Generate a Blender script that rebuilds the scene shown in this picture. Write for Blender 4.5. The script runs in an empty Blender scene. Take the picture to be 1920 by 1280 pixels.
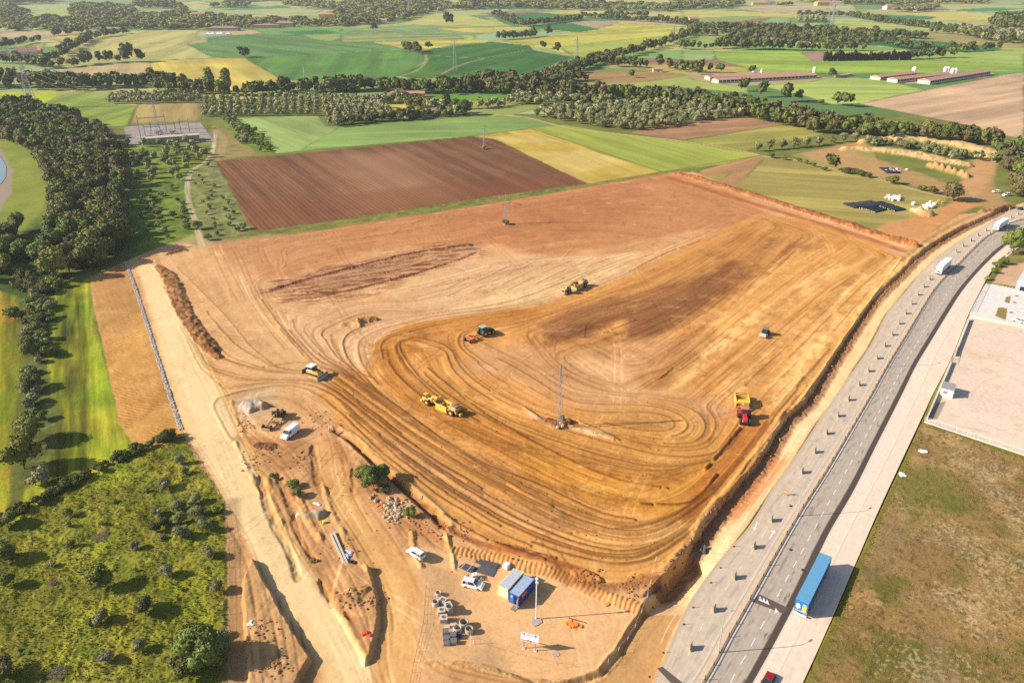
import bpy, math, random
import numpy as np
from mathutils import Vector, Matrix

# ------------------------------------------------------------------ camera, sky, sun, exposure
FPX = 1460.0; CAMH = 115.0; PITCH = math.atan(700.0 / FPX)
CP, SP = math.cos(PITCH), math.sin(PITCH)
scene = bpy.context.scene
cam_data = bpy.data.cameras.new("camera"); cam = bpy.data.objects.new("camera", cam_data)
scene.collection.objects.link(cam); scene.camera = cam
cam.location = (0, 0, CAMH); cam.rotation_euler = (math.pi / 2 - PITCH, 0, 0)
cam_data.sensor_width = 36.0; cam_data.lens = FPX / 1920 * 36.0
cam_data.clip_start = 1.0; cam_data.clip_end = 60000.0

SUN_EL = math.radians(29); SUN_AZ = math.radians(6)     # light travels towards +X and a little towards +Y
sd = Vector((math.cos(SUN_EL) * math.cos(SUN_AZ), math.cos(SUN_EL) * math.sin(SUN_AZ), -math.sin(SUN_EL)))
sun_data = bpy.data.lights.new("sun", 'SUN'); sun = bpy.data.objects.new("sun", sun_data)
scene.collection.objects.link(sun); sun_data.energy = 5.0; sun_data.angle = math.radians(0.5)
sun_data.color = (1.0, 0.89, 0.74); sun.rotation_euler = sd.to_track_quat('-Z', 'Y').to_euler()
world = bpy.data.worlds.new("World"); scene.world = world; world.use_nodes = True
wn = world.node_tree; sky = wn.nodes.new('ShaderNodeTexSky'); sky.sky_type = 'NISHITA'; sky.sun_disc = False
sky.sun_elevation = SUN_EL; sky.sun_rotation = math.atan2(-sd.x, -sd.y)
bgn = wn.nodes['Background']; wn.links.new(sky.outputs[0], bgn.inputs[0]); bgn.inputs[1].default_value = 0.09
scene.view_settings.view_transform = 'Standard'; scene.view_settings.look = 'None'
scene.view_settings.exposure = 0.75; scene.view_settings.gamma = 1.0
scene.render.engine = 'CYCLES'; scene.cycles.use_denoising = False
scene.cycles.max_bounces = 6; scene.cycles.diffuse_bounces = 2; scene.cycles.volume_bounces = 0
scene.cycles.transparent_max_bounces = 6
try: scene.cycles.denoiser = 'OPENIMAGEDENOISE'
except Exception: pass

rng = random.Random(7); NR = np.random.default_rng(11)

# ------------------------------------------------------------------ where a sighted pixel meets the land
def P(px, py, z=0.0):
    u = (px - 960.0) / FPX; v = (py - 640.0) / FPX
    t = (CAMH - z) / (SP + v * CP)
    return (t * u, t * (CP - v * SP))
def PV(px, py, z=0.0):
    a = P(px, py, z); return Vector((a[0], a[1], z))
def to_px(X, Y, Z=0.0):
    d = Y * CP - (Z - CAMH) * SP; h = Y * SP + (Z - CAMH) * CP
    return 960 + FPX * X / d, 640 - FPX * h / d
def heading(a, b):
    p, q = P(*a), P(*b); return math.atan2(q[1] - p[1], q[0] - p[0])

# ------------------------------------------------------------------ tags
C = scene.collection
def tag(o, label=None, cat=None, group=None, kind=None):
    if label: o['label'] = label
    if cat: o['category'] = cat
    if group: o['group'] = group
    if kind: o['kind'] = kind
    return o
def thing(name, label, cat, loc=(0, 0, 0), rz=0.0, group=None):
    o = bpy.data.objects.new(name, None); C.objects.link(o); o.empty_display_size = 0.2
    o.location = loc; o.rotation_euler = (0, 0, rz)
    return tag(o, label, cat, group)
def copy_tree(o, parent=None):
    c = o.copy(); C.objects.link(c); c.parent = parent
    for ch in list(o.children): copy_tree(ch, c)
    return c

# ------------------------------------------------------------------ colours: seen (sunlit) -> surface albedo
KR = np.array([1.50, 1.50, 1.45])
def s2l(c):
    c = np.asarray(c, dtype=np.float64) / 255.0
    return np.where(c <= 0.04045, c / 12.92, ((c + 0.055) / 1.055) ** 2.4)
def alb(c, k=1.0):
    return np.clip(s2l(c) / KR * k, 0.002, 0.9)
_mats = {}
def mat(name, rgb, rough=0.6, metal=0.0, vary=0.12, scale=2.0, bump=0.0, rand=0.0, spec=0.4, dirt=None, trans=0.0):
    """rgb is the linear base colour"""
    if name in _mats: return _mats[name]
    m = bpy.data.materials.new(name); m.use_nodes = True; nt = m.node_tree; N = nt.nodes; L = nt.links
    b = N['Principled BSDF']; b.inputs['Roughness'].default_value = rough; b.inputs['Metallic'].default_value = metal
    b.inputs['Specular IOR Level'].default_value = spec
    tc = N.new('ShaderNodeTexCoord'); nz = N.new('ShaderNodeTexNoise'); nz.inputs['Scale'].default_value = scale
    nz.inputs['Detail'].default_value = 5; L.new(tc.outputs['Object'], nz.inputs['Vector'])
    mr = N.new('ShaderNodeMapRange'); mr.inputs[1].default_value = 0.3; mr.inputs[2].default_value = 0.7
    mr.inputs[3].default_value = 1 - vary; mr.inputs[4].default_value = 1 + vary; L.new(nz.outputs[0], mr.inputs[0])
    vm = N.new('ShaderNodeVectorMath'); vm.operation = 'SCALE'; vm.inputs[0].default_value = tuple(rgb[:3])
    L.new(mr.outputs[0], vm.inputs['Scale']); out = vm.outputs[0]
    if rand:
        oi = N.new('ShaderNodeObjectInfo'); hs = N.new('ShaderNodeHueSaturation')
        m1 = N.new('ShaderNodeMapRange'); m1.inputs[3].default_value = 0.5 - rand * 0.16; m1.inputs[4].default_value = 0.5 + rand * 0.10
        m2 = N.new('ShaderNodeMath'); m2.operation = 'MULTIPLY'; m2.inputs[1].default_value = 7.31
        m3 = N.new('ShaderNodeMath'); m3.operation = 'FRACT'
        m4 = N.new('ShaderNodeMapRange'); m4.inputs[3].default_value = 1 - rand; m4.inputs[4].default_value = 1 + rand
        L.new(oi.outputs['Random'], m1.inputs[0]); L.new(m1.outputs[0], hs.inputs['Hue'])
        L.new(oi.outputs['Random'], m2.inputs[0]); L.new(m2.outputs[0], m3.inputs[0]); L.new(m3.outputs[0], m4.inputs[0])
        L.new(m4.outputs[0], hs.inputs['Value']); L.new(out, hs.inputs['Color']); out = hs.outputs[0]
    if dirt:
        n2 = N.new('ShaderNodeTexNoise'); n2.inputs['Scale'].default_value = dirt[1]; n2.inputs['Detail'].default_value = 6
        L.new(tc.outputs['Object'], n2.inputs['Vector'])
        cr = N.new('ShaderNodeValToRGB'); cr.color_ramp.elements[0].position = dirt[2]; cr.color_ramp.elements[1].position = dirt[2] + 0.15
        L.new(n2.outputs[0], cr.inputs[0]); mx = N.new('ShaderNodeMix'); mx.data_type = 'RGBA'
        L.new(cr.outputs[0], mx.inputs[0]); L.new(out, mx.inputs[6]); mx.inputs[7].default_value = (*dirt[0], 1); out = mx.outputs[2]
    L.new(out, b.inputs['Base Color'])
    if bump:
        bp = N.new('ShaderNodeBump'); bp.inputs['Strength'].default_value = bump; bp.inputs['Distance'].default_value = 0.1
        L.new(nz.outputs[0], bp.inputs['Height']); L.new(bp.outputs[0], b.inputs['Normal'])
    if trans:
        b.inputs['Subsurface Weight'].default_value = 0.0
    _mats[name] = m; return m

# ------------------------------------------------------------------ mesh builder
class MB:
    def __init__(s): s.v = []; s.f = []
    def add(s, vs, fs):
        o = len(s.v); s.v += [tuple(v) for v in vs]; s.f += [tuple(i + o for i in f) for f in fs]; return s
    def hexa(s, p):      # 4 bottom + 4 top
        return s.add(p, [(3, 2, 1, 0), (4, 5, 6, 7), (0, 1, 5, 4), (1, 2, 6, 5), (2, 3, 7, 6), (3, 0, 4, 7)])
    def box(s, x0, x1, y0, y1, z0, z1, tx=0.0, ty=0.0):
        return s.hexa([(x0, y0, z0), (x1, y0, z0), (x1, y1, z0), (x0, y1, z0),
                       (x0 + tx, y0 + ty, z1), (x1 - tx, y0 + ty, z1), (x1 - tx, y1 - ty, z1), (x0 + tx, y1 - ty, z1)])
    def tube(s, p0, p1, r0, r1=None, n=8, cap=True):
        r1 = r0 if r1 is None else r1
        p0 = Vector(p0); p1 = Vector(p1); d = (p1 - p0).normalized()
        a = d.orthogonal().normalized(); b = d.cross(a); vs = []
        for p, r in ((p0, r0), (p1, r1)):
            for i in range(n):
                t = 2 * math.pi * i / n; vs.append(p + (a * math.cos(t) + b * math.sin(t)) * r)
        fs = [(i, (i + 1) % n, n + (i + 1) % n, n + i) for i in range(n)]
        if cap: fs += [tuple(range(n))[::-1], tuple(range(n, 2 * n))]
        return s.add(vs, fs)
    def beam(s, p0, p1, w, h=None):
        h = h or w; p0 = Vector(p0); p1 = Vector(p1); d = (p1 - p0).normalized()
        a = d.cross(Vector((0, 0, 1)))
        a = Vector((1, 0, 0)) if a.length < 1e-3 else a.normalized()
        b = d.cross(a).normalized(); q = []
        for p in (p0, p1):
            for sx, sy in ((-1, -1), (1, -1), (1, 1), (-1, 1)): q.append(p + a * sx * w / 2 + b * sy * h / 2)
        return s.hexa(q)
    def prism(s, pts, y0, y1, y0b=None):     # side outline in x,z
        n = len(pts); vs = [(p[0], y0, p[1]) for p in pts] + [(p[0], y1, p[1]) for p in pts]
        return s.add(vs, [tuple(range(n)), tuple(range(2 * n - 1, n - 1, -1))] + [(i, i + n, (i + 1) % n + n, (i + 1) % n) for i in range(n)])
    def slab(s, pts, z0, z1):                # plan outline in x,y
        n = len(pts); vs = [(p[0], p[1], z0) for p in pts] + [(p[0], p[1], z1) for p in pts]
        return s.add(vs, [tuple(range(n))[::-1], tuple(range(n, 2 * n))] + [(i, (i + 1) % n, (i + 1) % n + n, i + n) for i in range(n)])
    def ring(s, c, r, ri, z0, z1, n=20):     # upright pipe ring
        vs = []
        for rr, z in ((r, z0), (r, z1), (ri, z1), (ri, z0)):
            for i in range(n):
                t = 2 * math.pi * i / n; vs.append((c[0] + rr * math.cos(t), c[1] + rr * math.sin(t), z))
        fs = []
        for k in range(4):
            for i in range(n):
                j = (i + 1) % n; fs.append((k * n + i, k * n + j, ((k + 1) % 4) * n + j, ((k + 1) % 4) * n + i))
        return s.add(vs, fs)
    def rock(s, c, r, rnd, sq=0.7, sub=1):
        t = (1 + 5 ** .5) / 2
        V = [(-1, t, 0), (1, t, 0), (-1, -t, 0), (1, -t, 0), (0, -1, t), (0, 1, t), (0, -1, -t), (0, 1, -t), (t, 0, -1), (t, 0, 1), (-t, 0, -1), (-t, 0, 1)]
        Fc = [(0, 11, 5), (0, 5, 1), (0, 1, 7), (0, 7, 10), (0, 10, 11), (1, 5, 9), (5, 11, 4), (11, 10, 2), (10, 7, 6), (7, 1, 8), (3, 9, 4), (3, 4, 2), (3, 2, 6), (3, 6, 8), (3, 8, 9), (4, 9, 5), (2, 4, 11), (6, 2, 10), (8, 6, 7), (9, 8, 1)]
        vs = []
        for a in V:
            k = r * rnd.uniform(0.72, 1.15) / 1.9; vs.append((c[0] + a[0] * k, c[1] + a[1] * k, c[2] + a[2] * k * sq))
        return s.add(vs, Fc)
    def build(s, name, m, parent=None, smooth=False, bevel=0.0):
        me = bpy.data.meshes.new(name); me.from_pydata([tuple(v) for v in s.v], [], s.f); me.update()
        me.materials.append(m); o = bpy.data.objects.new(name, me); C.objects.link(o)
        if smooth:
            for p in me.polygons: p.use_smooth = True
        if parent is not None: o.parent = parent
        if bevel:
            b = o.modifiers.new('bevel', 'BEVEL'); b.width = bevel; b.segments = 2; b.limit_method = 'ANGLE'
        return o

# ------------------------------------------------------------------ numpy noise
_TAB = NR.random((256, 256)).astype(np.float32)
def vnoise(x, y, seed=0):
    x = x + seed * 17.13; y = y + seed * 7.77
    xi = np.floor(x); yi = np.floor(y); fx = (x - xi).astype(np.float32); fy = (y - yi).astype(np.float32)
    xi = xi.astype(np.int64) & 255; yi = yi.astype(np.int64) & 255; x1 = (xi + 1) & 255; y1 = (yi + 1) & 255
    fx = fx * fx * (3 - 2 * fx); fy = fy * fy * (3 - 2 * fy)
    a = _TAB[xi, yi]; b = _TAB[x1, yi]; c = _TAB[xi, y1]; d = _TAB[x1, y1]
    return (a + (b - a) * fx) * (1 - fy) + (c + (d - c) * fx) * fy
def fbm(x, y, o=4, seed=0):
    r = 0; a = 0.5; t = 0
    for i in range(o):
        r = r + a * vnoise(x, y, seed + i * 3); t += a; a *= 0.55; x = x * 2.03; y = y * 2.03
    return r / t * 2 - 1        # about -1..1
def smooth(a, b, x):
    t = np.clip((x - a) / (b - a), 0, 1); return t * t * (3 - 2 * t)
def spline(pts, n=12):
    pts = [np.array(p, dtype=float) for p in pts]
    if len(pts) < 3: return np.array([pts[0] + (pts[1] - pts[0]) * t for t in np.linspace(0, 1, n)])
    q = [2 * pts[0] - pts[1]] + pts + [2 * pts[-1] - pts[-2]]; out = []
    for i in range(1, len(q) - 2):
        p0, p1, p2, p3 = q[i - 1:i + 3]
        for k in range(n):
            t = k / n
            out.append(0.5 * ((2 * p1) + (-p0 + p2) * t + (2 * p0 - 5 * p1 + 4 * p2 - p3) * t * t + (-p0 + 3 * p1 - 3 * p2 + p3) * t ** 3))
    out.append(pts[-1]); return np.array(out)
def W(pts, z=0.0): return np.array([P(p[0], p[1], z) for p in pts])
# ================================================================== THE LAND: one sheet, finer near, painted by place
cols = np.concatenate([[-22000, -9000, -4000, -2000, -1200, -700, -450, -320], np.arange(-250, 2171, 1.6), [2260, 2450, 2800, 3400, 5000, 9000, 22000]])
rows = np.concatenate([[3300, 2400, 1850, 1600, 1480], np.arange(1400, -8, -1.3), [-13, -20, -28, -36, -43, -49]])
NCc, NRr = len(cols), len(rows)
vv = (rows - 640) / FPX; tt = CAMH / (SP + vv * CP); YR = tt * (CP - vv * SP)
GX = (tt[:, None] * ((cols - 960) / FPX)[None, :]).astype(np.float32)
GY = np.repeat(YR[:, None], NCc, 1).astype(np.float32)
COL = np.zeros((NRr, NCc, 3), np.float32); HGT = np.zeros((NRr, NCc), np.float32); RID = np.zeros((NRr, NCc), np.int8)
RGH = np.zeros((NRr, NCc), np.float32)      # how rough the surface is

def box_of(p, mar=25):
    x0, y0 = p.min(0) - mar; x1, y1 = p.max(0) + mar
    c0, c1 = np.searchsorted(cols, [x0, x1]); r0 = np.searchsorted(-rows, -y1); r1 = np.searchsorted(-rows, -y0)
    return slice(max(0, r0), min(NRr, r1)), slice(max(0, c0), min(NCc, c1))
def pip(X, Y, w):
    ins = np.zeros(X.shape, bool); n = len(w)
    for i in range(n):
        x0, y0 = w[i]; x1, y1 = w[(i + 1) % n]
        if y0 == y1: continue
        c = (y0 > Y) != (y1 > Y); ins ^= c & (X < (x1 - x0) * (Y - y0) / (y1 - y0) + x0)
    return ins
def segdist(X, Y, w, closed=True):
    d = np.full(X.shape, 1e9, np.float32); n = len(w)
    for i in range(n if closed else n - 1):
        a = w[i]; b = w[(i + 1) % n]; ab = b - a; L2 = max(float(ab @ ab), 1e-9)
        t = np.clip(((X - a[0]) * ab[0] + (Y - a[1]) * ab[1]) / L2, 0, 1)
        d = np.minimum(d, (X - a[0] - t * ab[0]) ** 2 + (Y - a[1] - t * ab[1]) ** 2)
    return np.sqrt(d)
def mask(pts, soft=1.0, warp=0.0, wl=8.0, z=0.0, sm=False, seed=1):
    pts = np.array(pts, float)
    if sm: pts = spline(list(pts) + [pts[0]], 6)[:-1]
    sl = box_of(pts, 30); w = W(pts, z); X = GX[sl]; Y = GY[sl]
    if X.size == 0: return sl, np.zeros(X.shape, np.float32)
    if warp:
        X = X + warp * fbm(X / wl, Y / wl, 4, seed); Y = Y + warp * fbm(X / wl + 50, Y / wl, 4, seed + 5)
    ins = pip(X, Y, w)
    if soft <= 0: return sl, ins.astype(np.float32)
    d = segdist(X, Y, w); return sl, smooth(-soft, soft, np.where(ins, d, -d)).astype(np.float32)
def lay(sl, m, c, a=1.0):
    k = (m * a)[..., None]; COL[sl] = COL[sl] * (1 - k) + np.asarray(c, np.float32) * k
def region(pts, c, rid=None, soft=0.8, warp=0.0, wl=8.0, z=0.0, a=1.0, sm=False, rough=None, seed=1, mott=0.0, ml=6.0):
    sl, m = mask(pts, soft, warp, wl, z, sm, seed)
    if m.size == 0: return sl, m
    cc = np.asarray(c, np.float32)
    if mott: cc = cc * (1 + mott * fbm(GX[sl] / ml, GY[sl] / ml, 5, seed + 9))[..., None]
    lay(sl, m, cc, a)
    if rid is not None: RID[sl] = np.where(m > 0.5, rid, RID[sl])
    if rough is not None: RGH[sl] = RGH[sl] * (1 - m) + rough * m
    return sl, m
def ribbon(pts, hw, z=0.0, sm=True, mar=40):
    """distance along, signed distance across, half width of the nearest bit of a centre line"""
    n = len(pts); hw = [hw] * n if np.isscalar(hw) else list(hw)
    q = np.array([[p[0], p[1], h] for p, h in zip(pts, hw)], float)
    if sm: q = spline(list(q), 8)
    w = np.c_[W(q[:, :2], z), q[:, 2]]; sl = box_of(q[:, :2], mar); X = GX[sl]; Y = GY[sl]
    best = np.full(X.shape, 1e9, np.float32); S = np.zeros(X.shape, np.float32); D = S.copy(); H = S.copy(); s0 = 0
    for i in range(len(w) - 1):
        a = w[i, :2]; ab = w[i + 1, :2] - a; L = math.hypot(*ab)
        if L < 1e-6: continue
        ab = ab / L; tx = (X - a[0]) * ab[0] + (Y - a[1]) * ab[1]; t = np.clip(tx, 0, L)
        dx = X - a[0] - t * ab[0]; dy = Y - a[1] - t * ab[1]; d2 = dx * dx + dy * dy; k = d2 < best
        best = np.where(k, d2, best); S = np.where(k, s0 + t, S)
        D = np.where(k, np.sqrt(d2) * np.sign(ab[0] * dy - ab[1] * dx), D); H = np.where(k, w[i, 2] + (w[i + 1, 2] - w[i, 2]) * t / L, H); s0 += L
    return sl, S, D, H
def band(pts, hw, c, soft=0.4, a=1.0, warp=0.0, rid=None, z=0.0, dh=0.0, broken=0.0, seed=3, rough=None, streak=0.0, sw=0.6):
    sl, S, D, H = ribbon(pts, hw, z)
    if S.size == 0: return
    if warp: D = D + warp * fbm(S / 5, D / 5, 3, seed)
    m = 1 - smooth(H - soft, H + soft, np.abs(D))
    if broken: m = m * smooth(-0.25, 0.25, fbm(S / 6, D / 3, 3, seed) + (0.5 - broken))
    cc = np.asarray(c, np.float32)
    if streak: cc = cc * (1 + streak * fbm(S / 18, D / sw, 3, seed + 2))[..., None]
    lay(sl, m, cc, a)
    if dh: HGT[sl] += dh * m * (.55 + .6 * fbm(S / 2.5, D / 1.5, 3, seed + 11))
    if rid is not None: RID[sl] = np.where(m > 0.5, rid, RID[sl])
    if rough is not None: RGH[sl] = RGH[sl] * (1 - m) + rough * m
def field(pts, c, d=None, w=5.0, amp=0.06, c2=None, rid=1, soft=0.5, mott=0.05, ml=45.0, seed=1, warp=0.0, edge=True):
    """a crop: rows run from d[0] to d[1]; w = row spacing in metres"""
    sl, m = mask(pts, soft, warp, 12.0, 0, False, seed); X = GX[sl]; Y = GY[sl]
    if X.size == 0: return
    k = 1 + mott * fbm(X / ml, Y / ml, 4, seed)
    if d:
        a = heading(*d); s = X * math.cos(a) + Y * math.sin(a); t = -X * math.sin(a) + Y * math.cos(a)
        k = k + amp * fbm(s / (w * 14), t / w, 3, seed + 4) + amp * 0.6 * np.clip(fbm(s / 300, t / (w * 3.3), 1, seed + 6) * 3, -1, 1)
    cc = np.asarray(c, np.float32)
    if c2 is not None:
        q = smooth(-0.3, 0.5, fbm(X / (ml * 1.6), Y / (ml * 1.6), 4, seed + 21))[..., None]; cc = cc * (1 - q) + np.asarray(c2, np.float32) * q
    lay(sl, m, cc * k[..., None])
    if edge:
        ed = segdist(X, Y, W(pts)); wd = np.maximum(.8, .0022 * Y); e_ = np.exp(-(ed / wd) ** 2) * smooth(-.5, .3, fbm(X / 25, Y / 25, 2, seed + 31)); lay(sl, e_.astype(np.float32), (92, 98, 50), .45)
    RID[sl] = np.where(m > 0.5, rid, RID[sl]); HGT[sl] += 0
    RGH[sl] = RGH[sl] * (1 - m) + 0.25 * m
GR = 1; PLO = 2; ROADD = 3; MEAD = 4; SITE = 5; PATH = 6

# -- everything beyond: a patchwork of fields on a slightly turned grid
a0 = 0.35; U = GX * math.cos(a0) + GY * math.sin(a0); V = -GX * math.sin(a0) + GY * math.cos(a0)
U2 = U / 210 + 0.35 * fbm(U / 500, V / 500, 2, 5); V2 = V / 150 + 0.35 * fbm(U / 400, V / 400, 2, 8)
iu = np.floor(U2).astype(int); iv = np.floor(V2 + 0.5 * (iu & 1)).astype(int)
pal = np.array([(178, 184, 96), (150, 172, 98), (196, 190, 112), (120, 156, 84), (186, 196, 128), (104, 142, 78), (200, 178, 128), (160, 178, 116)], np.float32)
COL[:] = pal[(_TAB[(iu * 7) & 255, (iv * 13) & 255] * 8).astype(int) % 8]
COL *= (1 + 0.06 * fbm(GX / 60, GY / 60, 4, 3))[..., None]; RGH[:] = 0.3
nearby = GY < 700
COL[nearby] = np.array((128, 132, 62)) * (1 + 0.16 * fbm(GX / 9, GY / 9, 4, 2)[nearby])[..., None]

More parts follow.
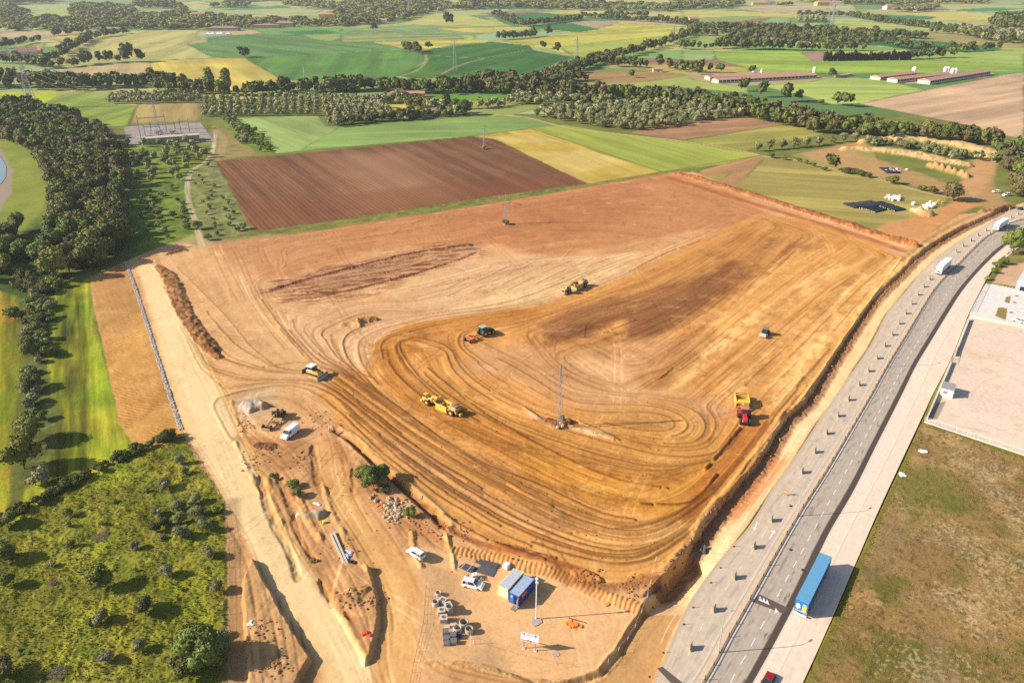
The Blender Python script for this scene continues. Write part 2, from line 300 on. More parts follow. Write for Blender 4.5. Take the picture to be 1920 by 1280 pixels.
PALE = (196, 196, 112); YEL = (206, 192, 88); GRN = (96, 150, 66); DGR = (66, 118, 50); LGR = (150, 178, 92); TAN = (206, 178, 128); BRN = (168, 116, 84)
for k, (pts, c, d) in enumerate([
    # top band, left to right
    ([(0, 18), (110, 8), (250, 5), (320, 10), (300, 22), (180, 12), (60, 20), (0, 24)], (176, 182, 128), None),
    ([(55, 22), (130, 14), (131, 28), (90, 31), (30, 35)], (176, 188, 104), None),
    ([(60, 33), (135, 30), (140, 38), (50, 44)], (118, 140, 88), None),
    ([(250, 18), (300, 14), (330, 16), (320, 24), (250, 23)], (160, 176, 110), None),
    ([(110, 0), (330, 0), (320, 5), (240, 13), (100, 8)], (136, 164, 110), None),
    ([(343, 12), (375, 6), (400, 12), (385, 20), (350, 20)], (188, 190, 110), None),
    ([(370, 0), (430, 0), (450, 6), (400, 8)], (160, 182, 106), None),
    ([(470, 10), (560, 3), (640, 0), (640, 5), (530, 12)], (176, 190, 110), None),
    ([(420, 18), (530, 11), (548, 16), (430, 20)], (94, 140, 76), None),
    ([(395, 21), (560, 15), (605, 20), (590, 27), (430, 27)], (172, 184, 120), None),
    ([(540, 3), (700, 0), (940, 0), (900, 2), (640, 8)], (186, 190, 116), None),
    ([(940, 0), (1280, 0), (1240, 12), (1170, 10), (1060, 4)], (200, 196, 124), None),
    ([(960, 3), (1060, 6), (1160, 12), (1130, 13), (1030, 8)], (196, 190, 116), None),
    ([(0, 60), (170, 57), (160, 62), (60, 76), (0, 76)], (186, 166, 124), ((0, 75), (170, 60))),
    ([(0, 76), (70, 73), (65, 78), (0, 92)], (92, 150, 60), None),
    ([(30, 95), (68, 79), (85, 82), (80, 93)], (170, 168, 98), None),
    ([(100, 68), (160, 62), (240, 61), (185, 71), (140, 73)], (206, 194, 100), None),
    ([(95, 74), (165, 72), (145, 84), (122, 87), (112, 78)], (192, 164, 126), None),
    ([(85, 122), (110, 108), (140, 88), (165, 75), (262, 58), (372, 58), (368, 70), (388, 80), (350, 84), (402, 109), (283, 113), (250, 112), (190, 118), (160, 122), (120, 124)], (190, 182, 108), ((150, 115), (330, 62))),
    ([(100, 130), (200, 121), (283, 115), (285, 142), (180, 146), (110, 143)], (204, 180, 124), ((180, 145), (200, 120))),
    ([(283, 115), (400, 110), (460, 109), (530, 150), (493, 169), (430, 173), (350, 175), (300, 150), (285, 142)], (212, 190, 88), ((330, 112), (380, 170))),
    ([(350, 83), (390, 81), (388, 70), (460, 65), (640, 52), (690, 60), (640, 75), (760, 92), (640, 99), (460, 109), (402, 109)], (104, 142, 74), ((380, 75), (640, 108))),
    ([(460, 109), (640, 99), (758, 93), (797, 105), (795, 117), (745, 143), (700, 150), (600, 152), (530, 150)], (98, 142, 62), ((640, 100), (600, 150))),
    ([(470, 54), (560, 50), (640, 54), (720, 60), (600, 66), (500, 66)], (120, 164, 82), None),
    ([(525, 60), (610, 56), (637, 63), (560, 66)], (70, 130, 60), None),
    ([(565, 66), (640, 64), (640, 72), (620, 78), (590, 74)], (156, 172, 88), None),
    ([(640, 52), (700, 53), (690, 62), (640, 64)], (128, 176, 100), None),
    ([(690, 52), (800, 45), (960, 50), (1010, 55), (900, 62), (700, 66), (640, 64)], (138, 160, 98), ((640, 66), (900, 58))),
    ([(770, 36), (800, 27), (950, 27), (880, 30), (960, 48), (860, 50), (760, 46), (700, 50), (770, 40)], (190, 190, 100), None),
    ([(800, 23), (900, 20), (955, 16), (950, 24), (850, 28), (800, 27)], (176, 188, 124), None),
    ([(640, 66), (850, 66), (880, 72), (720, 80), (640, 78)], (150, 160, 92), ((640, 76), (880, 68))),
    ([(820, 54), (960, 51), (1000, 51), (985, 60), (890, 62), (830, 57)], (206, 192, 90), None),
    ([(890, 66), (960, 57), (1085, 61), (1040, 66), (960, 74), (920, 77), (890, 74)], (158, 184, 134), None),
    ([(700, 80), (825, 74), (915, 75), (915, 79), (850, 85), (800, 93), (755, 91)], (198, 190, 84), ((700, 80), (915, 76))),
    ([(787, 100), (805, 93), (923, 79), (993, 86), (1000, 95), (1077, 108), (1040, 120), (1007, 137), (873, 148), (790, 147), (745, 143), (797, 118), (800, 108)], (70, 116, 50), ((800, 140), (1000, 92))),
    ([(760, 141), (798, 120), (815, 122), (800, 134), (850, 128), (810, 147), (770, 147)], (88, 128, 50), None),
    ([(945, 78), (1130, 52), (1160, 43), (1240, 47), (1300, 52), (1290, 65), (1260, 72), (1230, 84), (1180, 103), (1135, 111), (1077, 107), (1050, 100), (1020, 92), (990, 85)], (196, 190, 84), ((950, 80), (1280, 60))),
    ([(1050, 90), (1150, 92), (1230, 80), (1210, 94), (1135, 111), (1077, 107)], (146, 172, 76), None),
    ([(930, 30), (955, 34), (975, 45), (945, 44), (925, 34)], (74, 136, 70), None),
    ([(955, 27), (1000, 23), (1080, 30), (1095, 38), (1040, 44), (970, 45), (950, 34)], (64, 124, 56), None),
    ([(912, 24), (1015, 19), (1030, 22), (960, 26), (925, 32)], (170, 128, 104), None),
    ([(985, 50), (1060, 44), (1110, 48), (1125, 55), (1085, 61), (1010, 55)], (66, 126, 56), None),
    ([(1065, 43), (1120, 39), (1160, 43), (1120, 54)], (184, 166, 126), None),
    ([(1030, 20), (1110, 21), (1180, 23), (1280, 24), (1380, 24), (1380, 33), (1280, 36), (1190, 33), (1100, 30)], (204, 192, 104), None),
    ([(1160, 110), (1200, 96), (1280, 95), (1310, 98), (1310, 113), (1230, 112)], (138, 176, 92), None),
    ([(1140, 114), (1200, 110), (1290, 111), (1345, 114), (1400, 127), (1330, 128), (1200, 122), (1135, 122)], (160, 126, 98), ((1140, 118), (1400, 120))),
    ([(1130, 122), (1290, 122), (1390, 126), (1420, 132), (1370, 137), (1260, 134), (1140, 127)], (202, 178, 96), None),
    ([(1085, 132), (1220, 134), (1290, 140), (1270, 147), (1180, 156), (1060, 155), (1050, 148)], (168, 138, 84), ((1080, 150), (1280, 136))),
    ([(1215, 153), (1270, 146), (1345, 150), (1400, 165), (1405, 175), (1280, 164), (1230, 160)], (176, 186, 92), None),
    # right top
    ([(1280, 36), (1400, 30), (1470, 33), (1420, 42), (1330, 46), (1285, 52)], (150, 166, 96), None),
    ([(1280, 18), (1400, 22), (1500, 26), (1500, 34), (1400, 30), (1280, 34)], (202, 194, 104), None),
    ([(1372, 17), (1480, 5), (1600, 10), (1610, 26), (1480, 25)], (192, 188, 128), None),
    ([(1380, 17), (1550, 16), (1560, 24), (1440, 24)], (200, 176, 136), None),
    ([(1372, 43), (1440, 33), (1448, 34), (1410, 46)], (174, 118, 84), None),
    ([(1413, 44), (1450, 34), (1482, 35), (1480, 51), (1460, 50)], (150, 182, 122), None),
    ([(1480, 44), (1545, 44), (1550, 52), (1483, 52)], (172, 182, 112), None),
    ([(1545, 36), (1600, 37), (1700, 48), (1780, 56), (1740, 64), (1700, 58), (1580, 55)], (182, 190, 104), ((1545, 50), (1780, 56))),
    ([(1280, 50), (1304, 52), (1290, 67), (1280, 68)], (190, 198, 80), None),
    ([(1303, 57), (1440, 60), (1450, 64), (1400, 66), (1310, 62)], (162, 162, 104), None),
    ([(1445, 63), (1540, 61), (1550, 67), (1490, 71), (1450, 66)], (180, 188, 112), None),
    ([(1285, 70), (1390, 72), (1404, 78), (1370, 88), (1290, 93), (1280, 92)], (150, 182, 86), None),
    ([(1370, 92), (1420, 82), (1600, 86), (1700, 92), (1650, 96), (1480, 96)], (132, 168, 80), None),
    ([(1280, 96), (1340, 96), (1340, 113), (1280, 113)], (156, 178, 108), None),
    ([(1338, 96), (1500, 94), (1560, 97), (1540, 112), (1700, 112), (1840, 118), (1920, 122), (1920, 134), (1760, 137), (1560, 138), (1420, 134), (1400, 125), (1345, 113)], (158, 184, 74), ((1340, 110), (1800, 125))),
    ([(1500, 97), (1548, 96), (1542, 115), (1525, 116)], (176, 142, 116), None),
    ([(1590, 76), (1632, 69), (1740, 77), (1880, 90), (1860, 96), (1720, 97), (1640, 84)], (62, 130, 62), ((1600, 76), (1870, 92))),
    ([(1700, 97), (1800, 97), (1920, 95), (1920, 122), (1840, 118), (1760, 110), (1708, 112)], (170, 190, 92), None),
    ([(1720, 60), (1800, 62), (1920, 74), (1920, 90), (1880, 90), (1740, 76), (1700, 70)], (172, 160, 96), None),
    ([(1632, 28), (1700, 29), (1755, 32), (1740, 37), (1680, 37)], (76, 136, 80), None),
    ([(1690, 24), (1800, 22), (1920, 33), (1830, 40), (1740, 38), (1755, 32)], (208, 194, 104), None),
    ([(1740, 38), (1830, 40), (1920, 36), (1920, 48), (1840, 46), (1780, 42)], (184, 186, 104), None),
    ([(1755, 8), (1850, 10), (1920, 9), (1920, 20), (1880, 23), (1780, 20)], (186, 192, 112), None),
    ([(1790, 19), (1850, 15), (1920, 16), (1880, 21), (1820, 22)], (88, 144, 86), None),
    ([(1600, 4), (1770, 2), (1920, 4), (1920, 9), (1755, 8)], (176, 176, 120), None),
    ([(1800, 50), (1850, 44), (1850, 54)], (204, 182, 130), None),
    # poultry field, big tan field
    ([(1420, 160), (1560, 145), (1650, 148), (1735, 170), (1620, 193), (1560, 196), (1500, 178)], (176, 194, 96), ((1430, 165), (1720, 165))),
    ([(1610, 194), (1740, 168), (1900, 138), (1920, 137), (1920, 262), (1850, 245), (1800, 232), (1700, 212)], (214, 178, 138), ((1630, 196), (1920, 150))),
    ([(1280, 135), (1420, 140), (1560, 145), (1500, 158), (1380, 162), (1300, 150)], (186, 168, 116), None),
    ([(1650, 140), (1870, 137), (1850, 146), (1700, 158)], (200, 170, 134), None),
    # middle distance
    ([(0, 173), (120, 174), (70, 203), (0, 202)], (182, 198, 44), ((0, 200), (110, 175))),
    ([(70, 205), (122, 176), (150, 170), (212, 174), (200, 195), (256, 198), (240, 236), (200, 238), (170, 222)], (146, 166, 68), ((120, 205), (230, 175))),
    ([(258, 196), (375, 192), (376, 226), (310, 230), (243, 232)], (186, 160, 96), ((260, 228), (270, 196))),
    ([(200, 196), (215, 176), (300, 172), (380, 176), (378, 192)], (132, 142, 78), None),
    ([(378, 218), (378, 182), (440, 184), (600, 176), (720, 186), (735, 215), (620, 238), (593, 216), (443, 218)], (112, 122, 62), None),
    ([(388, 180), (490, 182), (480, 187), (390, 185)], (206, 192, 108), None),
    ([(443, 222), (593, 216), (613, 237), (640, 237), (760, 228), (923, 215), (960, 215), (1060, 238), (890, 255), (700, 270), (517, 288), (507, 281), (480, 250)], (158, 180, 100), ((480, 225), (640, 285))),
    ([(640, 237), (923, 216), (1000, 222), (1060, 238), (890, 255), (560, 283)], (148, 176, 92), ((640, 240), (1000, 235))),
    ([(700, 196), (775, 190), (816, 205), (765, 223), (730, 216)], (204, 190, 96), ((720, 200), (790, 212))),
    ([(800, 178), (953, 176), (960, 188), (990, 191), (900, 203), (860, 196)], (112, 162, 52), None),
    ([(850, 190), (975, 188), (985, 193), (890, 204), (840, 204)], (170, 160, 84), None),
    ([(890, 210), (990, 196), (1150, 192), (1160, 196), (1000, 206), (960, 215), (923, 215)], (158, 166, 86), None),
    ([(993, 241), (1060, 234), (1133, 247), (1280, 266), (1425, 290), (1400, 303), (1240, 323)], (164, 172, 74), ((1000, 242), (1230, 322))),
    ([(890, 256), (993, 241), (1240, 322), (1107, 347)], (206, 176, 74), ((900, 254), (1110, 345))),
    ([(1200, 242), (1300, 228), (1400, 220), (1470, 233), (1400, 245), (1280, 262), (1180, 250)], (184, 140, 100), ((1200, 250), (1460, 234))),
    ([(1285, 264), (1400, 245), (1470, 233), (1560, 248), (1500, 262), (1430, 275), (1400, 283)], (172, 166, 80), ((1300, 262), (1540, 246))),
    ([(1300, 325), (1430, 292), (1480, 297), (1640, 335), (1780, 370), (1760, 400), (1700, 440), (1640, 440), (1500, 400), (1390, 360)], (180, 164, 88), ((1320, 325), (1640, 345))),
    ([(1310, 320), (1420, 292), (1436, 294), (1400, 330), (1370, 348), (1350, 345), (1370, 322), (1320, 330)], (186, 140, 94), ((1320, 325), (1420, 295))),
    ([(1480, 290), (1600, 275), (1640, 285), (1660, 330), (1700, 350), (1640, 335), (1540, 311)], (166, 156, 82), None),
]):
    field(pts, c, d, seed=k % 40 + 1, w=3.0 if pts[0][1] > 150 else 7.0, amp=0.10, mott=0.10)
field([(898, 258), (1000, 248), (1240, 322), (1107, 346)], (206, 178, 76), ((900, 254), (1110, 345)), c2=(224, 196, 112), ml=14, w=2.5, seed=5)
field([(1050, 88), (1260, 66), (1230, 84), (1150, 105), (1077, 107)], (186, 188, 82), None, c2=(140, 172, 76), ml=40, seed=9)
# ploughed field
field([(403, 303), (560, 288), (885, 256), (930, 262), (1100, 345), (900, 372), (640, 412), (480, 434), (467, 425), (430, 355)], (138, 95, 64), ((560, 290), (720, 400)), w=1.3, amp=0.13, rid=PLO, mott=0.10, ml=30, warp=1.0)
sl, m = mask([(620, 290), (760, 285), (860, 370), (660, 400), (640, 330)], 22, 8, 20); lay(sl, m, (194, 148, 110), 0.6)
sl, m = mask([(430, 385), (1060, 322), (1100, 345), (480, 434)], 6, 2, 10); lay(sl, m, (150, 92, 60), 0.5)
for k, (a, b, c) in enumerate([((445, 221), (610, 360), 0), ((500, 231), (640, 420), 0)]): pass
rr = heading((560, 290), (720, 400)); sl, m = mask([(403, 303), (885, 256), (930, 262), (1100, 345), (480, 434), (467, 425)], 1)
tq = -GX[sl] * math.sin(rr) + GY[sl] * math.cos(rr); k_ = (0.5 + 0.5 * np.sin(tq * 2 * math.pi / 2.6)) * m
HGT[sl] += 0.10 * k_; COL[sl] *= (1 - 0.10 * k_)[..., None]
# green verge between ploughed field and site
region([(405, 455), (480, 434), (640, 412), (900, 372), (1100, 345), (1240, 322), (1245, 327), (1110, 350), (900, 386), (700, 418), (480, 452), (390, 464)], (128, 132, 60), MEAD, 0.7, 1.2, 5, rough=1, mott=0.3, ml=3)
# scrub round the path
region([(330, 300), (403, 303), (430, 355), (470, 432), (385, 462), (250, 470), (240, 400), (250, 330)], (116, 134, 48), MEAD, 2, 2, rough=1.2, mott=0.35, ml=6)
region([(368, 305), (403, 303), (430, 355), (470, 434), (385, 462), (372, 420), (352, 335)], (136, 140, 80), MEAD, 1.5, 2, rough=1.3, mott=0.35, ml=4)
region([(400, 235), (430, 245), (470, 275), (505, 286), (405, 302), (380, 300), (385, 270)], (158, 140, 84), MEAD, 2, 3, rough=.6, mott=.2)
region([(440, 222), (500, 262), (515, 287), (480, 285), (440, 262), (420, 235)], (124, 146, 50), MEAD, 1, 2, rough=1.2, mott=.3, ml=4)
region([(235, 270), (375, 270), (400, 262), (395, 300), (350, 335), (250, 345)], (126, 142, 50), MEAD, 2, 3, rough=1, mott=.3)
# far left fields and the pond bank
region([(-300, 250), (60, 255), (95, 300), (95, 345), (70, 420), (0, 470), (-300, 600)], (140, 152, 58), GR, 1.5, 1, mott=.12, ml=10)
region([(-300, 275), (5, 280), (25, 320), (22, 360), (0, 395), (-300, 560)], (168, 152, 128), None, 1, 1.5, rough=.5)
region([(-300, 470), (0, 470), (70, 410), (110, 470), (90, 540), (0, 600), (-300, 700)], (70, 96, 34), MEAD, 4, 3, rough=1, mott=.25)
field([(-300, 560), (0, 545), (35, 555), (45, 700), (30, 820), (20, 960), (-300, 1100)], (136, 150, 32), ((20, 950), (15, 560)), w=1.6, amp=.30, c2=(176, 140, 46), ml=16, rid=MEAD, seed=7)
for q in ([(-300, 545), (35, 555), (45, 700), (20, 960), (-300, 1100)], [(88, 560), (176, 520), (205, 700), (262, 830), (60, 960), (85, 700)]): sl, m = mask(q, 1); RGH[sl] = RGH[sl] * (1 - m) + 1.6 * m
field([(88, 560), (130, 525), (176, 520), (172, 560), (205, 700), (225, 790), (262, 830), (180, 900), (60, 960), (0, 975), (60, 900), (110, 830), (85, 700)], (126, 142, 34), ((120, 900), (130, 530)), w=1.4, amp=.38, c2=(156, 152, 42), mott=.16, ml=8, rid=MEAD, soft=1.2, warp=1.5, seed=4)
region([(35, 560), (95, 560), (88, 700), (112, 830), (60, 900), (28, 920), (20, 800), (45, 700)], (104, 112, 52), MEAD, 2, 2, rough=1.2, mott=.3, ml=3)
region([(-300, 985), (0, 972), (60, 962), (180, 902), (262, 850), (318, 818), (345, 815), (362, 850), (380, 880), (420, 940), (428, 1100), (430, 1280), (440, 1500), (-300, 1500)], (146, 142, 50), MEAD, 0.5, 0.8, 3, rough=2.2, mott=.25, ml=8)
sl, m = mask([(-300, 985), (0, 972), (262, 850), (345, 815), (420, 940), (430, 1500), (-300, 1500)], 0.5)
X = GX[sl]; Y = GY[sl]; q = smooth(-.1, .45, fbm(X / 3.2, Y / 3.2, 5, 31)) * m; lay(sl, q, (108, 122, 36), .7)
q = smooth(.05, .5, fbm(X / 7, Y / 7, 5, 41)) * m; lay(sl, q, (172, 150, 62), .6)
q = smooth(.2, .5, fbm(X / 1.1, Y / 1.1, 3, 51)) * m; lay(sl, q, (92, 96, 24), .5)
q = smooth(.25, .5, fbm(X / 9, Y / 9, 4, 61)) * m; lay(sl, q, (164, 176, 40), .5)
HGT[sl] += m * (0.40 * fbm(X / 2.4, Y / 2.4, 4, 71) + 0.16 * fbm(X / .8, Y / .8, 2, 72) + .15)
region([(-300, 1290), (-300, 950), (-20, 960), (20, 1000), (0, 1100), (-10, 1200)], (96, 108, 38), None, 3, 3, a=.5)

# dry lot beyond the pavement, lower right
DRY = [(1504, 1280), (1559, 1160), (1602, 1061), (1644, 964), (1687, 871), (1728, 790), (1920, 857), (2180, 950), (2300, 1500), (1400, 1500)]
region(DRY, (164, 136, 90), MEAD, 0.35, 0.5, 2, rough=1.2, mott=.14, ml=14)
sl, m = mask(DRY, .5); X = GX[sl]; Y = GY[sl]
lay(sl, smooth(.0, .4, fbm(X / 9, Y / 9, 6, 81)) * m, (112, 114, 52), .8)
lay(sl, smooth(.1, .5, fbm(X / 6, Y / 6, 6, 91)) * m, (198, 164, 116), .8)
lay(sl, smooth(.15, .55, fbm(X / 5 + 9, Y / 5, 5, 95)) * m, (158, 134, 104), .5)
lay(sl, smooth(.1, .5, fbm(X / .8, Y / .8, 3, 99)) * m, (96, 82, 50), .6)
lay(sl, smooth(.55, .75, vnoise(X / .5, Y / .5, 44) * vnoise(X / 9, Y / 9, 45) * 1.4) * m, (206, 194, 170), .6)
HGT[sl] += m * (0.10 * fbm(X / 1.6, Y / 1.6, 4, 17) + .06)
for q in ([(1700, 860), (1800, 900), (1860, 960), (1780, 960), (1690, 930)], [(1720, 900), (1730, 960), (1700, 1000)]): 
    sl, m = mask(q, 4, 4, 6); lay(sl, m, (104, 118, 50), .5)
for q in ([(1640, 970), (1700, 960), (1680, 1080), (1640, 1090)], [(1730, 1190), (1790, 1200), (1780, 1290), (1740, 1270)]):
    sl, m = mask(q, 3, 4, 5); lay(sl, m, (160, 138, 112), .6)
# green fringe along the pavement
band([(1508, 1284), (1562, 1163), (1605, 1064), (1647, 967), (1690, 874), (1730, 792), (1800, 815), (1920, 860)], .9, (130, 128, 50), .5, .8, warp=.6, rough=2)
sl, m = mask(DRY, .5); COL[sl] *= 1 - m[..., None] * np.array([0, .035, .13], np.float32)
# sandy yard and the plots north of it
region([(1735, 788), (1817, 592), (1920, 612), (2180, 660), (2180, 930), (1920, 850)], (248, 222, 194), 0, .2, rough=.2, mott=.04, ml=12)
region([(1790, 570), (1850, 530), (1920, 545), (2180, 600), (2180, 670), (1920, 612), (1818, 590)], (246, 238, 226), 0, .2, rough=.1)
for q_, w_, a_ in (([(1840, 780), (1822, 745), (1845, 715), (1890, 708), (1935, 722)], .25, .5), ([(1855, 775), (1842, 748), (1858, 728), (1895, 722)], .2, .4), ([(1770, 700), (1850, 690), (1900, 640)], .3, .25), ([(1800, 640), (1840, 660), (1920, 700)], .3, .3), ([(1760, 770), (1860, 800), (1920, 820)], .5, .25)): band(q_, w_, (222, 190, 160), .3, a_, broken=.3)
sl, m = mask([(1745, 780), (1817, 600), (1920, 620), (1920, 840)], 1); lay(sl, m * smooth(.1, .5, fbm(GX[sl] / 5, GY[sl] / 5, 5, 151)), (228, 196, 164), .5)
region([(1735, 785), (1757, 755), (1774, 752), (1757, 786)], (176, 160, 140), 0, .2, rough=.1)
region([(1848, 528), (1880, 497), (1920, 490), (2180, 500), (2180, 590), (1920, 540)], (214, 176, 140), 0, .3, rough=.3, mott=.1)
region([(1882, 500), (1893, 465), (1930, 440), (2180, 460), (2180, 500), (1920, 492)], (140, 130, 70), MEAD, .5, rough=1, mott=.2)
region([(1846, 530), (1862, 505), (1885, 480), (1892, 482), (1878, 506), (1856, 533)], (120, 122, 50), MEAD, .4, .4, rough=1.5)
for q in ([(1866, 592), (1886, 600), (1889, 578), (1872, 576)], [(1884, 566), (1893, 569), (1895, 555), (1886, 557)]): region(q, (160, 140, 76), MEAD, .2, .2)
# tracks, spoil and dry grass north-east of the site
for pts, c, a in [
    ([(1640, 440), (1715, 462), (1760, 430), (1800, 400), (1840, 385), (1790, 372), (1760, 395), (1700, 410), (1650, 425)], (222, 160, 100), 1),
    ([(1530, 300), (1600, 285), (1680, 310), (1740, 330), (1790, 350), (1840, 300), (1870, 300), (1860, 340), (1880, 372), (1900, 385), (1860, 395), (1800, 375), (1700, 345), (1600, 320)], (206, 158, 106), .8),
    ([(1500, 288), (1620, 262), (1630, 275), (1560, 295), (1520, 300)], (206, 158, 104), .9),
    ([(1795, 345), (1835, 290), (1880, 300), (1850, 345), (1830, 370)], (218, 166, 112), .9),
    ([(1300, 330), (1345, 318), (1420, 300), (1430, 294), (1380, 350), (1340, 345), (1385, 318), (1330, 330)], (190, 142, 98), .7),
]: region(pts, c, 0, 2.2, 3, 10, a=a, rough=.4, mott=.1)
band([(880, 214), (935, 216), (985, 220), (1040, 234), (1080, 243), (1133, 248), (1210, 257), (1280, 265), (1380, 281), (1440, 294), (1480, 298), (1547, 313), (1600, 325), (1680, 345), (1740, 362), (1790, 372)], 1.4, (214, 180, 130), .6, .95, rid=PATH)
band([(800, 104), (850, 107), (905, 110), (880, 117), (850, 128), (815, 147)], 2.0, (176, 164, 90), 1, .8)
band([(905, 110), (985, 95)], 1.6, (160, 160, 84), 1, .7)
band([(1060, 100), (1120, 112), (1150, 112)], 1.5, (190, 176, 120), 1, .6)
band([(797, 103), (800, 115), (780, 133), (750, 143)], 2.2, (176, 168, 122), 1, .7)
band([(404, 245), (398, 285), (384, 304), (362, 318), (352, 340), (353, 375), (363, 405), (373, 440), (378, 462)], 1.5, (196, 178, 140), .4, .95, rid=PATH, streak=.3, sw=.5, dh=-.06)
band([(404, 245), (420, 262), (412, 285), (402, 300)], 3, (184, 160, 112), 1, .6)
for a, b in (((258, 197), (242, 236)), ((443, 221), (506, 283)), ((640, 278), (890, 255)), ((890, 255), (993, 241)), ((1240, 323), (1430, 291)), ((460, 109), (800, 92)), ((283, 113), (460, 108)), ((530, 150), (460, 109)), ((1735, 170), (1612, 195)), ((1280, 113), (1400, 127))):
    band([a, ((a[0] + b[0]) / 2, (a[1] + b[1]) / 2), b], .9 if a[1] > 150 else 1.5, (104, 104, 56), .6, .5)
# ================================================================== THE EARTHWORKS
TAN1 = (224, 174, 128)
OUT = [(170, 520), (235, 490), (300, 462), (340, 455), (380, 462), (480, 450), (700, 418), (900, 386), (1110, 350), (1245, 327), (1300, 322), (1400, 360), (1520, 400), (1650, 440), (1713, 460), (1740, 440), (1800, 402), (1870, 396),
       (1905, 388), (1925, 384), (1925, 396), (1880, 402), (1847, 423), (1813, 443), (1763, 477), (1727, 510), (1697, 547), (1663, 587), (1630, 650), (1570, 737), (1550, 765), (1495, 850), (1453, 909), (1402, 989), (1339, 1061),
       (1280, 1151), (1223, 1280), (1140, 1500), (440, 1500), (428, 1280), (428, 1100), (420, 940), (362, 850), (345, 815), (262, 850), (225, 795), (205, 700), (172, 560)]
region(OUT, TAN1, SITE, .4, .5, 3, rough=.6, mott=.07, ml=16)
def patch(pts, c, a=.8, soft=3, warp=3, wl=12, z=0, sm=True, seed=1): 
    sl, m = mask(pts, soft, warp, wl, z, sm, seed); lay(sl, m, c, a); return sl, m
# north: reddish topsoil stripped flat
patch([(400, 455), (700, 415), (1000, 368), (1245, 325), (1290, 330), (1440, 400), (1320, 450), (1150, 480), (1000, 475), (880, 460), (700, 470), (520, 520), (420, 500)], (198, 136, 92), .85, 5, 5)
patch([(800, 400), (1000, 372), (1180, 350), (1200, 400), (1060, 440), (900, 445)], (184, 120, 80), .5, 10, 8)
patch([(400, 450), (560, 440), (640, 460), (520, 500), (420, 490)], (208, 158, 116), .6, 6, 6)
patch([(300, 480), (400, 470), (520, 540), (600, 640), (620, 740), (440, 740), (400, 660), (350, 560)], (226, 180, 134), .8, 6, 6)
patch([(560, 560), (760, 570), (860, 590), (720, 620), (690, 660), (620, 680), (560, 640)], (222, 178, 142), .7, 5, 5)
# central pale strips
patch([(720, 545), (880, 490), (1000, 480), (1180, 485), (1180, 510), (1000, 560), (860, 590), (760, 575)], (226, 186, 146), .8, 3, 3)
patch([(850, 580), (960, 540), (1060, 510), (1160, 480), (1200, 470), (1190, 490), (1080, 545), (960, 575)], (240, 204, 156), .85, 2, 2)
patch([(1080, 470), (1200, 450), (1330, 430), (1310, 450), (1200, 490), (1120, 500)], (232, 184, 136), .6, 4, 4)
# dark reddish ribs
patch([(508, 535), (600, 505), (740, 475), (880, 458), (905, 470), (800, 510), (700, 535), (640, 552), (520, 550)], (166, 112, 84), .38, 4, 6)
sl, m = mask([(500, 540), (560, 512), (640, 494), (740, 470), (880, 456), (908, 470), (860, 492), (800, 512), (740, 530), (700, 542), (640, 562), (540, 562)], 5, 8, 14); X = GX[sl]; Y = GY[sl]; q = smooth(-.15, .3, fbm((X * .95 + Y * .3) / 9, (Y * .95 - X * .3) / 1.6, 5, 231)) * m; lay(sl, q, (118, 72, 54), .75); q = smooth(.1, .4, fbm((X * .95 + Y * .3) / 7, (Y * .95 - X * .3) / 2.2, 5, 237)) * m; lay(sl, q, (214, 168, 136), .6); HGT[sl] += .35 * m * fbm((X * .95 + Y * .3) / 4, (Y * .95 - X * .3) / 1.4, 4, 241)
patch([(560, 528), (700, 492), (780, 480), (790, 495), (700, 520), (600, 540)], (186, 140, 112), .6, 2, 3)
# orange fill: whole eastern field
ORG = [(1420, 402), (1500, 410), (1640, 455), (1690, 482), (1660, 535), (1597, 613), (1545, 690), (1512, 744), (1449, 816), (1386, 900), (1318, 980), (1245, 1075), (1180, 1090), (1100, 1088), (1040, 1068), (940, 1036), (850, 985), (770, 920), (690, 850), (640, 800), (600, 740), (640, 700), (690, 690), (700, 640), (760, 608), (880, 592), (1000, 575), (1150, 530), (1310, 450)]
patch(ORG, (222, 159, 90), .92, 1.5, 2, 8, sm=False)
patch([(1420, 405), (1520, 430), (1440, 520), (1300, 600), (1240, 650), (1200, 600), (1010, 640), (960, 600), (1150, 540), (1300, 470)], (202, 142, 80), .65, 6, 6)
patch([(1010, 610), (1080, 575), (1200, 545), (1310, 520), (1390, 490), (1370, 540), (1260, 600), (1230, 640), (1180, 640), (1170, 600), (1100, 630), (1030, 640)], (150, 100, 66), .7, 3, 4)
patch([(1170, 590), (1260, 560), (1330, 545), (1290, 600), (1230, 640), (1190, 635)], (138, 90, 60), .5, 3, 4)
patch([(1560, 470), (1690, 484), (1660, 530), (1560, 640), (1450, 740), (1400, 740), (1480, 620)], (234, 178, 106), .6, 6, 6)
patch([(1400, 640), (1460, 560), (1540, 510), (1600, 500), (1500, 620), (1420, 720), (1330, 760)], (232, 176, 112), .5, 6, 5)
patch([(1440, 480), (1560, 470), (1450, 560), (1330, 640), (1300, 620)], (230, 174, 104), .5, 5, 5)
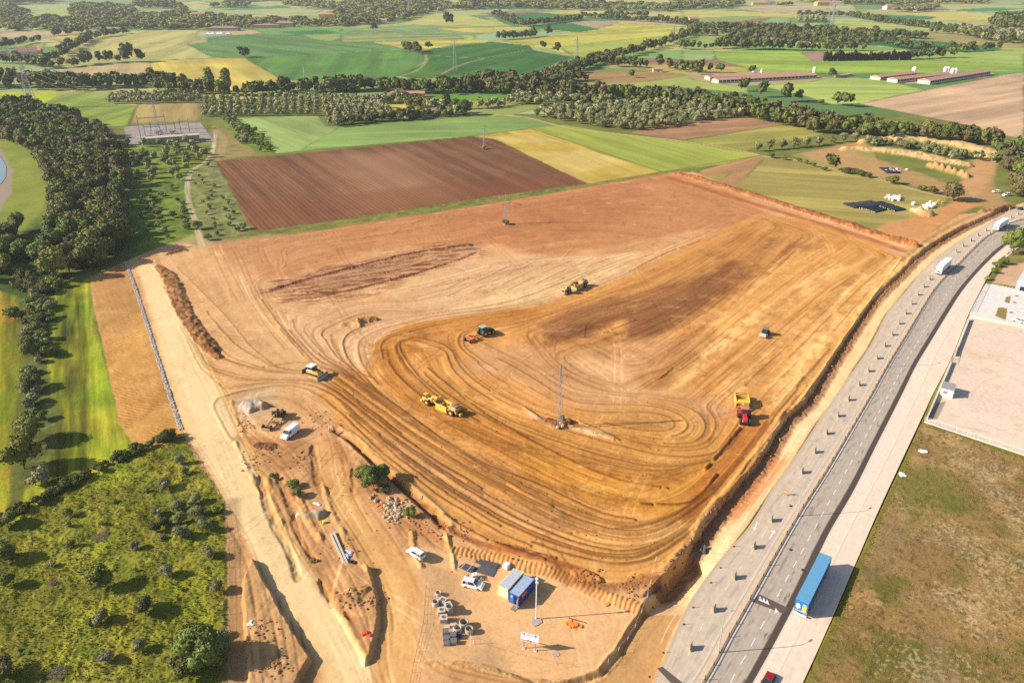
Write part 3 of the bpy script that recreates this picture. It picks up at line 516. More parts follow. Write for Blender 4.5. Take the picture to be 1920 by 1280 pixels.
for q_, w_, c_, a_ in (([(1230, 740), (1400, 612), (1570, 500)], 3.5, (248, 200, 136), .85), ([(1330, 760), (1480, 640), (1630, 510)], 3, (246, 194, 128), .8), ([(1440, 755), (1570, 610), (1685, 492)], 4, (250, 202, 138), .85), ([(1280, 640), (1420, 530), (1540, 440)], 2.5, (244, 190, 124), .7),
                     ([(1190, 705), (1330, 600), (1490, 460)], 2.2, (172, 112, 62), .5), ([(1390, 730), (1530, 590), (1640, 485)], 1.6, (182, 122, 66), .5), ([(1120, 640), (1290, 590), (1420, 500)], 3, (150, 98, 60), .45), ([(1300, 700), (1400, 620), (1500, 540)], 1.4, (180, 120, 66), .5), ([(1500, 720), (1600, 600), (1670, 520)], 1.2, (186, 126, 70), .5)):
    band(q_, w_, c_, 1.8, a_, warp=1.6, streak=.12, sw=1.2, broken=.25)
 # dark damp streaks
for q_, w_ in (([(1025, 638), (1130, 592), (1260, 545), (1385, 497)], 5.5), ([(1175, 634), (1270, 592), (1350, 540)], 5), ([(1060, 625), (1180, 585), (1300, 545)], 3), ([(1300, 560), (1400, 490), (1450, 450)], 3)):
    band(q_, w_, (146, 98, 60), 2.5, .42, warp=2.5, streak=.3, sw=1.1, broken=.2)
# worn pale centre round the pylon
patch([(870, 640), (1000, 650), (1200, 640), (1300, 650), (1220, 720), (1380, 760), (1300, 800), (1180, 790), (1060, 755), (960, 720), (880, 690)], (216, 166, 122), .8, 5, 6)
patch([(1050, 680), (1180, 670), (1200, 720), (1300, 730), (1180, 750), (1080, 730)], (232, 186, 138), .7, 4, 5)
patch([(1040, 720), (1000, 690), (1100, 690), (1180, 730)], (176, 124, 92), .3, 4, 5)
patch([(1190, 710), (1280, 640), (1340, 610), (1300, 680), (1230, 730)], (188, 134, 84), .6, 3, 3)
# sweep bands of the haul loop
patch([(700, 645), (760, 610), (900, 590), (1000, 580), (980, 600), (850, 620), (780, 650), (760, 690), (840, 750), (960, 810), (1100, 860), (1230, 890), (1340, 860), (1400, 840), (1330, 960), (1270, 975), (1150, 950), (1000, 890), (850, 810), (740, 740)], (188, 124, 56), .7, 2, 3)
patch([(1000, 840), (1150, 890), (1280, 900), (1400, 810), (1420, 830), (1330, 950), (1230, 970), (1120, 930), (980, 870)], (216, 156, 66), .55, 3, 3)
patch([(820, 700), (950, 770), (1100, 820), (1240, 845), (1330, 830), (1330, 870), (1220, 890), (1080, 850), (930, 800), (800, 730)], (200, 142, 72), .55, 3, 3)
patch([(650, 780), (760, 830), (900, 910), (1060, 960), (1200, 990), (1290, 980), (1240, 1070), (1100, 1075), (960, 1030), (840, 970), (740, 890)], (224, 168, 104), .6, 3, 3)
patch([(690, 800), (800, 850), (940, 930), (1060, 975), (1040, 1000), (920, 960), (800, 900), (700, 830)], (176, 126, 92), .45, 2, 3)
patch([(1300, 980), (1390, 880), (1500, 740), (1440, 790), (1380, 810), (1330, 880), (1280, 960)], (190, 114, 56), .65, 2, 2)
patch([(1120, 760), (1240, 750), (1310, 780), (1330, 830), (1260, 850), (1150, 820)], (206, 150, 80), .6, 3, 3)
# west: the pale haul road beside the gabions
HR = [(258, 500), (290, 485), (300, 520), (340, 600), (385, 670), (420, 740), (450, 820), (492, 900), (535, 990), (600, 1090), (660, 1180), (695, 1250), (700, 1500), (640, 1500), (600, 1245), (540, 1160), (490, 1070), (440, 970), (395, 880), (350, 815), (320, 740), (285, 600)]
region(HR, (250, 214, 158), ROADD, 1.2, 1, 4, rough=.3, mott=.04, ml=5)
band([(275, 505), (310, 590), (350, 690), (395, 800), (450, 920), (520, 1040), (600, 1150), (670, 1260)], [2.2, 3, 4, 4, 3.5, 3, 2.5, 2.5], (250, 222, 172), 2, .75, streak=.05)
for off in (-4, 4, 9):
    band([(290 + off, 490), (345 + off, 590), (410 + off, 720), (470 + off, 850), (540 + off, 1000), (640 + off, 1150), (690 + off, 1240)], .25, (214, 168, 96), .3, .6, dh=-.08)
patch([(300, 462), (370, 440), (400, 462), (330, 485), (290, 485)], (224, 186, 140), .6, 2, 2)
# bank with machine tracks, dropping west
BANK = [(172, 520), (235, 492), (262, 560), (290, 640), (318, 730), (343, 812), (318, 820), (262, 850), (228, 795), (206, 700), (178, 580)]
sl, m = region(BANK, (216, 166, 98), SITE, .5, 1.0, 3, rough=.4, mott=.08)
X = GX[sl]; Y = GY[sl]; ph = (X * .25 + Y + .8 * fbm(X / 5, Y / 5, 3, 3)) * 2 * math.pi / 1.3
am = m * smooth(-.2, .3, fbm(X / 6, Y / 14, 3, 8) + .15); HGT[sl] += .15 * am * np.sin(ph); lay(sl, am * (.5 - .5 * np.sin(ph)), (172, 116, 60), .5)
patch([(172, 520), (235, 492), (262, 560), (220, 640), (190, 600)], (196, 150, 104), .6, 2, 3)
# middle: second haul road
HR2 = [(600, 830), (645, 838), (655, 880), (668, 930), (700, 985), (745, 1030), (780, 1065), (800, 1110), (790, 1180), (770, 1280), (760, 1500), (700, 1500), (700, 1280), (712, 1200), (710, 1120), (680, 1060), (640, 980), (612, 920)]
region(HR2, (222, 170, 112), ROADD, 1.0, .8, 4, rough=.3, mott=.05, ml=4)
band([(622, 835), (632, 900), (665, 975), (715, 1050), (745, 1120), (738, 1200), (725, 1290)], 1.6, (232, 188, 132), 1.2, .6, streak=.12, sw=.4)
patch([(440, 820), (590, 830), (600, 900), (650, 1000), (700, 1110), (690, 1230), (640, 1170), (570, 1040), (500, 900)], (196, 148, 104), .75, 1.5, 2)
patch([(450, 820), (540, 830), (560, 880), (500, 880)], (176, 124, 84), .5, 2, 3)
patch([(430, 740), (520, 720), (540, 780), (480, 800), (440, 800)], (206, 178, 150), .5, 3, 4)
patch([(455, 745), (500, 738), (520, 760), (490, 785), (455, 770)], (196, 180, 160), .35, 4, 4)
patch([(600, 800), (700, 900), (780, 960), (850, 1020), (840, 1040), (760, 1000), (690, 940), (640, 870)], (178, 118, 76), .5, 1.5, 2)
patch([(440, 1050), (470, 1055), (583, 1235), (560, 1300), (430, 1300)], (198, 158, 112), .7, 1, 2)
band([(437, 940), (440, 1050), (437, 1180), (440, 1290)], 1.6, (172, 138, 104), 1, .5)
# heights ------------------------------------------------------------
def raise_(pts, dz, soft=.8, warp=.5, wl=3, z=0, seed=1, rgh=0.0):
    sl, m = mask(pts, soft, warp, wl, z, False, seed); X = GX[sl]; Y = GY[sl]
    HGT[sl] += m * (dz + rgh * fbm(X / 2.5, Y / 2.5, 4, seed + 3)); return sl, m
ZC = -1.2
COMP = [(780, 1030), (849, 1030), (922, 1042), (974, 1056), (1047, 1074), (1104, 1102), (1156, 1124), (1205, 1141), (1182, 1167), (1156, 1214), (1125, 1248), (1065, 1271), (1000, 1278), (960, 1262), (880, 1250), (800, 1240), (775, 1180), (790, 1100), (760, 1060)]
CUT_T = [(640, 812), (690, 850), (735, 893), (790, 945), (823, 983), (870, 1011), (935, 1029), (1052, 1058), (1117, 1081), (1165, 1100), (1210, 1110), (1222, 1100)]
CUT_B = [(1205, 1141), (1156, 1124), (1104, 1102), (1047, 1074), (974, 1056), (922, 1042), (849, 1030), (800, 1000), (765, 958), (712, 905), (668, 862), (625, 820)]
low = [(780, 1290), (700, 1500), (1140, 1500), (1223, 1290), (1280, 1151)]
sl, m = mask(COMP, 1.2, .4, 3); HGT[sl] += ZC * m * smooth(0, 11, segdist(GX[sl], GY[sl], W([(850, 1018), (780, 1030), (760, 1060), (790, 1100), (775, 1180), (800, 1240), (860, 1250)]), False))
sl, m = patch(COMP, (246, 196, 138), .85, 1.5, 1)
# lower ground south and south-east of the compound
SE = [(1205, 1139), (1182, 1167), (1156, 1214), (1125, 1248), (1065, 1271), (1000, 1282), (900, 1290), (900, 1500), (1160, 1500), (1223, 1290), (1280, 1151), (1339, 1061), (1300, 1030), (1290, 1035), (1242, 1090)]
raise_(SE, -2.3, .7, .3); patch(SE, (210, 164, 96), .6, 1, 1, sm=False)
# eastern cut: platform edge, trench, rise to the road
EDGE = [(1242, 1077), (1288, 1027), (1318, 980), (1348, 942), (1386, 900), (1428, 850), (1449, 816), (1470, 782), (1512, 744), (1547, 687), (1573, 650), (1597, 613), (1630, 567), (1663, 533), (1697, 500), (1713, 483), (1753, 453), (1813, 420), (1867, 397), (1897, 387)]
sl, S, D, H = ribbon(EDGE, [2.3, 2.1, 2.0, 1.9, 1.8, 1.7, 1.6, 1.5, 1.4, 1.3, 1.2, 1.1, 1.0, .9, .9, 1.0, 1.3, 1.3, 1.2, .5], mar=60)
D = D + .35 * fbm(S / 3.5, S * 0, 3, 4) + .25 * fbm(S / 1.0, D / 1.5, 2, 6)
r = -D                                   # metres to the right of the edge
prof = -H * smooth(0, .55, r) * (1 - smooth(2.2, 9.0, r)); prof += .35 * np.exp(-((r + .9) / .7) ** 2) * smooth(-.3, .3, fbm(S / 8, S * 0, 3, 9))
lmp = smooth(.3, 1.0, r) * (1 - smooth(3, 5.5, r)); prof += lmp * (.45 * fbm(GX[sl] / 1.0, GY[sl] / 1.0, 4, 12))
ends = smooth(3, 12, S) ; HGT[sl] += prof * np.where(r > -6, 1, 0)
lay(sl, lmp, (134, 96, 68), .55)
lay(sl, smooth(3, 4.5, r) * (1 - smooth(14, 17, r)), (248, 212, 160), .85)
trk = smooth(4.5, 6, r) * (1 - smooth(10, 12, r)); ph = S * 2 * math.pi / .95
HGT[sl] += trk * .07 * np.sin(ph); lay(sl, trk * (.5 + .5 * np.sin(ph)) * smooth(-.2, .3, fbm(S / 7, D / 2, 3, 5)), (226, 172, 104), .5)
lay(sl, smooth(2, 3.5, r) * (1 - smooth(5.5, 7.5, r)) * smooth(24, 30, S) * (1 - smooth(56, 64, S)), (200, 122, 66), .6)
lay(sl, np.exp(-((r + 1.2) / 1.2) ** 2), (228, 176, 110), .5)
for x in (((1436, 896), (1386, 972), (1330, 1052), (1263, 1145), (1240, 1190)), ((1466, 870), (1410, 950), (1350, 1035), (1274, 1151), (1250, 1200)), ((1540, 765), (1500, 820), (1466, 870)), ((1525, 765), (1480, 830), (1436, 896))):
    band(x, .10, (240, 232, 214), .12, .75, broken=.35)
# northern end of the ditch: dry grass lip
band([(1690, 490), (1735, 452), (1800, 415), (1850, 396)], .9, (168, 146, 76), .6, .6, warp=.5, rough=1.4)
# compound cut face with bucket marks
def face(top, z0, z1, w=2.2, c=(224, 168, 108)):
    sl, S, D, H = ribbon(top, w, mar=40); r = -D
    m = smooth(-.3, .3, r) * (1 - smooth(w, w + .5, r)); ph = S * 2 * math.pi / 1.05 + 2 * fbm(S / 4, D, 2, 3)
    HGT[sl] += m * .10 * np.sin(ph); lay(sl, m, c, .7); lay(sl, m * (.5 + .5 * np.sin(ph)), (178, 120, 66), .55)
face([(849, 1022), (922, 1034), (974, 1047), (1047, 1064), (1104, 1090), (1156, 1112), (1205, 1130)], 0, -1.2)
band([(823, 983), (870, 1008), (935, 1027), (1052, 1056), (1117, 1079)], .8, (168, 92, 54), .5, .7, warp=.5, dh=.15)
band([(1045, 1070), (1075, 1082), (1120, 1098), (1160, 1100), (1200, 1092), (1225, 1082)], 1.4, (156, 104, 62), .8, .7, warp=1, dh=-.2, rough=2.5)
# ditch between the second haul road and the platform
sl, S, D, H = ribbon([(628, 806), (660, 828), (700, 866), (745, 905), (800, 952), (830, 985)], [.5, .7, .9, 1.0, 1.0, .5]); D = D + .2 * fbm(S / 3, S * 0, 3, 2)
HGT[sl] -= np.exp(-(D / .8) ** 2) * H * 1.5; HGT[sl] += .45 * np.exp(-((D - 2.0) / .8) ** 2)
lay(sl, np.exp(-(D / .9) ** 2), (120, 78, 52), .6); lay(sl, np.exp(-((D - 2.0) / .6) ** 2), (226, 186, 140), .7)  # ditch shade put into the colour as a dark line; paler lip beside it
# plateau left of the haul road and its shadowed drop
raise_([(473, 1052), (500, 1100), (535, 1165), (565, 1212), (583, 1240), (570, 1262), (556, 1290), (540, 1330), (470, 1330), (462, 1200), (455, 1100)], 1.5, .35, .3, 2, rgh=.2)
raise_([(690, 1065), (706, 1110), (712, 1160), (706, 1195), (693, 1235), (684, 1246), (660, 1200), (620, 1130), (640, 1060)], 1.2, .5, .4, 2, rgh=.15)
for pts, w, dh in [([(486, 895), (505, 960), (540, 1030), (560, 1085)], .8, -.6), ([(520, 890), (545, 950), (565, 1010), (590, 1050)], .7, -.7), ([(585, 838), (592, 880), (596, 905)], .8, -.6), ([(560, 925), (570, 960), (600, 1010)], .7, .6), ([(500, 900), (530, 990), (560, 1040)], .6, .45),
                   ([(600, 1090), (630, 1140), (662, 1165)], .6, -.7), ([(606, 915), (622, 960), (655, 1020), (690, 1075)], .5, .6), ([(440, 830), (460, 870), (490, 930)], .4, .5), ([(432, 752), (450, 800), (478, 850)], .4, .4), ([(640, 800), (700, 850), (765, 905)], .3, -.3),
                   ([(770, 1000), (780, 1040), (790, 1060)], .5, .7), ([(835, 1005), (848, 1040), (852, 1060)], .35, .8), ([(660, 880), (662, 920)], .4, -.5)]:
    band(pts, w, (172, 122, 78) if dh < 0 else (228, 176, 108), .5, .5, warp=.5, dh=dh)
for k in range(7):
    x = 455 + k * 17; band([(x, 1090 + k * 8), (x + 12, 1180 + k * 5), (x + 26, 1290)], .22, (150, 108, 72), .25, .5, dh=-.14, broken=.35, seed=k)
# rows of rough earth: topsoil berm west, spoil berm north-east, pylon mounds
def heap(pts, hw, h, c, c2, rough=.35, seed=1, z=0, s1=1.6):
    sl, S, D, H = ribbon(pts, hw, z); D = D + .25 * H * fbm(S / (s1 * 2), D / 3, 3, seed)
    u = np.clip(1 - (D / H) ** 2, 0, 1); X = GX[sl]; Y = GY[sl]
    HGT[sl] += u ** .7 * (h + rough * h * fbm(X / s1, Y / s1, 4, seed + 2)) * (.75 + .35 * fbm(S / 6, S * 0, 2, seed + 4))
    m = smooth(0, .25, u); lay(sl, m, c, .9); lay(sl, m * smooth(-.1, .4, fbm(X / 1.3, Y / 1.3, 4, seed + 7)), c2, .75)
heap([(294, 500), (318, 520), (335, 560), (352, 595), (372, 625), (392, 650), (408, 672)], [1.5, 3.2, 3.3, 3.0, 3.0, 3.0, 1.2], 1.05, (164, 118, 78), (104, 70, 46), 1.0, 3)
heap([(312, 478), (335, 470), (350, 470)], [1, 3, 1], .8, (110, 72, 48), (90, 58, 38), .5, 4)
heap([(1262, 326), (1300, 332), (1400, 362), (1500, 393), (1600, 424), (1665, 447), (1712, 461)], [2.4, 3.6, 3.6, 3.6, 3.8, 4.6, 3], 1.3, (188, 116, 70), (146, 84, 48), .8, 5, s1=2.2)
heap([(1650, 447), (1690, 455), (1716, 462)], [2, 4, 2], 1.5, (200, 130, 80), (158, 100, 60), .8, 8)
band([(1255, 334), (1330, 356), (1420, 384), (1500, 408), (1620, 445), (1690, 470)], 2.6, (176, 100, 56), 1.5, .7, warp=1, streak=.15)
heap([(505, 545), (560, 528), (640, 507), (740, 482), (840, 464), (880, 460)], [.5, .9, 1.0, 1.1, 1.2, 1.8], .7, (134, 84, 62), (104, 64, 48), 1.2, 9)
heap([(560, 548), (640, 547), (700, 533), (760, 518), (850, 490), (890, 474)], [.4, 1.2, 1.0, .8, .5, .3], .55, (140, 90, 68), (110, 68, 52), 1.3, 10)
for k in range(3):
    heap([(600 + k * 42, 512 + k * 9), (720 + k * 9, 494 + k * 15), (790 + k * 28, 480 + k * 6)], .4, .45, (132, 84, 62), (108, 66, 50), .8, 20 + k)
for k in range(9):
    x = 800 + k * 38; band([(x, 560 - k * 4), (x + 60, 530 - k * 4), (x + 120, 500 - k * 3)], .28, (176, 132, 104), .3, .8, dh=.22, broken=.3, seed=k)
for k in range(5): band([(770 + k * 22, 545 - k * 4), (900 + k * 12, 512), (1000, 488 + k * 3)], .25, (168, 120, 94), .3, .7, dh=.2, broken=.35, seed=k + 30)
heap([(985, 768), (1010, 785), (1040, 800)], [.6, 1.2, 1.2], .45, (206, 168, 138), (184, 138, 104), .5, 11)
heap([(1070, 800), (1105, 808), (1150, 824)], [1.0, 1.7, .6], .6, (220, 184, 144), (196, 148, 108), .6, 12)
heap([(1030, 792), (1050, 797), (1066, 792)], [1.5, 2.2, 1.5], 1.3, (180, 120, 84), (140, 86, 58), .5, 13)
heap([(640, 610), (660, 606), (675, 612)], [.8, 2.2, .8], 1.5, (214, 176, 120), (190, 150, 100), .3, 14)
heap([(673, 605), (690, 600), (704, 600)], [1.2, 2.4, 1.2], 1.7, (216, 160, 100), (176, 118, 74), .4, 15)
heap([(485, 835), (505, 838)], [1.5, 2], .6, (130, 88, 60), (96, 64, 44), .6, 16)
heap([(640, 1130), (665, 1122), (685, 1112)], [1, 2.4, 1.2], .7, (190, 146, 100), (150, 108, 72), .7, 17)
heap([(1080, 1072), (1100, 1080), (1120, 1086)], [1.2, 1.9, 1], .9, (196, 128, 74), (140, 88, 52), .8, 18, s1=1)
heap([(930, 1018), (980, 1030), (1040, 1046)], [.5, .7, .6], .4, (196, 132, 76), (150, 90, 54), .8, 19)
heap([(800, 1245), (870, 1246), (930, 1254), (1000, 1270), (1060, 1272), (1120, 1255), (1160, 1215)], 1.0, .3, (236, 188, 128), (206, 156, 100), .8, 21, s1=1)
# spoil banks among the olives, north-east
SP1 = (244, 206, 146); SP2 = (210, 160, 98)
heap([(1615, 268), (1660, 263), (1713, 263), (1780, 270), (1840, 284), (1876, 302)], [3, 7, 8, 9, 10, 5], 3.4, SP1, SP2, .35, 31, s1=5)
heap([(1580, 281), (1630, 281), (1690, 287), (1755, 299), (1812, 311)], [3, 8, 9, 9, 4], 2.7, SP1, (196, 142, 86), .5, 32, s1=4)
for k in range(6): heap([(1742 + k * 12, 309 + k * 3.4), (1748 + k * 12, 313 + k * 3.4), (1752 + k * 12, 317 + k * 3.0)], [1.5, 3.4, 2], 2.6, (222, 170, 112), (196, 142, 90), .3, 40 + k, s1=3)
heap([(1712, 395), (1722, 398)], [2, 3], 2.2, (236, 206, 172), (224, 190, 150), .2, 50, s1=3)
heap([(1726, 399), (1736, 403), (1746, 402)], [2, 3.6, 2], 3.0, (214, 172, 118), (190, 150, 104), .3, 51, s1=3)
heap([(1840, 398), (1870, 392), (1892, 388)], [2, 3, 2], 1.6, (196, 146, 96), (150, 104, 66), .5, 52)
heap([(458, 762), (476, 762), (492, 764)], [1.5, 4.0, 1.5], 3.0, (190, 182, 176), (166, 160, 156), .35, 60, s1=2)
heap([(575, 970), (592, 966), (606, 962)], [1, 1.9, 1], 1.5, (168, 152, 136), (150, 136, 120), .2, 61, s1=1.5)

# ------------------------------------------------------------------ machine tracks: streaks that follow how the machines drove
RX0, RY0, RES = -205.0, 98.0, 0.28; RNX, RNY = 1560, 1400
strokes = [[(620, 700), (700, 760), (800, 830), (950, 920), (1080, 985), (1180, 1010), (1260, 990), (1330, 930), (1400, 850)],
 [(590, 740), (650, 800), (740, 880), (850, 960), (960, 1020), (1080, 1060), (1180, 1075), (1250, 1040), (1310, 980)],
 [(700, 650), (730, 710), (820, 780), (950, 850), (1100, 920), (1200, 945), (1290, 930), (1360, 870)],
 [(780, 612), (720, 630), (702, 650), (712, 690), (750, 735)], [(720, 632), (850, 602), (1000, 582), (1150, 530), (1300, 462), (1400, 415)],
 [(860, 640), (850, 680), (900, 730), (1000, 780), (1150, 825), (1250, 850), (1330, 850)], [(1100, 740), (1200, 745), (1290, 765), (1325, 800), (1290, 835), (1200, 825), (1120, 800)],
 [(1150, 770), (1230, 770), (1275, 795), (1230, 812), (1160, 800)],
 [(1200, 725), (1350, 610), (1500, 500), (1600, 440)], [(1300, 750), (1420, 650), (1550, 545), (1660, 480)], [(1380, 850), (1450, 760), (1560, 640), (1680, 500)],
 [(1010, 620), (1100, 580), (1250, 530), (1400, 440)], [(1050, 660), (1200, 610), (1330, 540), (1450, 450)], [(1190, 700), (1260, 660), (1330, 600), (1470, 470)],
 [(480, 445), (700, 408), (950, 375), (1240, 335)], [(520, 530), (700, 490), (880, 462)], [(560, 552), (700, 532), (900, 480)], [(740, 560), (900, 520), (1000, 495), (1160, 482)],
 [(800, 585), (950, 562), (1100, 505), (1200, 470)], [(330, 470), (380, 560), (450, 640), (530, 690)], [(430, 470), (480, 580), (560, 680)], [(420, 690), (500, 705), (620, 705)],
 [(430, 745), (520, 725), (600, 745)], [(262, 495), (330, 640), (400, 800), (480, 950), (600, 1130), (690, 1290)], [(620, 825), (640, 920), (715, 1050), (745, 1150), (720, 1280)],
 [(1250, 335), (1330, 358), (1430, 395), (1550, 430), (1690, 480)], [(1000, 640), (1060, 700), (1150, 740)], [(900, 650), (980, 690), (1060, 740)], [(1100, 650), (1180, 690), (1260, 700)],
 [(440, 830), (520, 880), (580, 960), (640, 1080), (690, 1200)], [(860, 1120), (950, 1160), (1080, 1180)], [(880, 1230), (1000, 1255), (1120, 1220), (1200, 1130)], [(1240, 1130), (1340, 1010), (1480, 800), (1600, 640), (1720, 480)],
 [(800, 640), (860, 660), (900, 690)], [(600, 600), (680, 570), (780, 575)], [(900, 440), (1000, 420), (1150, 420), (1280, 440)], [(440, 1060), (450, 1280)], [(500, 1120), (540, 1290)]]
SPX = []; SDX = []
for st in strokes:
    q = W(spline(st, 10)); L = np.r_[0, np.cumsum(np.hypot(*np.diff(q, axis=0).T))]; s = np.arange(0, L[-1], 5.0)
    a = np.c_[np.interp(s, L, q[:, 0]), np.interp(s, L, q[:, 1])]; d = np.gradient(a, axis=0); th = np.arctan2(d[:, 1], d[:, 0])
    SPX.append(a); SDX.append(th)
SPX = np.concatenate(SPX); SDX = np.concatenate(SDX)
cg = 5.0; cx = np.arange(RX0, RX0 + RNX * RES + cg, cg); cy = np.arange(RY0, RY0 + RNY * RES + cg, cg)
CXg, CYg = np.meshgrid(cx, cy); wc = np.zeros_like(CXg); ws = wc.copy(); ww = wc.copy()
for (x, y), t in zip(SPX, SDX):
    w_ = 1.0 / ((CXg - x) ** 2 + (CYg - y) ** 2 + 9) ** 2.2; wc += w_ * math.cos(2 * t); ws += w_ * math.sin(2 * t)
nn = np.hypot(wc, ws) + 1e-20; wc /= nn; ws /= nn
def bil(A, fx, fy):
    fx = np.clip(fx, 0, A.shape[1] - 1.001); fy = np.clip(fy, 0, A.shape[0] - 1.001); i = fx.astype(int); j = fy.astype(int); u = (fx - i); v = (fy - j)
    return (A[j, i] * (1 - u) + A[j, i + 1] * u) * (1 - v) + (A[j + 1, i] * (1 - u) + A[j + 1, i + 1] * u) * v
rx = RX0 + np.arange(RNX) * RES; ry = RY0 + np.arange(RNY) * RES
RXg, RYg = np.meshgrid(rx.astype(np.float32), ry.astype(np.float32))
TH = 0.5 * np.arctan2(bil(ws, (RXg - RX0) / cg, (RYg - RY0) / cg), bil(wc, (RXg - RX0) / cg, (RYg - RY0) / cg)).astype(np.float32)
DXc, DYc = np.cos(TH), np.sin(TH)
def lic(noise, step, n):
    out = noise.copy(); tot = 1.0
    for sgn in (1, -1):
        px_ = np.tile(np.arange(RNX, dtype=np.float32), (RNY, 1)); py_ = np.repeat(np.arange(RNY, dtype=np.float32)[:, None], RNX, 1)
        vx, vy = DXc * sgn, DYc * sgn
        for k in range(n):
            px_ += vx * step; py_ += vy * step
            i = np.clip(px_, 0, RNX - 1).astype(np.int32); j = np.clip(py_, 0, RNY - 1).astype(np.int32)
            out += noise[j, i]; tot += 1; nx_, ny_ = DXc[j, i], DYc[j, i]; s = np.where(nx_ * vx + ny_ * vy < 0, -1, 1); vx = nx_ * s; vy = ny_ * s
    out /= tot; out -= out.mean(); return out / out.std()
def blur(a, n):
    for _ in range(n): a = (a + np.roll(a, 1, 0) + np.roll(a, -1, 0) + np.roll(a, 1, 1) + np.roll(a, -1, 1)) / 5
    return a
LF = lic(blur(NR.random((RNY, RNX)).astype(np.float32), 1), 1.6, 16)
LB = lic(fbm(RXg / 2.4, RYg / 2.4, 3, 5).astype(np.float32), 4.0, 16)
RH = np.zeros((RNY, RNX), np.float32); RC = np.zeros((RNY, RNX), np.float32)
def stamp(q, rad, dh, dc, jit=.0):
    q = np.asarray(q); fx = (q[:, 0] - RX0) / RES; fy = (q[:, 1] - RY0) / RES; R = int(math.ceil(rad / RES)) + 1
    for dj in range(-R, R + 1):
        for di in range(-R, R + 1):
            i = np.round(fx).astype(int) + di; j = np.round(fy).astype(int) + dj; ok = (i >= 0) & (j >= 0) & (i < RNX) & (j < RNY)
            w_ = np.clip(1 - (((i - fx) ** 2 + (j - fy) ** 2) * RES * RES) / (rad * rad), 0, 1)
            v_ = w_[ok]; ii, jj = i[ok], j[ok]
            if dh > 0: np.maximum.at(RH, (jj, ii), v_ * dh)
            elif dh < 0: np.minimum.at(RH, (jj, ii), v_ * dh)
            if dc > 0: np.maximum.at(RC, (jj, ii), v_ * dc)
            elif dc < 0: np.minimum.at(RC, (jj, ii), v_ * dc)
def trace(x, y, n, step=.28, sgn=1):
    out = []; vx = vy = 0
    for k in range(n):
        i = int((x - RX0) / RES); j = int((y - RY0) / RES)
        if not (0 <= i < RNX and 0 <= j < RNY): break
        dx, dy = float(DXc[j, i]), float(DYc[j, i]); s = sgn if k == 0 else (1 if dx * vx + dy * vy > 0 else -1)
        vx, vy = dx * s, dy * s; x += vx * step; y += vy * step; out.append((x, y))
    return np.array(out)
seedpoly = ORG + []
for k in range(230):                       # wheel ruts in pairs
    p = P(rng.uniform(420, 1660), rng.uniform(430, 1080)); q = trace(p[0], p[1], rng.randint(90, 420), sgn=rng.choice((1, -1)))
    if len(q) < 20: continue
    d = np.gradient(q, axis=0); d /= (np.hypot(d[:, 0], d[:, 1])[:, None] + 1e-9); nrm = np.c_[-d[:, 1], d[:, 0]]; q = q + nrm * (np.sin(np.arange(len(q)) / 70 + k)[:, None] * .7)
    t = rng.choice((-1, 1)) * rng.uniform(.25, .9); w_ = rng.uniform(.9, 1.7)
    for s in (-w_, w_): stamp(q + nrm * s, rng.uniform(.3, .5), -rng.uniform(.03, .11), t)
for k in range(90):                        # stray arcs that cross the main runs
    p = P(rng.uniform(400, 1600), rng.uniform(430, 1050)); a = rng.uniform(0, 6.28); cu = rng.uniform(-.02, .02) * rng.random(); q = []; x, y = p
    for i in range(rng.randint(60, 260)): x += .28 * math.cos(a); y += .28 * math.sin(a); a += cu * .28 * 1.6; q.append((x, y))
    q = np.array(q); d = np.gradient(q, axis=0); d /= (np.hypot(d[:, 0], d[:, 1])[:, None] + 1e-9); nrm = np.c_[-d[:, 1], d[:, 0]]; t = rng.choice((-1, 1)) * rng.uniform(.3, .8)
    for s in (-1.05, 1.05): stamp(q + nrm * s, .34, -rng.uniform(.03, .08), t)
def windrow(x, y, n, h, tone, sgn=1, rad=.5):
    q = trace(x, y, n, sgn=sgn)
    if len(q) < 10: return
    k_ = np.arange(len(q)); f_ = smooth(-.75, .2, fbm(k_ / 55.0, np.zeros(len(q)) + x, 4, 3)); d = np.gradient(q, axis=0); d /= (np.hypot(d[:, 0], d[:, 1])[:, None] + 1e-9); q = q + np.c_[-d[:, 1], d[:, 0]] * (.35 * fbm(k_ / 22.0, np.zeros(len(q)) + y, 3, 5))[:, None]
    for c_ in range(4): g = (f_ > c_ * .25) & (f_ <= c_ * .25 + .25); w2 = .3 + .7 * (c_ + 1) / 4; (stamp(q[g], rad * (.8 + .2 * w2), h * w2, tone * w2) if g.any() else None)
for k in range(46):                        # long windrows in the sweep
    p = P(620 + k * 9 + rng.uniform(-12, 12), 710 + k * 6.2 + rng.uniform(-50, 60)); windrow(p[0], p[1], rng.randint(160, 620), rng.uniform(.16, .40), -rng.uniform(.6, 1.5), sgn=rng.choice((1, -1)), rad=rng.uniform(.35, .65))
for k in range(24):
    p = P(rng.uniform(700, 1000), rng.uniform(640, 800)); windrow(p[0], p[1], rng.randint(140, 420), rng.uniform(.12, .32), -rng.uniform(.5, 1.3), sgn=rng.choice((1, -1)), rad=.45)
for k in range(30):
    p = P(rng.uniform(1050, 1600), rng.uniform(440, 760)); windrow(p[0], p[1], rng.randint(80, 360), rng.uniform(.06, .16), -rng.uniform(.3, .8), sgn=rng.choice((1, -1)), rad=.4)
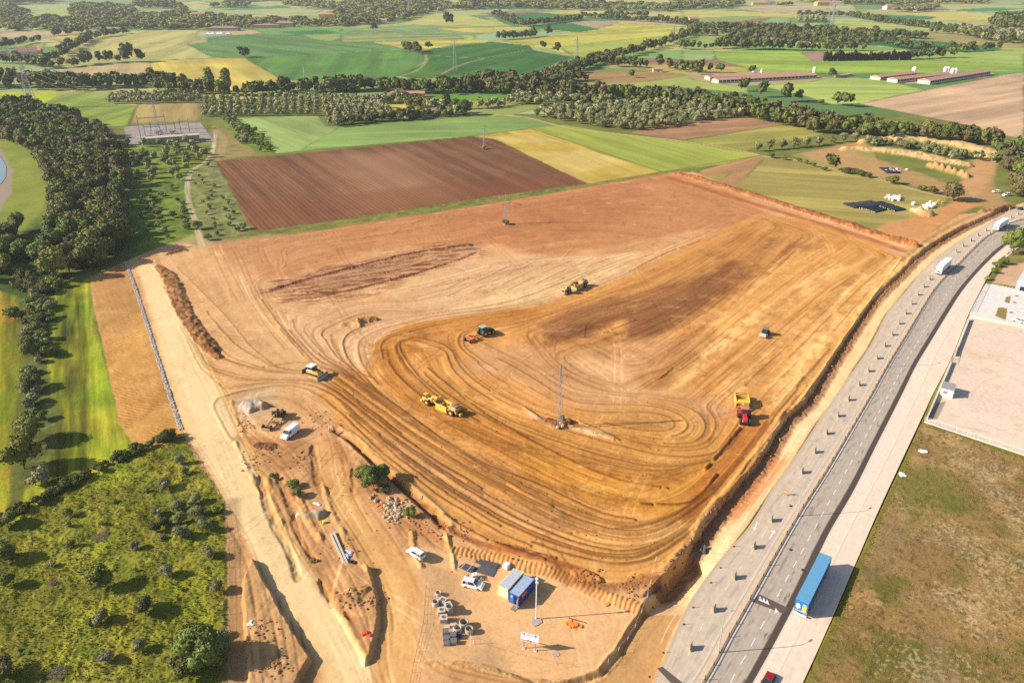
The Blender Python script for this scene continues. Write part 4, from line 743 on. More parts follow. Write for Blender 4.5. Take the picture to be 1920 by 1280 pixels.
def line(pts, h, tone, rad=.5, gaps=-.5):
    q = W(spline(pts, 60)); L = np.r_[0, np.cumsum(np.hypot(*np.diff(q, axis=0).T))]; s = np.arange(0, L[-1], .25); q = np.c_[np.interp(s, L, q[:, 0]), np.interp(s, L, q[:, 1])]
    q = q + .15 * np.c_[fbm(s / 2, s * 0, 2, 4), fbm(s / 2, s * 0 + 9, 2, 4)]; stamp(q[fbm(s / 3, s * 0 + pts[0][0], 3, 3) > gaps], rad, h, tone)
line([(1386, 803), (1358, 838), (1322, 880)], .55, -1.6, .6); line([(1342, 890), (1315, 925), (1280, 945), (1200, 945)], .5, -1.5, .6)
line([(1310, 452), (1240, 478), (1178, 510)], .35, -1.2); line([(1190, 600), (1130, 625)], .3, -1.3); line([(1098, 610), (1096, 632)], .1, -1.2, .4)
line([(1260, 690), (1238, 708), (1226, 712)], .35, -1.3); line([(985, 765), (1010, 785), (1035, 800)], .4, -1.2); line([(1085, 790), (1120, 805), (1160, 825)], .5, -1.3)
line([(600, 690), (660, 710), (740, 760), (850, 840), (960, 910), (1035, 950)], .45, -1.4, .6, -.4); line([(640, 700), (760, 790), (880, 860), (1000, 905), (1120, 960), (1190, 975)], .4, -1.3, .6, -.4)
line([(800, 690), (900, 770), (1040, 850), (1160, 900), (1250, 915)], .4, -1.3, .55, -.4); line([(640, 820), (720, 890), (820, 960), (920, 1015), (1020, 1048)], .4, -1.1, .5, -.3)
line([(330, 500), (420, 590), (470, 650), (520, 690)], .15, -.7, .4); line([(480, 690), (560, 680), (640, 690), (700, 710)], .3, -1.1, .5, -.2); line([(1060, 1000), (1200, 985), (1290, 950)], .3, -1, .5)
line([(770, 420), (800, 410), (850, 404)], .3, -1.1, .5); line([(640, 452), (720, 440), (800, 425), (850, 415)], .25, -.9, .7, 0); line([(940, 385), (960, 380), (975, 385)], .3, -1.2, .8)
line([(1690, 484), (1620, 580), (1548, 684), (1505, 745), (1440, 820), (1370, 905), (1300, 1000)], .3, .8, .5, -.6)
# bring it onto the land
inr = (GX > RX0 + 1) & (GX < RX0 + RNX * RES - 1) & (GY > RY0 + 1) & (GY < RY0 + RNY * RES - 1)
sl = (slice(0, NRr), slice(0, NCc)); fx = ((GX - RX0) / RES)[inr]; fy = ((GY - RY0) / RES)[inr]
slm, msite = mask(OUT, 1.0); MS = np.zeros((NRr, NCc), np.float32); MS[slm] = msite
for q, z in ((COMP, ZC), ([(1242, 1077), (1386, 900), (1512, 744), (1713, 483), (1897, 387), (1925, 396), (1763, 477), (1570, 737), (1402, 989), (1223, 1280), (1100, 1290), (1150, 1210)], 0)):
    s2, m2 = mask(q, 1.0); MS[s2] *= 1 - .75 * m2
s2, m2 = mask(HR, 1.0); MS[s2] *= 1 - .5 * m2
ms = MS[inr]; lf = bil(LF, fx, fy); lb = bil(LB, fx, fy); rc = bil(RC, fx, fy); gx = GX[inr]; gy = GY[inr]
s2, m2 = mask([(700, 640), (760, 608), (1000, 575), (1020, 640), (880, 650), (880, 700), (1000, 760), (1330, 800), (1420, 830), (1318, 980), (1180, 1090), (940, 1036), (770, 920), (600, 740)], 5); SW_ = np.zeros((NRr, NCc), np.float32); SW_[s2] = m2; sw = SW_[inr]
s3, m3 = mask([(1200, 720), (1000, 620), (1150, 540), (1420, 402), (1690, 482), (1545, 690), (1400, 840), (1300, 740)], 6); SW_[:] = 0; SW_[s3] = m3; amp = .42 + .45 * sw + .40 * SW_[inr]; brk = .45 + .55 * smooth(-.35, .3, fbm(gx / 13, gy / 13, 3, 201)); iso = .040 * fbm(gx / 3.0, gy / 3.0, 5, 203) + .035 * fbm(gx / 11, gy / 11, 4, 207) + .022 * fbm(gx / .8, gy / .8, 3, 209)
COL[inr] *= (1 + ms * (brk * amp * (.036 * lf + .048 * lb) + (.15 + .08 * sw) * rc + iso))[:, None]
warm = (ms * np.clip(.05 * lb * amp + .12 * rc + iso, -.2, .2))[:, None] * np.array([0.2, .55, 1.2], np.float32); COL[inr] *= 1 + warm * .8
dk = ms * smooth(.30, .55, fbm(gx / 5, gy / 9, 5, 215)) * .08; COL[inr] *= (1 - dk)[:, None]
lt_ = ms * smooth(.28, .55, fbm(gx / 7, gy / 4, 5, 219)); COL[inr] = COL[inr] * (1 - .28 * lt_[:, None]) + np.array((242, 200, 150), np.float32) * .28 * lt_[:, None]
COL[inr] *= 1 + ms[:, None] * np.array([.02, .0, -.085], np.float32)
HGT[inr] += ms * (bil(RH, fx, fy) + .008 * lf + (.035 + .03 * sw) * fbm(gx / 1.2, gy / 1.2, 4, 221))
# general roughness
near_ = GY < 480; HGT += np.where(near_, RGH, 0) * (.045 * fbm(GX / 1.2, GY / 1.2, 4, 101) + .02 * fbm(GX / .45, GY / .45, 2, 103)); HGT += RGH * .10 * fbm(GX / 6, GY / 6, 3, 105) * (GY < 900)
COL *= (1 + .05 * fbm(GX / .9, GY / .9, 3, 107) * (GY < 300))[..., None]
# carve the road bed down so that the paved sheets lie clear of it
ROADZ = [(1150, 1500), (1215, 1290), (1276, 1160), (1336, 1064), (1399, 991), (1450, 911), (1492, 852), (1547, 767), (1567, 739), (1627, 652), (1660, 589), (1694, 549), (1724, 512), (1761, 479), (1811, 445), (1845, 425), (1878, 402), (1925, 383), (2200, 340), (2200, 420), (1960, 425), (1893, 445), (1875, 490), (1849, 529), (1819, 584), (1784, 670), (1750, 737), (1729, 787), (1690, 872), (1646, 965), (1603, 1062), (1561, 1160), (1506, 1282), (1450, 1500)]
sl, m = mask(ROADZ, .25); HGT[sl] = HGT[sl] * (1 - m) - .35 * m
sl, m = mask([(1800, 592), (1920, 612), (2180, 660), (2180, 930), (1735, 788)], .5); HGT[sl] *= 1 - .8 * m

def GH(x, y, z=None):
    """height of the land at a place"""
    for _ in range(1):
        px, py = to_px(x, y, 0.0)
    i = np.interp(px, cols, np.arange(NCc)); j = np.interp(-py, -rows, np.arange(NRr))
    i0 = int(min(i, NCc - 2)); j0 = int(min(j, NRr - 2)); u = i - i0; v = j - j0
    return float((HGT[j0, i0] * (1 - u) + HGT[j0, i0 + 1] * u) * (1 - v) + (HGT[j0 + 1, i0] * (1 - u) + HGT[j0 + 1, i0 + 1] * u) * v)
def G(px, py):
    x, y = P(px, py); z = GH(x, y); x, y = P(px, py, z); return Vector((x, y, GH(x, y)))

# ------------------------------------------------------------------ make the sheets
def ground_mat(name, rough=1.0, nz=.10, sc=1.2, bump=.25):
    m = bpy.data.materials.new(name); m.use_nodes = True; nt = m.node_tree; N = nt.nodes; L = nt.links; b = N['Principled BSDF']
    b.inputs['Roughness'].default_value = rough; b.inputs['Specular IOR Level'].default_value = 0.12
    at = N.new('ShaderNodeAttribute'); at.attribute_name = 'surface'; tc = N.new('ShaderNodeTexCoord')
    n1 = N.new('ShaderNodeTexNoise'); n1.inputs['Scale'].default_value = sc; n1.inputs['Detail'].default_value = 8; n1.inputs['Roughness'].default_value = .65
    L.new(tc.outputs['Object'], n1.inputs['Vector']); mr = N.new('ShaderNodeMapRange'); mr.inputs[1].default_value = .3; mr.inputs[2].default_value = .7
    mr.inputs[3].default_value = 1 - nz; mr.inputs[4].default_value = 1 + nz; L.new(n1.outputs[0], mr.inputs[0])
    vm = N.new('ShaderNodeVectorMath'); vm.operation = 'SCALE'; L.new(at.outputs['Color'], vm.inputs[0]); L.new(mr.outputs[0], vm.inputs['Scale']); L.new(vm.outputs[0], b.inputs['Base Color'])
    if bump:
        bp = N.new('ShaderNodeBump'); bp.inputs['Strength'].default_value = bump; bp.inputs['Distance'].default_value = .12; L.new(n1.outputs[0], bp.inputs['Height']); L.new(bp.outputs[0], b.inputs['Normal'])
    return m
ALB = alb(COL.reshape(-1, 3)).astype(np.float32)
VXYZ = np.stack([GX, GY, HGT], -1).reshape(-1, 3).astype(np.float32)
fr = RID[:-1, :-1].ravel(); jj, ii = np.meshgrid(np.arange(NRr - 1), np.arange(NCc - 1), indexing='ij'); base = (jj * NCc + ii).ravel()
QUAD = np.stack([base, base + 1, base + NCc + 1, base + NCc], 1)
for rid, nm, lab, args in ((0, 'ground', 'open farmland, lots and verges', (1, .12, 1.0, .2)), (1, 'crop_field', 'green and yellow crop fields', (1, .08, .5, .3)), (2, 'ploughed_field', 'brown ploughed field', (1, .14, 1.3, .5)),
                           (3, 'dirt_road', 'pale dirt haul roads', (1, .05, 1.2, .2)), (4, 'meadow', 'rough meadow and scrub', (1, .28, 2.2, .8)), (5, 'earthworks', 'bare orange earth of the building site', (1, .10, 1.6, .35)), (6, 'path', 'farm paths', (1, .08, 1.2, .2))):
    q = QUAD[fr == rid]
    if not len(q): continue
    used, inv = np.unique(q, return_inverse=True); q = inv.reshape(-1, 4); me = bpy.data.meshes.new(nm)
    me.vertices.add(len(used)); me.vertices.foreach_set('co', VXYZ[used].ravel()); me.loops.add(q.size); me.loops.foreach_set('vertex_index', q.ravel().astype(np.int32))
    me.polygons.add(len(q)); me.polygons.foreach_set('loop_start', np.arange(0, q.size, 4, dtype=np.int32)); me.polygons.foreach_set('loop_total', np.full(len(q), 4, np.int32))
    me.update(calc_edges=True); ca = me.attributes.new('surface', 'FLOAT_COLOR', 'POINT'); ca.data.foreach_set('color', np.c_[ALB[used], np.ones(len(used), np.float32)].ravel())
    me.polygons.foreach_set('use_smooth', np.ones(len(q), bool)); me.materials.append(ground_mat('surface_' + nm, *args)); o = bpy.data.objects.new(nm, me); C.objects.link(o); tag(o, kind='structure')
del VXYZ, QUAD, ALB, base, jj, ii
# ================================================================== ROAD, PAVEMENT, WALLS
def res_line(pts, z=0.0, step=2.0):
    q = W(spline(pts, 12), z); L = np.r_[0, np.cumsum(np.hypot(*np.diff(q, axis=0).T))]
    return q, L
def strip_mesh(name, left, right, z, m, kind='structure', n=260, thick=0.0):
    a = spline(left, 12); b = spline(right, 12)
    def rs(p):
        w = W(p); L = np.r_[0, np.cumsum(np.hypot(*np.diff(w, axis=0).T))]; s = np.linspace(0, L[-1], n); return np.c_[np.interp(s, L, w[:, 0]), np.interp(s, L, w[:, 1])], s
    A, s = rs(a); B, _ = rs(b); K = 7; vs = []; uv = []
    for i in range(n):
        for k in range(K):
            t = k / (K - 1); vs.append((*(A[i] * (1 - t) + B[i] * t), z)); uv.append((t, s[i]))
    fs = [(i * K + k, i * K + k + 1, (i + 1) * K + k + 1, (i + 1) * K + k) for i in range(n - 1) for k in range(K - 1)]
    if thick:
        o = len(vs)
        for i in range(n):
            vs += [(*A[i], z - thick), (*B[i], z - thick)]; uv += [(0, s[i]), (1, s[i])]
        for i in range(n - 1):
            fs += [(o + 2 * i, i * K, (i + 1) * K, o + 2 * i + 2), (i * K + K - 1, o + 2 * i + 1, o + 2 * i + 3, (i + 1) * K + K - 1)]
    me = bpy.data.meshes.new(name); me.from_pydata(vs, [], fs); me.update(); me.materials.append(m)
    ul = me.uv_layers.new(name='along'); idx = np.zeros(len(me.loops), int); me.loops.foreach_get('vertex_index', idx); ul.data.foreach_set('uv', np.array(uv, np.float32)[idx].ravel())
    o = bpy.data.objects.new(name, me); C.objects.link(o); o['kind'] = kind; return o
def road_mat(name, c, dark=None, lane=(), rough=.85):
    m = bpy.data.materials.new(name); m.use_nodes = True; nt = m.node_tree; N = nt.nodes; L = nt.links; b = N['Principled BSDF']; b.inputs['Roughness'].default_value = rough; b.inputs['Specular IOR Level'].default_value = .25
    uv = N.new('ShaderNodeUVMap'); uv.uv_map = 'along'; sp = N.new('ShaderNodeSeparateXYZ'); L.new(uv.outputs[0], sp.inputs[0]); tc = N.new('ShaderNodeTexCoord')
    n1 = N.new('ShaderNodeTexNoise'); n1.inputs['Scale'].default_value = .8; n1.inputs['Detail'].default_value = 8; L.new(tc.outputs['Object'], n1.inputs['Vector'])
    mp = N.new('ShaderNodeMapping'); mp.inputs['Scale'].default_value = (14, .12, 1); L.new(uv.outputs[0], mp.inputs[0]); n2 = N.new('ShaderNodeTexNoise'); n2.inputs['Scale'].default_value = 1; n2.inputs['Detail'].default_value = 5; L.new(mp.outputs[0], n2.inputs['Vector'])
    a = N.new('ShaderNodeMath'); a.operation = 'ADD'; L.new(n1.outputs[0], a.inputs[0]); L.new(n2.outputs[0], a.inputs[1])
    mr = N.new('ShaderNodeMapRange'); mr.inputs[1].default_value = .7; mr.inputs[2].default_value = 1.3; mr.inputs[3].default_value = .86; mr.inputs[4].default_value = 1.12; L.new(a.outputs[0], mr.inputs[0])
    vm = N.new('ShaderNodeVectorMath'); vm.operation = 'SCALE'; vm.inputs[0].default_value = tuple(alb(c)); L.new(mr.outputs[0], vm.inputs['Scale']); out = vm.outputs[0]
    for (u0, u1, u2, u3, dc, th) in lane:       # a worn or patched lane: rises u0-u1, falls u2-u3
        r1 = N.new('ShaderNodeMapRange'); r1.inputs[1].default_value = u0; r1.inputs[2].default_value = u1; L.new(sp.outputs[0], r1.inputs[0])
        r2 = N.new('ShaderNodeMapRange'); r2.inputs[1].default_value = u2; r2.inputs[2].default_value = u3; r2.inputs[3].default_value = 1; r2.inputs[4].default_value = 0; L.new(sp.outputs[0], r2.inputs[0])
        mm = N.new('ShaderNodeMath'); mm.operation = 'MULTIPLY'; L.new(r1.outputs[0], mm.inputs[0]); L.new(r2.outputs[0], mm.inputs[1]); f = mm.outputs[0]
        if th:
            m3 = N.new('ShaderNodeMapping'); m3.inputs['Scale'].default_value = (9, .22, 1); L.new(uv.outputs[0], m3.inputs[0]); n3 = N.new('ShaderNodeTexNoise'); n3.inputs['Detail'].default_value = 7; n3.inputs['Scale'].default_value = 1; L.new(m3.outputs[0], n3.inputs['Vector'])
            r3 = N.new('ShaderNodeMapRange'); r3.inputs[1].default_value = th; r3.inputs[2].default_value = th + .12; L.new(n3.outputs[0], r3.inputs[0]); m4 = N.new('ShaderNodeMath'); m4.operation = 'MULTIPLY'; L.new(f, m4.inputs[0]); L.new(r3.outputs[0], m4.inputs[1]); f = m4.outputs[0]
        mx = N.new('ShaderNodeMix'); mx.data_type = 'RGBA'; L.new(f, mx.inputs[0]); L.new(out, mx.inputs[6]); mx.inputs[7].default_value = (*alb(dc), 1); out = mx.outputs[2]
    L.new(out, b.inputs['Base Color']); return m
L_A = [(1090, 1500), (1223, 1280), (1280, 1151), (1339, 1061), (1402, 989), (1453, 909), (1495, 850), (1550, 765), (1570, 737), (1630, 650), (1663, 587), (1697, 547), (1727, 510), (1763, 477), (1813, 443), (1847, 423), (1880, 402), (1925, 386), (2180, 325)]
M_L = [(1150, 1500), (1299, 1280), (1350, 1190), (1377, 1147), (1453, 1018), (1495, 950), (1538, 882), (1592, 797), (1625, 738), (1657, 680), (1703, 603), (1740, 545), (1767, 512), (1791, 489), (1822, 458), (1848, 436), (1884, 418), (1918, 405), (2180, 340)]
M_R = [(1180, 1500), (1321, 1280), (1370, 1192), (1396, 1147), (1468, 1018), (1508, 950), (1550, 884), (1601, 798), (1635, 740), (1664, 688), (1710, 613), (1747, 552), (1773, 520), (1797, 497), (1828, 465), (1853, 443), (1890, 423), (1922, 411), (2180, 346)]
R_R = [(1280, 1500), (1411, 1280), (1491, 1132), (1537, 1035), (1560, 989), (1600, 921), (1644, 833), (1691, 740), (1717, 687), (1747, 637), (1780, 583), (1803, 547), (1830, 514), (1863, 480), (1890, 458), (1922, 438), (2180, 372)]
P_J = [(1340, 1500), (1449, 1280), (1512, 1157), (1559, 1058), (1600, 975), (1617, 946), (1666, 853), (1697, 787), (1722, 735), (1745, 682), (1773, 630), (1800, 583), (1822, 550), (1848, 516), (1880, 486), (1900, 470), (1928, 450), (2180, 386)]
P_R = [(1400, 1500), (1504, 1282), (1559, 1161), (1602, 1061), (1644, 964), (1687, 871), (1727, 786), (1750, 737), (1784, 670), (1818, 585), (1847, 529), (1858, 510), (1876, 492), (1893, 478), (1910, 466), (1935, 452), (2180, 392)]
strip_mesh('road', L_A, M_L, 0.0, road_mat('asphalt_pale', (224, 203, 176), lane=[(.0, .03, .05, .12, (214, 188, 150), 0), (.2, .3, .35, .45, (192, 178, 160), .5), (.65, .75, .8, .9, (196, 182, 164), .5)]))
strip_mesh('road', M_R, R_R, 0.0, road_mat('asphalt_grey', (200, 184, 164), lane=[(.80, .835, .99, 1.0, (92, 80, 70), 0), (.45, .7, .8, .86, (120, 108, 96), .58), (.1, .2, .3, .4, (170, 154, 138), .5)]))
strip_mesh('median', M_L, M_R, .14, road_mat('kerb_concrete', (236, 208, 174), lane=[(0, .02, .14, .16, (200, 184, 164), 0), (.84, .86, .98, 1, (150, 130, 108), 0)]), thick=.14)
strip_mesh('parking_strip', R_R, P_J, .006, road_mat('concrete_slab', (253, 232, 206), lane=[(0, .01, .10, .12, (236, 222, 200), 0)]))
strip_mesh('pavement', P_J, P_R, .13, road_mat('concrete_walk', (253, 228, 200), lane=[(0, .01, .09, .1, (236, 218, 194), 0)]), thick=.13)
# painted markings
WHT = mat('road_paint', alb((252, 250, 244)), .7, vary=.1, scale=3)
mk = MB()
def dash(a, b, w=.2, z=.006, mb=None):
    p, q = np.array(P(*a)), np.array(P(*b)); d = (q - p) / np.hypot(*(q - p)); n = np.array([-d[1], d[0]]) * w / 2
    (mb or mk).add([(*(p - n), z), (*(p + n), z), (*(q + n), z), (*(q - n), z)], [(0, 3, 2, 1)])
def dashes(pts, on, off, w=.13, start=0, mb=None):
    q, L = res_line(pts); s = start
    while s < L[-1]:
        e = min(s + on, L[-1]); m = mb or mk; seg = []
        for t in (s, e): seg.append((np.interp(t, L, q[:, 0]), np.interp(t, L, q[:, 1])))
        p, r = map(np.array, seg); d = r - p; l = np.hypot(*d)
        if l > .1:
            d /= l; n = np.array([-d[1], d[0]]) * w / 2; m.add([(*(p - n), .006), (*(p + n), .006), (*(r + n), .006), (*(r - n), .006)], [(0, 3, 2, 1)])
        s += on + off
DASH = [(1260, 1500), (1370, 1278), (1398, 1229), (1438, 1155), (1472, 1090), (1505, 1031), (1545, 958), (1571, 911), (1612, 837), (1659, 752), (1693, 687), (1723, 637), (1757, 583), (1797, 515), (1827, 483), (1858, 457), (1897, 437), (2000, 405)]
dashes(DASH, 2.5, 2.7, .17)
mid = [((a[0] * .47 + b[0] * .53), (a[1] * .47 + b[1] * .53)) for a, b in zip(L_A, M_L)]
dashes(mid, 2.4, 4.4, .12)
in_l = [(a[0] * .94 + b[0] * .06, a[1] * .94 + b[1] * .06) for a, b in zip(L_A, M_L)]
inr = [(x + 4, y) for x, y in M_R]; dashes(inr, 3.0, .02, .11)
inm = [(x - 4, y) for x, y in M_L]; dashes(inm, 3, .02, .09)
def arrow(tail, tip, w=.14):
    p, q = np.array(P(*tail)), np.array(P(*tip)); d = (q - p) / np.hypot(*(q - p)); n = np.array([-d[1], d[0]]); s = q - d * 1.3
    mk.add([(*(p - n * w), .007), (*(p + n * w), .007), (*(s + n * w), .007), (*(s - n * w), .007)], [(0, 3, 2, 1)]); mk.add([(*(s - n * .5), .007), (*q, .007), (*(s + n * .5), .007)], [(0, 1, 2)])
arrow((1443, 1010), (1453, 992)); arrow((1420, 978), (1414, 994))
rp = mk.build('road_marking', WHT); tag(rp, kind='structure')
pm = MB(); pq = [P(*p) for p in ((1424, 1113), (1478, 1139), (1470, 1150), (1409, 1127))]; pm.add([(x, y, .009) for x, y in pq], [(3, 2, 1, 0)])
pq = [P(*p) for p in ((1232, 1252), (1242, 1249), (1284, 1282), (1268, 1290))]; pm.add([(x, y, .009) for x, y in pq], [(3, 2, 1, 0)])
tag(pm.build('asphalt_patch', mat('patch', alb((108, 94, 82)), .8)), kind='structure')
tm = MB()
for a, b, c in (((1422, 1124), (1425, 1116), (1430, 1128)), ((1429, 1127), (1432, 1119), (1437, 1131)), ((1436, 1130), (1438, 1122), (1443, 1134)), ((1452, 1150), (1454, 1139), (1460, 1146))):
    tm.add([(*P(*a), .014), (*P(*b), .014), (*P(*c), .014)], [(2, 1, 0)])
tag(tm.build('road_marking', WHT), kind='structure')

# guard rail on the median
def along(pts, step, start=0.0, z=0.0):
    q, L = res_line(pts); s = start; out = []
    while s < L[-1]:
        p = np.array([np.interp(s, L, q[:, 0]), np.interp(s, L, q[:, 1])]); r = np.array([np.interp(s + .5, L, q[:, 0]), np.interp(s + .5, L, q[:, 1])])
        out.append((p[0], p[1], math.atan2(r[1] - p[1], r[0] - p[0]))); s += step
    return out
STEEL = mat('galvanised', (.34, .33, .32), .5, .6); DARK = mat('dark_metal', (.03, .03, .032), .5, .3)
gl = [(a[0] * .12 + b[0] * .88, a[1] * .12 + b[1] * .88) for a, b in zip(M_L[:-1], M_R[:-1])]
gp = along(gl, 4.0); gr_ = thing('guard_rail', 'low steel guard rail running along the road median', 'guard rail', (gp[0][0], gp[0][1], .14)); o0 = Vector((gp[0][0], gp[0][1], .14))
m = MB()
for a, b in zip(gp[:-1], gp[1:]): m.beam(Vector((a[0], a[1], .62)) - o0, Vector((b[0], b[1], .62)) - o0, .05, .12)
m.build('rail', mat('rail_steel', (.06, .055, .05), .5, .4), gr_)
vis = [g for g in gp if to_px(g[0], g[1])[1] < 1300][:96]
for i, g in enumerate(vis):
    pt = MB().box(g[0] - o0.x - .06, g[0] - o0.x + .06, g[1] - o0.y - .06, g[1] - o0.y + .06, 0, .72 if i % 3 else 1.15).build('post', DARK, gr_)
# lamps on the median
GALV = mat('lamp_pole_paint', alb((214, 206, 196)), .5, .1)
def street_lamp(base, top, label, arm_len=1.6, h=9.0, d=None):
    x, y = P(*base); t = thing('street_lamp', label, 'street lamp', (x, y, .14), d if d is not None else 0, 'street lamps on the median')
    MB().tube((0, 0, 0), (0, 0, h), .11, .06, 8).build('pole', GALV, t); MB().box(-.18, .18, -.18, .18, 0, .12).build('base_plate', GALV, t)
    MB().tube((0, 0, h - .05), (arm_len, 0, h + .25), .045, .04, 6).build('arm', GALV, t); MB().box(arm_len - .1, arm_len + .75, -.16, .16, h + .18, h + .32, .04, .04).build('lamp_head', GALV, t); return t
for i, (b, dd) in enumerate([((1347, 1223), .6), ((1495, 967), .6), ((1662, 688), .5), ((1748, 545), .4), ((1788, 495), .3), ((1838, 452), .2), ((1884, 422), .2)]):
    street_lamp(b, None, ['tall grey street lamp on the median nearest the crossing triangles', 'grey street lamp on the median beside the roadwork signboard', 'grey street lamp on the median level with the white yard cabin', 'grey street lamp on the median just in front of the nearer white lorry',
        'grey street lamp on the median behind the nearer white lorry', 'grey street lamp on the median below the farther white lorry', 'grey street lamp on the median beyond the farther white lorry'][i], d=dd)
# barrier blocks down the middle of the pale carriageway
BARC = mat('barrier_concrete', alb((206, 186, 150)), .85, vary=.2, scale=4); BARK = mat('barrier_dark', alb((150, 130, 104)), .8)
def barrier():
    t = thing('traffic_barrier', 'x', 'barrier'); m = MB(); pr = [(-.30, 0), (.30, 0), (.30, .16), (.14, .42), (.11, 1.05), (-.11, 1.05), (-.14, .42), (-.30, .16)]
    n = len(pr); vs = [(-.55, a, b) for a, b in pr] + [(.55, a, b) for a, b in pr]; m.add(vs, [tuple(range(n))[::-1], tuple(range(n, 2 * n))] + [(i, (i + 1) % n, (i + 1) % n + n, i + n) for i in range(n)])
    m.build('body', BARC, t); MB().box(-.38, .38, -.16, .16, .0, .12).build('foot_slot', BARK, t); MB().box(-.5, .5, -.06, .06, 1.053, 1.09).build('cap', mat('barrier_cap', alb((216, 200, 150)), .7), t); return t
bar0 = barrier(); BP = [(1294, 1216), (1338, 1144), (1377, 1083), (1413, 1026), (1446, 976), (1503, 886), (1527, 848), (1549, 813), (1570, 780), (1590, 750), (1610, 722), (1627, 696), (1643, 672), (1658, 649), (1672, 628), (1685, 607), (1697, 588), (1708, 570), (1720, 553), (1731, 538), (1742, 524), (1792, 473), (1805, 462), (1820, 452), (1833, 442), (1848, 433), (1895, 409), (1908, 402)]
rh = []
for i, p in enumerate(BP):
    x, y = P(*p); q = P(*BP[min(i + 1, len(BP) - 1)]); r_ = P(*BP[max(i - 1, 0)]); a = math.atan2(q[1] - r_[1], q[0] - r_[0])
    o = bar0 if i == 0 else copy_tree(bar0); o.location = (x, y, 0.004); o.rotation_euler = (0, 0, a + rng.uniform(-.06, .06)); o.scale = (1.25, 1.25, 1.3); o['group'] = 'concrete barrier blocks down the middle of the pale carriageway'
    o['label'] = ('pale concrete barrier block closest to the bottom of the road' if i == 0 else 'pale concrete barrier block near the painted road arrows' if i in (3, 4) else 'pale concrete barrier block in the lower half of the barrier row' if i < 10 else 'pale concrete barrier block in the row towards the nearer white lorry' if i < 21 else 'pale concrete barrier block between the two white lorries' if i < 26 else 'pale concrete barrier block beyond the farther white lorry')
# red and white marker posts on the asphalt edge
RED = mat('red_plastic', (.55, .05, .03), .5); WHP = mat('white_plastic', (.75, .74, .72), .5)
mp0 = thing('marker_post', 'x', 'marker post'); MB().tube((0, 0, .04), (0, 0, .8), .06, .05, 8).build('post', RED, mp0); MB().tube((0, 0, .55), (0, 0, .68), .065, .063, 8).build('band', WHP, mp0); MB().box(-.2, .2, -.2, .2, 0, .05).build('base', DARK, mp0)
for i, p in enumerate([(1376, 1024), (1351, 1064), (1333, 1092), (1300, 1138), (1282, 1170), (1244, 1223), (1218, 1268)]):
    o = mp0 if i == 0 else copy_tree(mp0); x, y = P(*p); o.location = (x, y, .004); o['group'] = 'red marker posts along the outer edge of the asphalt'
    o['label'] = ['red marker post farthest up the asphalt edge', 'red marker post second down the asphalt edge', 'red marker post third down the asphalt edge', 'red marker post level with the second barrier from the bottom', 'red marker post just below the second barrier from the bottom', 'red marker post level with the lowest barrier', 'lowest red marker post at the bottom of the asphalt edge'][i]
# roadwork signboard on the carriageway
x, y = P(1472, 928); t = thing('roadwork_sign', 'orange and white roadwork signboard standing in the line of barriers', 'sign', (x, y, .004), 1.2)
MB().box(-.06, .06, -.5, .5, .0, .5).build('base', BARC, t); MB().tube((0, -.3, 0), (0, -.3, 1.5), .03).tube((0, .3, 0), (0, .3, 1.5), .03).build('frame', STEEL, t)
MB().box(-.03, .03, -.5, .5, .8, 1.6).build('board', mat('sign_orange', (.75, .28, .06), .5), t); MB().box(-.05, -.032, -.35, .35, 1.0, 1.15).build('white_bar', WHP, t)
# drain covers
for i, (p, l) in enumerate([((1483, 948), 'rectangular drain cover in the pale carriageway below the signboard'), ((1483, 1030), 'oval drain cover in the grey lane above the blue trailer'), ((1506, 1068), 'drain cover in the grey lane beside the blue trailer')]):
    x, y = P(*p); t = MB().box(-.35, .35, -.35, .35, 0, .012).build('drain_cover', DARK); t.location = (x, y, .004); t.rotation_euler = (0, 0, 1.0); tag(t, l, 'drain cover')

# yard walls, fence, building edge
WALL = mat('white_wall', alb((238, 228, 214)), .85, vary=.05); 
def wall_line(pts, name, label, h, w=.3, m=WALL, z=.0, group=None, posts=0):
    q = [P(*p) for p in pts]; o = Vector((q[0][0], q[0][1], z)); b = MB()
    for a, c in zip(q[:-1], q[1:]):
        d = Vector((c[0] - a[0], c[1] - a[1], 0)).normalized() * .05
        b.beam(Vector((a[0], a[1], z + h / 2)) - o - d * 0, Vector((c[0], c[1], z + h / 2)) - o + d * 0, w, h)
    t = thing(name, label, 'wall', o, 0, group); b.build('wall', m, t); MB().beam(Vector((q[0][0], q[0][1], z + h + .04)) - o, Vector((q[-1][0], q[-1][1], z + h + .04)) - o, w + .1, .07).build('coping', m, t) if len(q) == 2 else None
    return t, q, o
t, q, o = wall_line([(1738, 786), (1776, 700), (1784, 680)], 'yard_wall', 'low white wall between the pavement and the sandy yard, cabin end', .9)
t, q, o = wall_line([(1790, 668), (1817, 600)], 'yard_wall', 'low white wall between the pavement and the sandy yard, gate end', .9)
for (a, b, lab) in (((1782, 684), (1791, 655), 'sliding metal gate standing open behind the yard wall'), ((1820, 584), (1847, 530), 'grey railing in front of the white paved terrace')):
    pa, pb = P(*a), P(*b); o = Vector((*pa, .1)); t = thing('metal_gate' if 'gate' in lab else 'railing', lab, 'gate' if 'gate' in lab else 'railing', o); d = Vector((pb[0] - pa[0], pb[1] - pa[1], 0)); m = MB()
    m.beam((0, 0, 1.4), d + Vector((0, 0, 1.4)), .06); m.beam((0, 0, .1), d + Vector((0, 0, .1)), .06); m.build('rail', STEEL, t); n = int(d.length / .25); m = MB()
    for k in range(n + 1): m.beam(d * (k / n) + Vector((0, 0, .1)), d * (k / n) + Vector((0, 0, 1.4)), .025)
    m.build('bars', STEEL, t)
    for k in range(0, 4): MB().box(-.06, .06, -.06, .06, -.1, 1.5).build('post', STEEL, t).location = d * (k / 3)
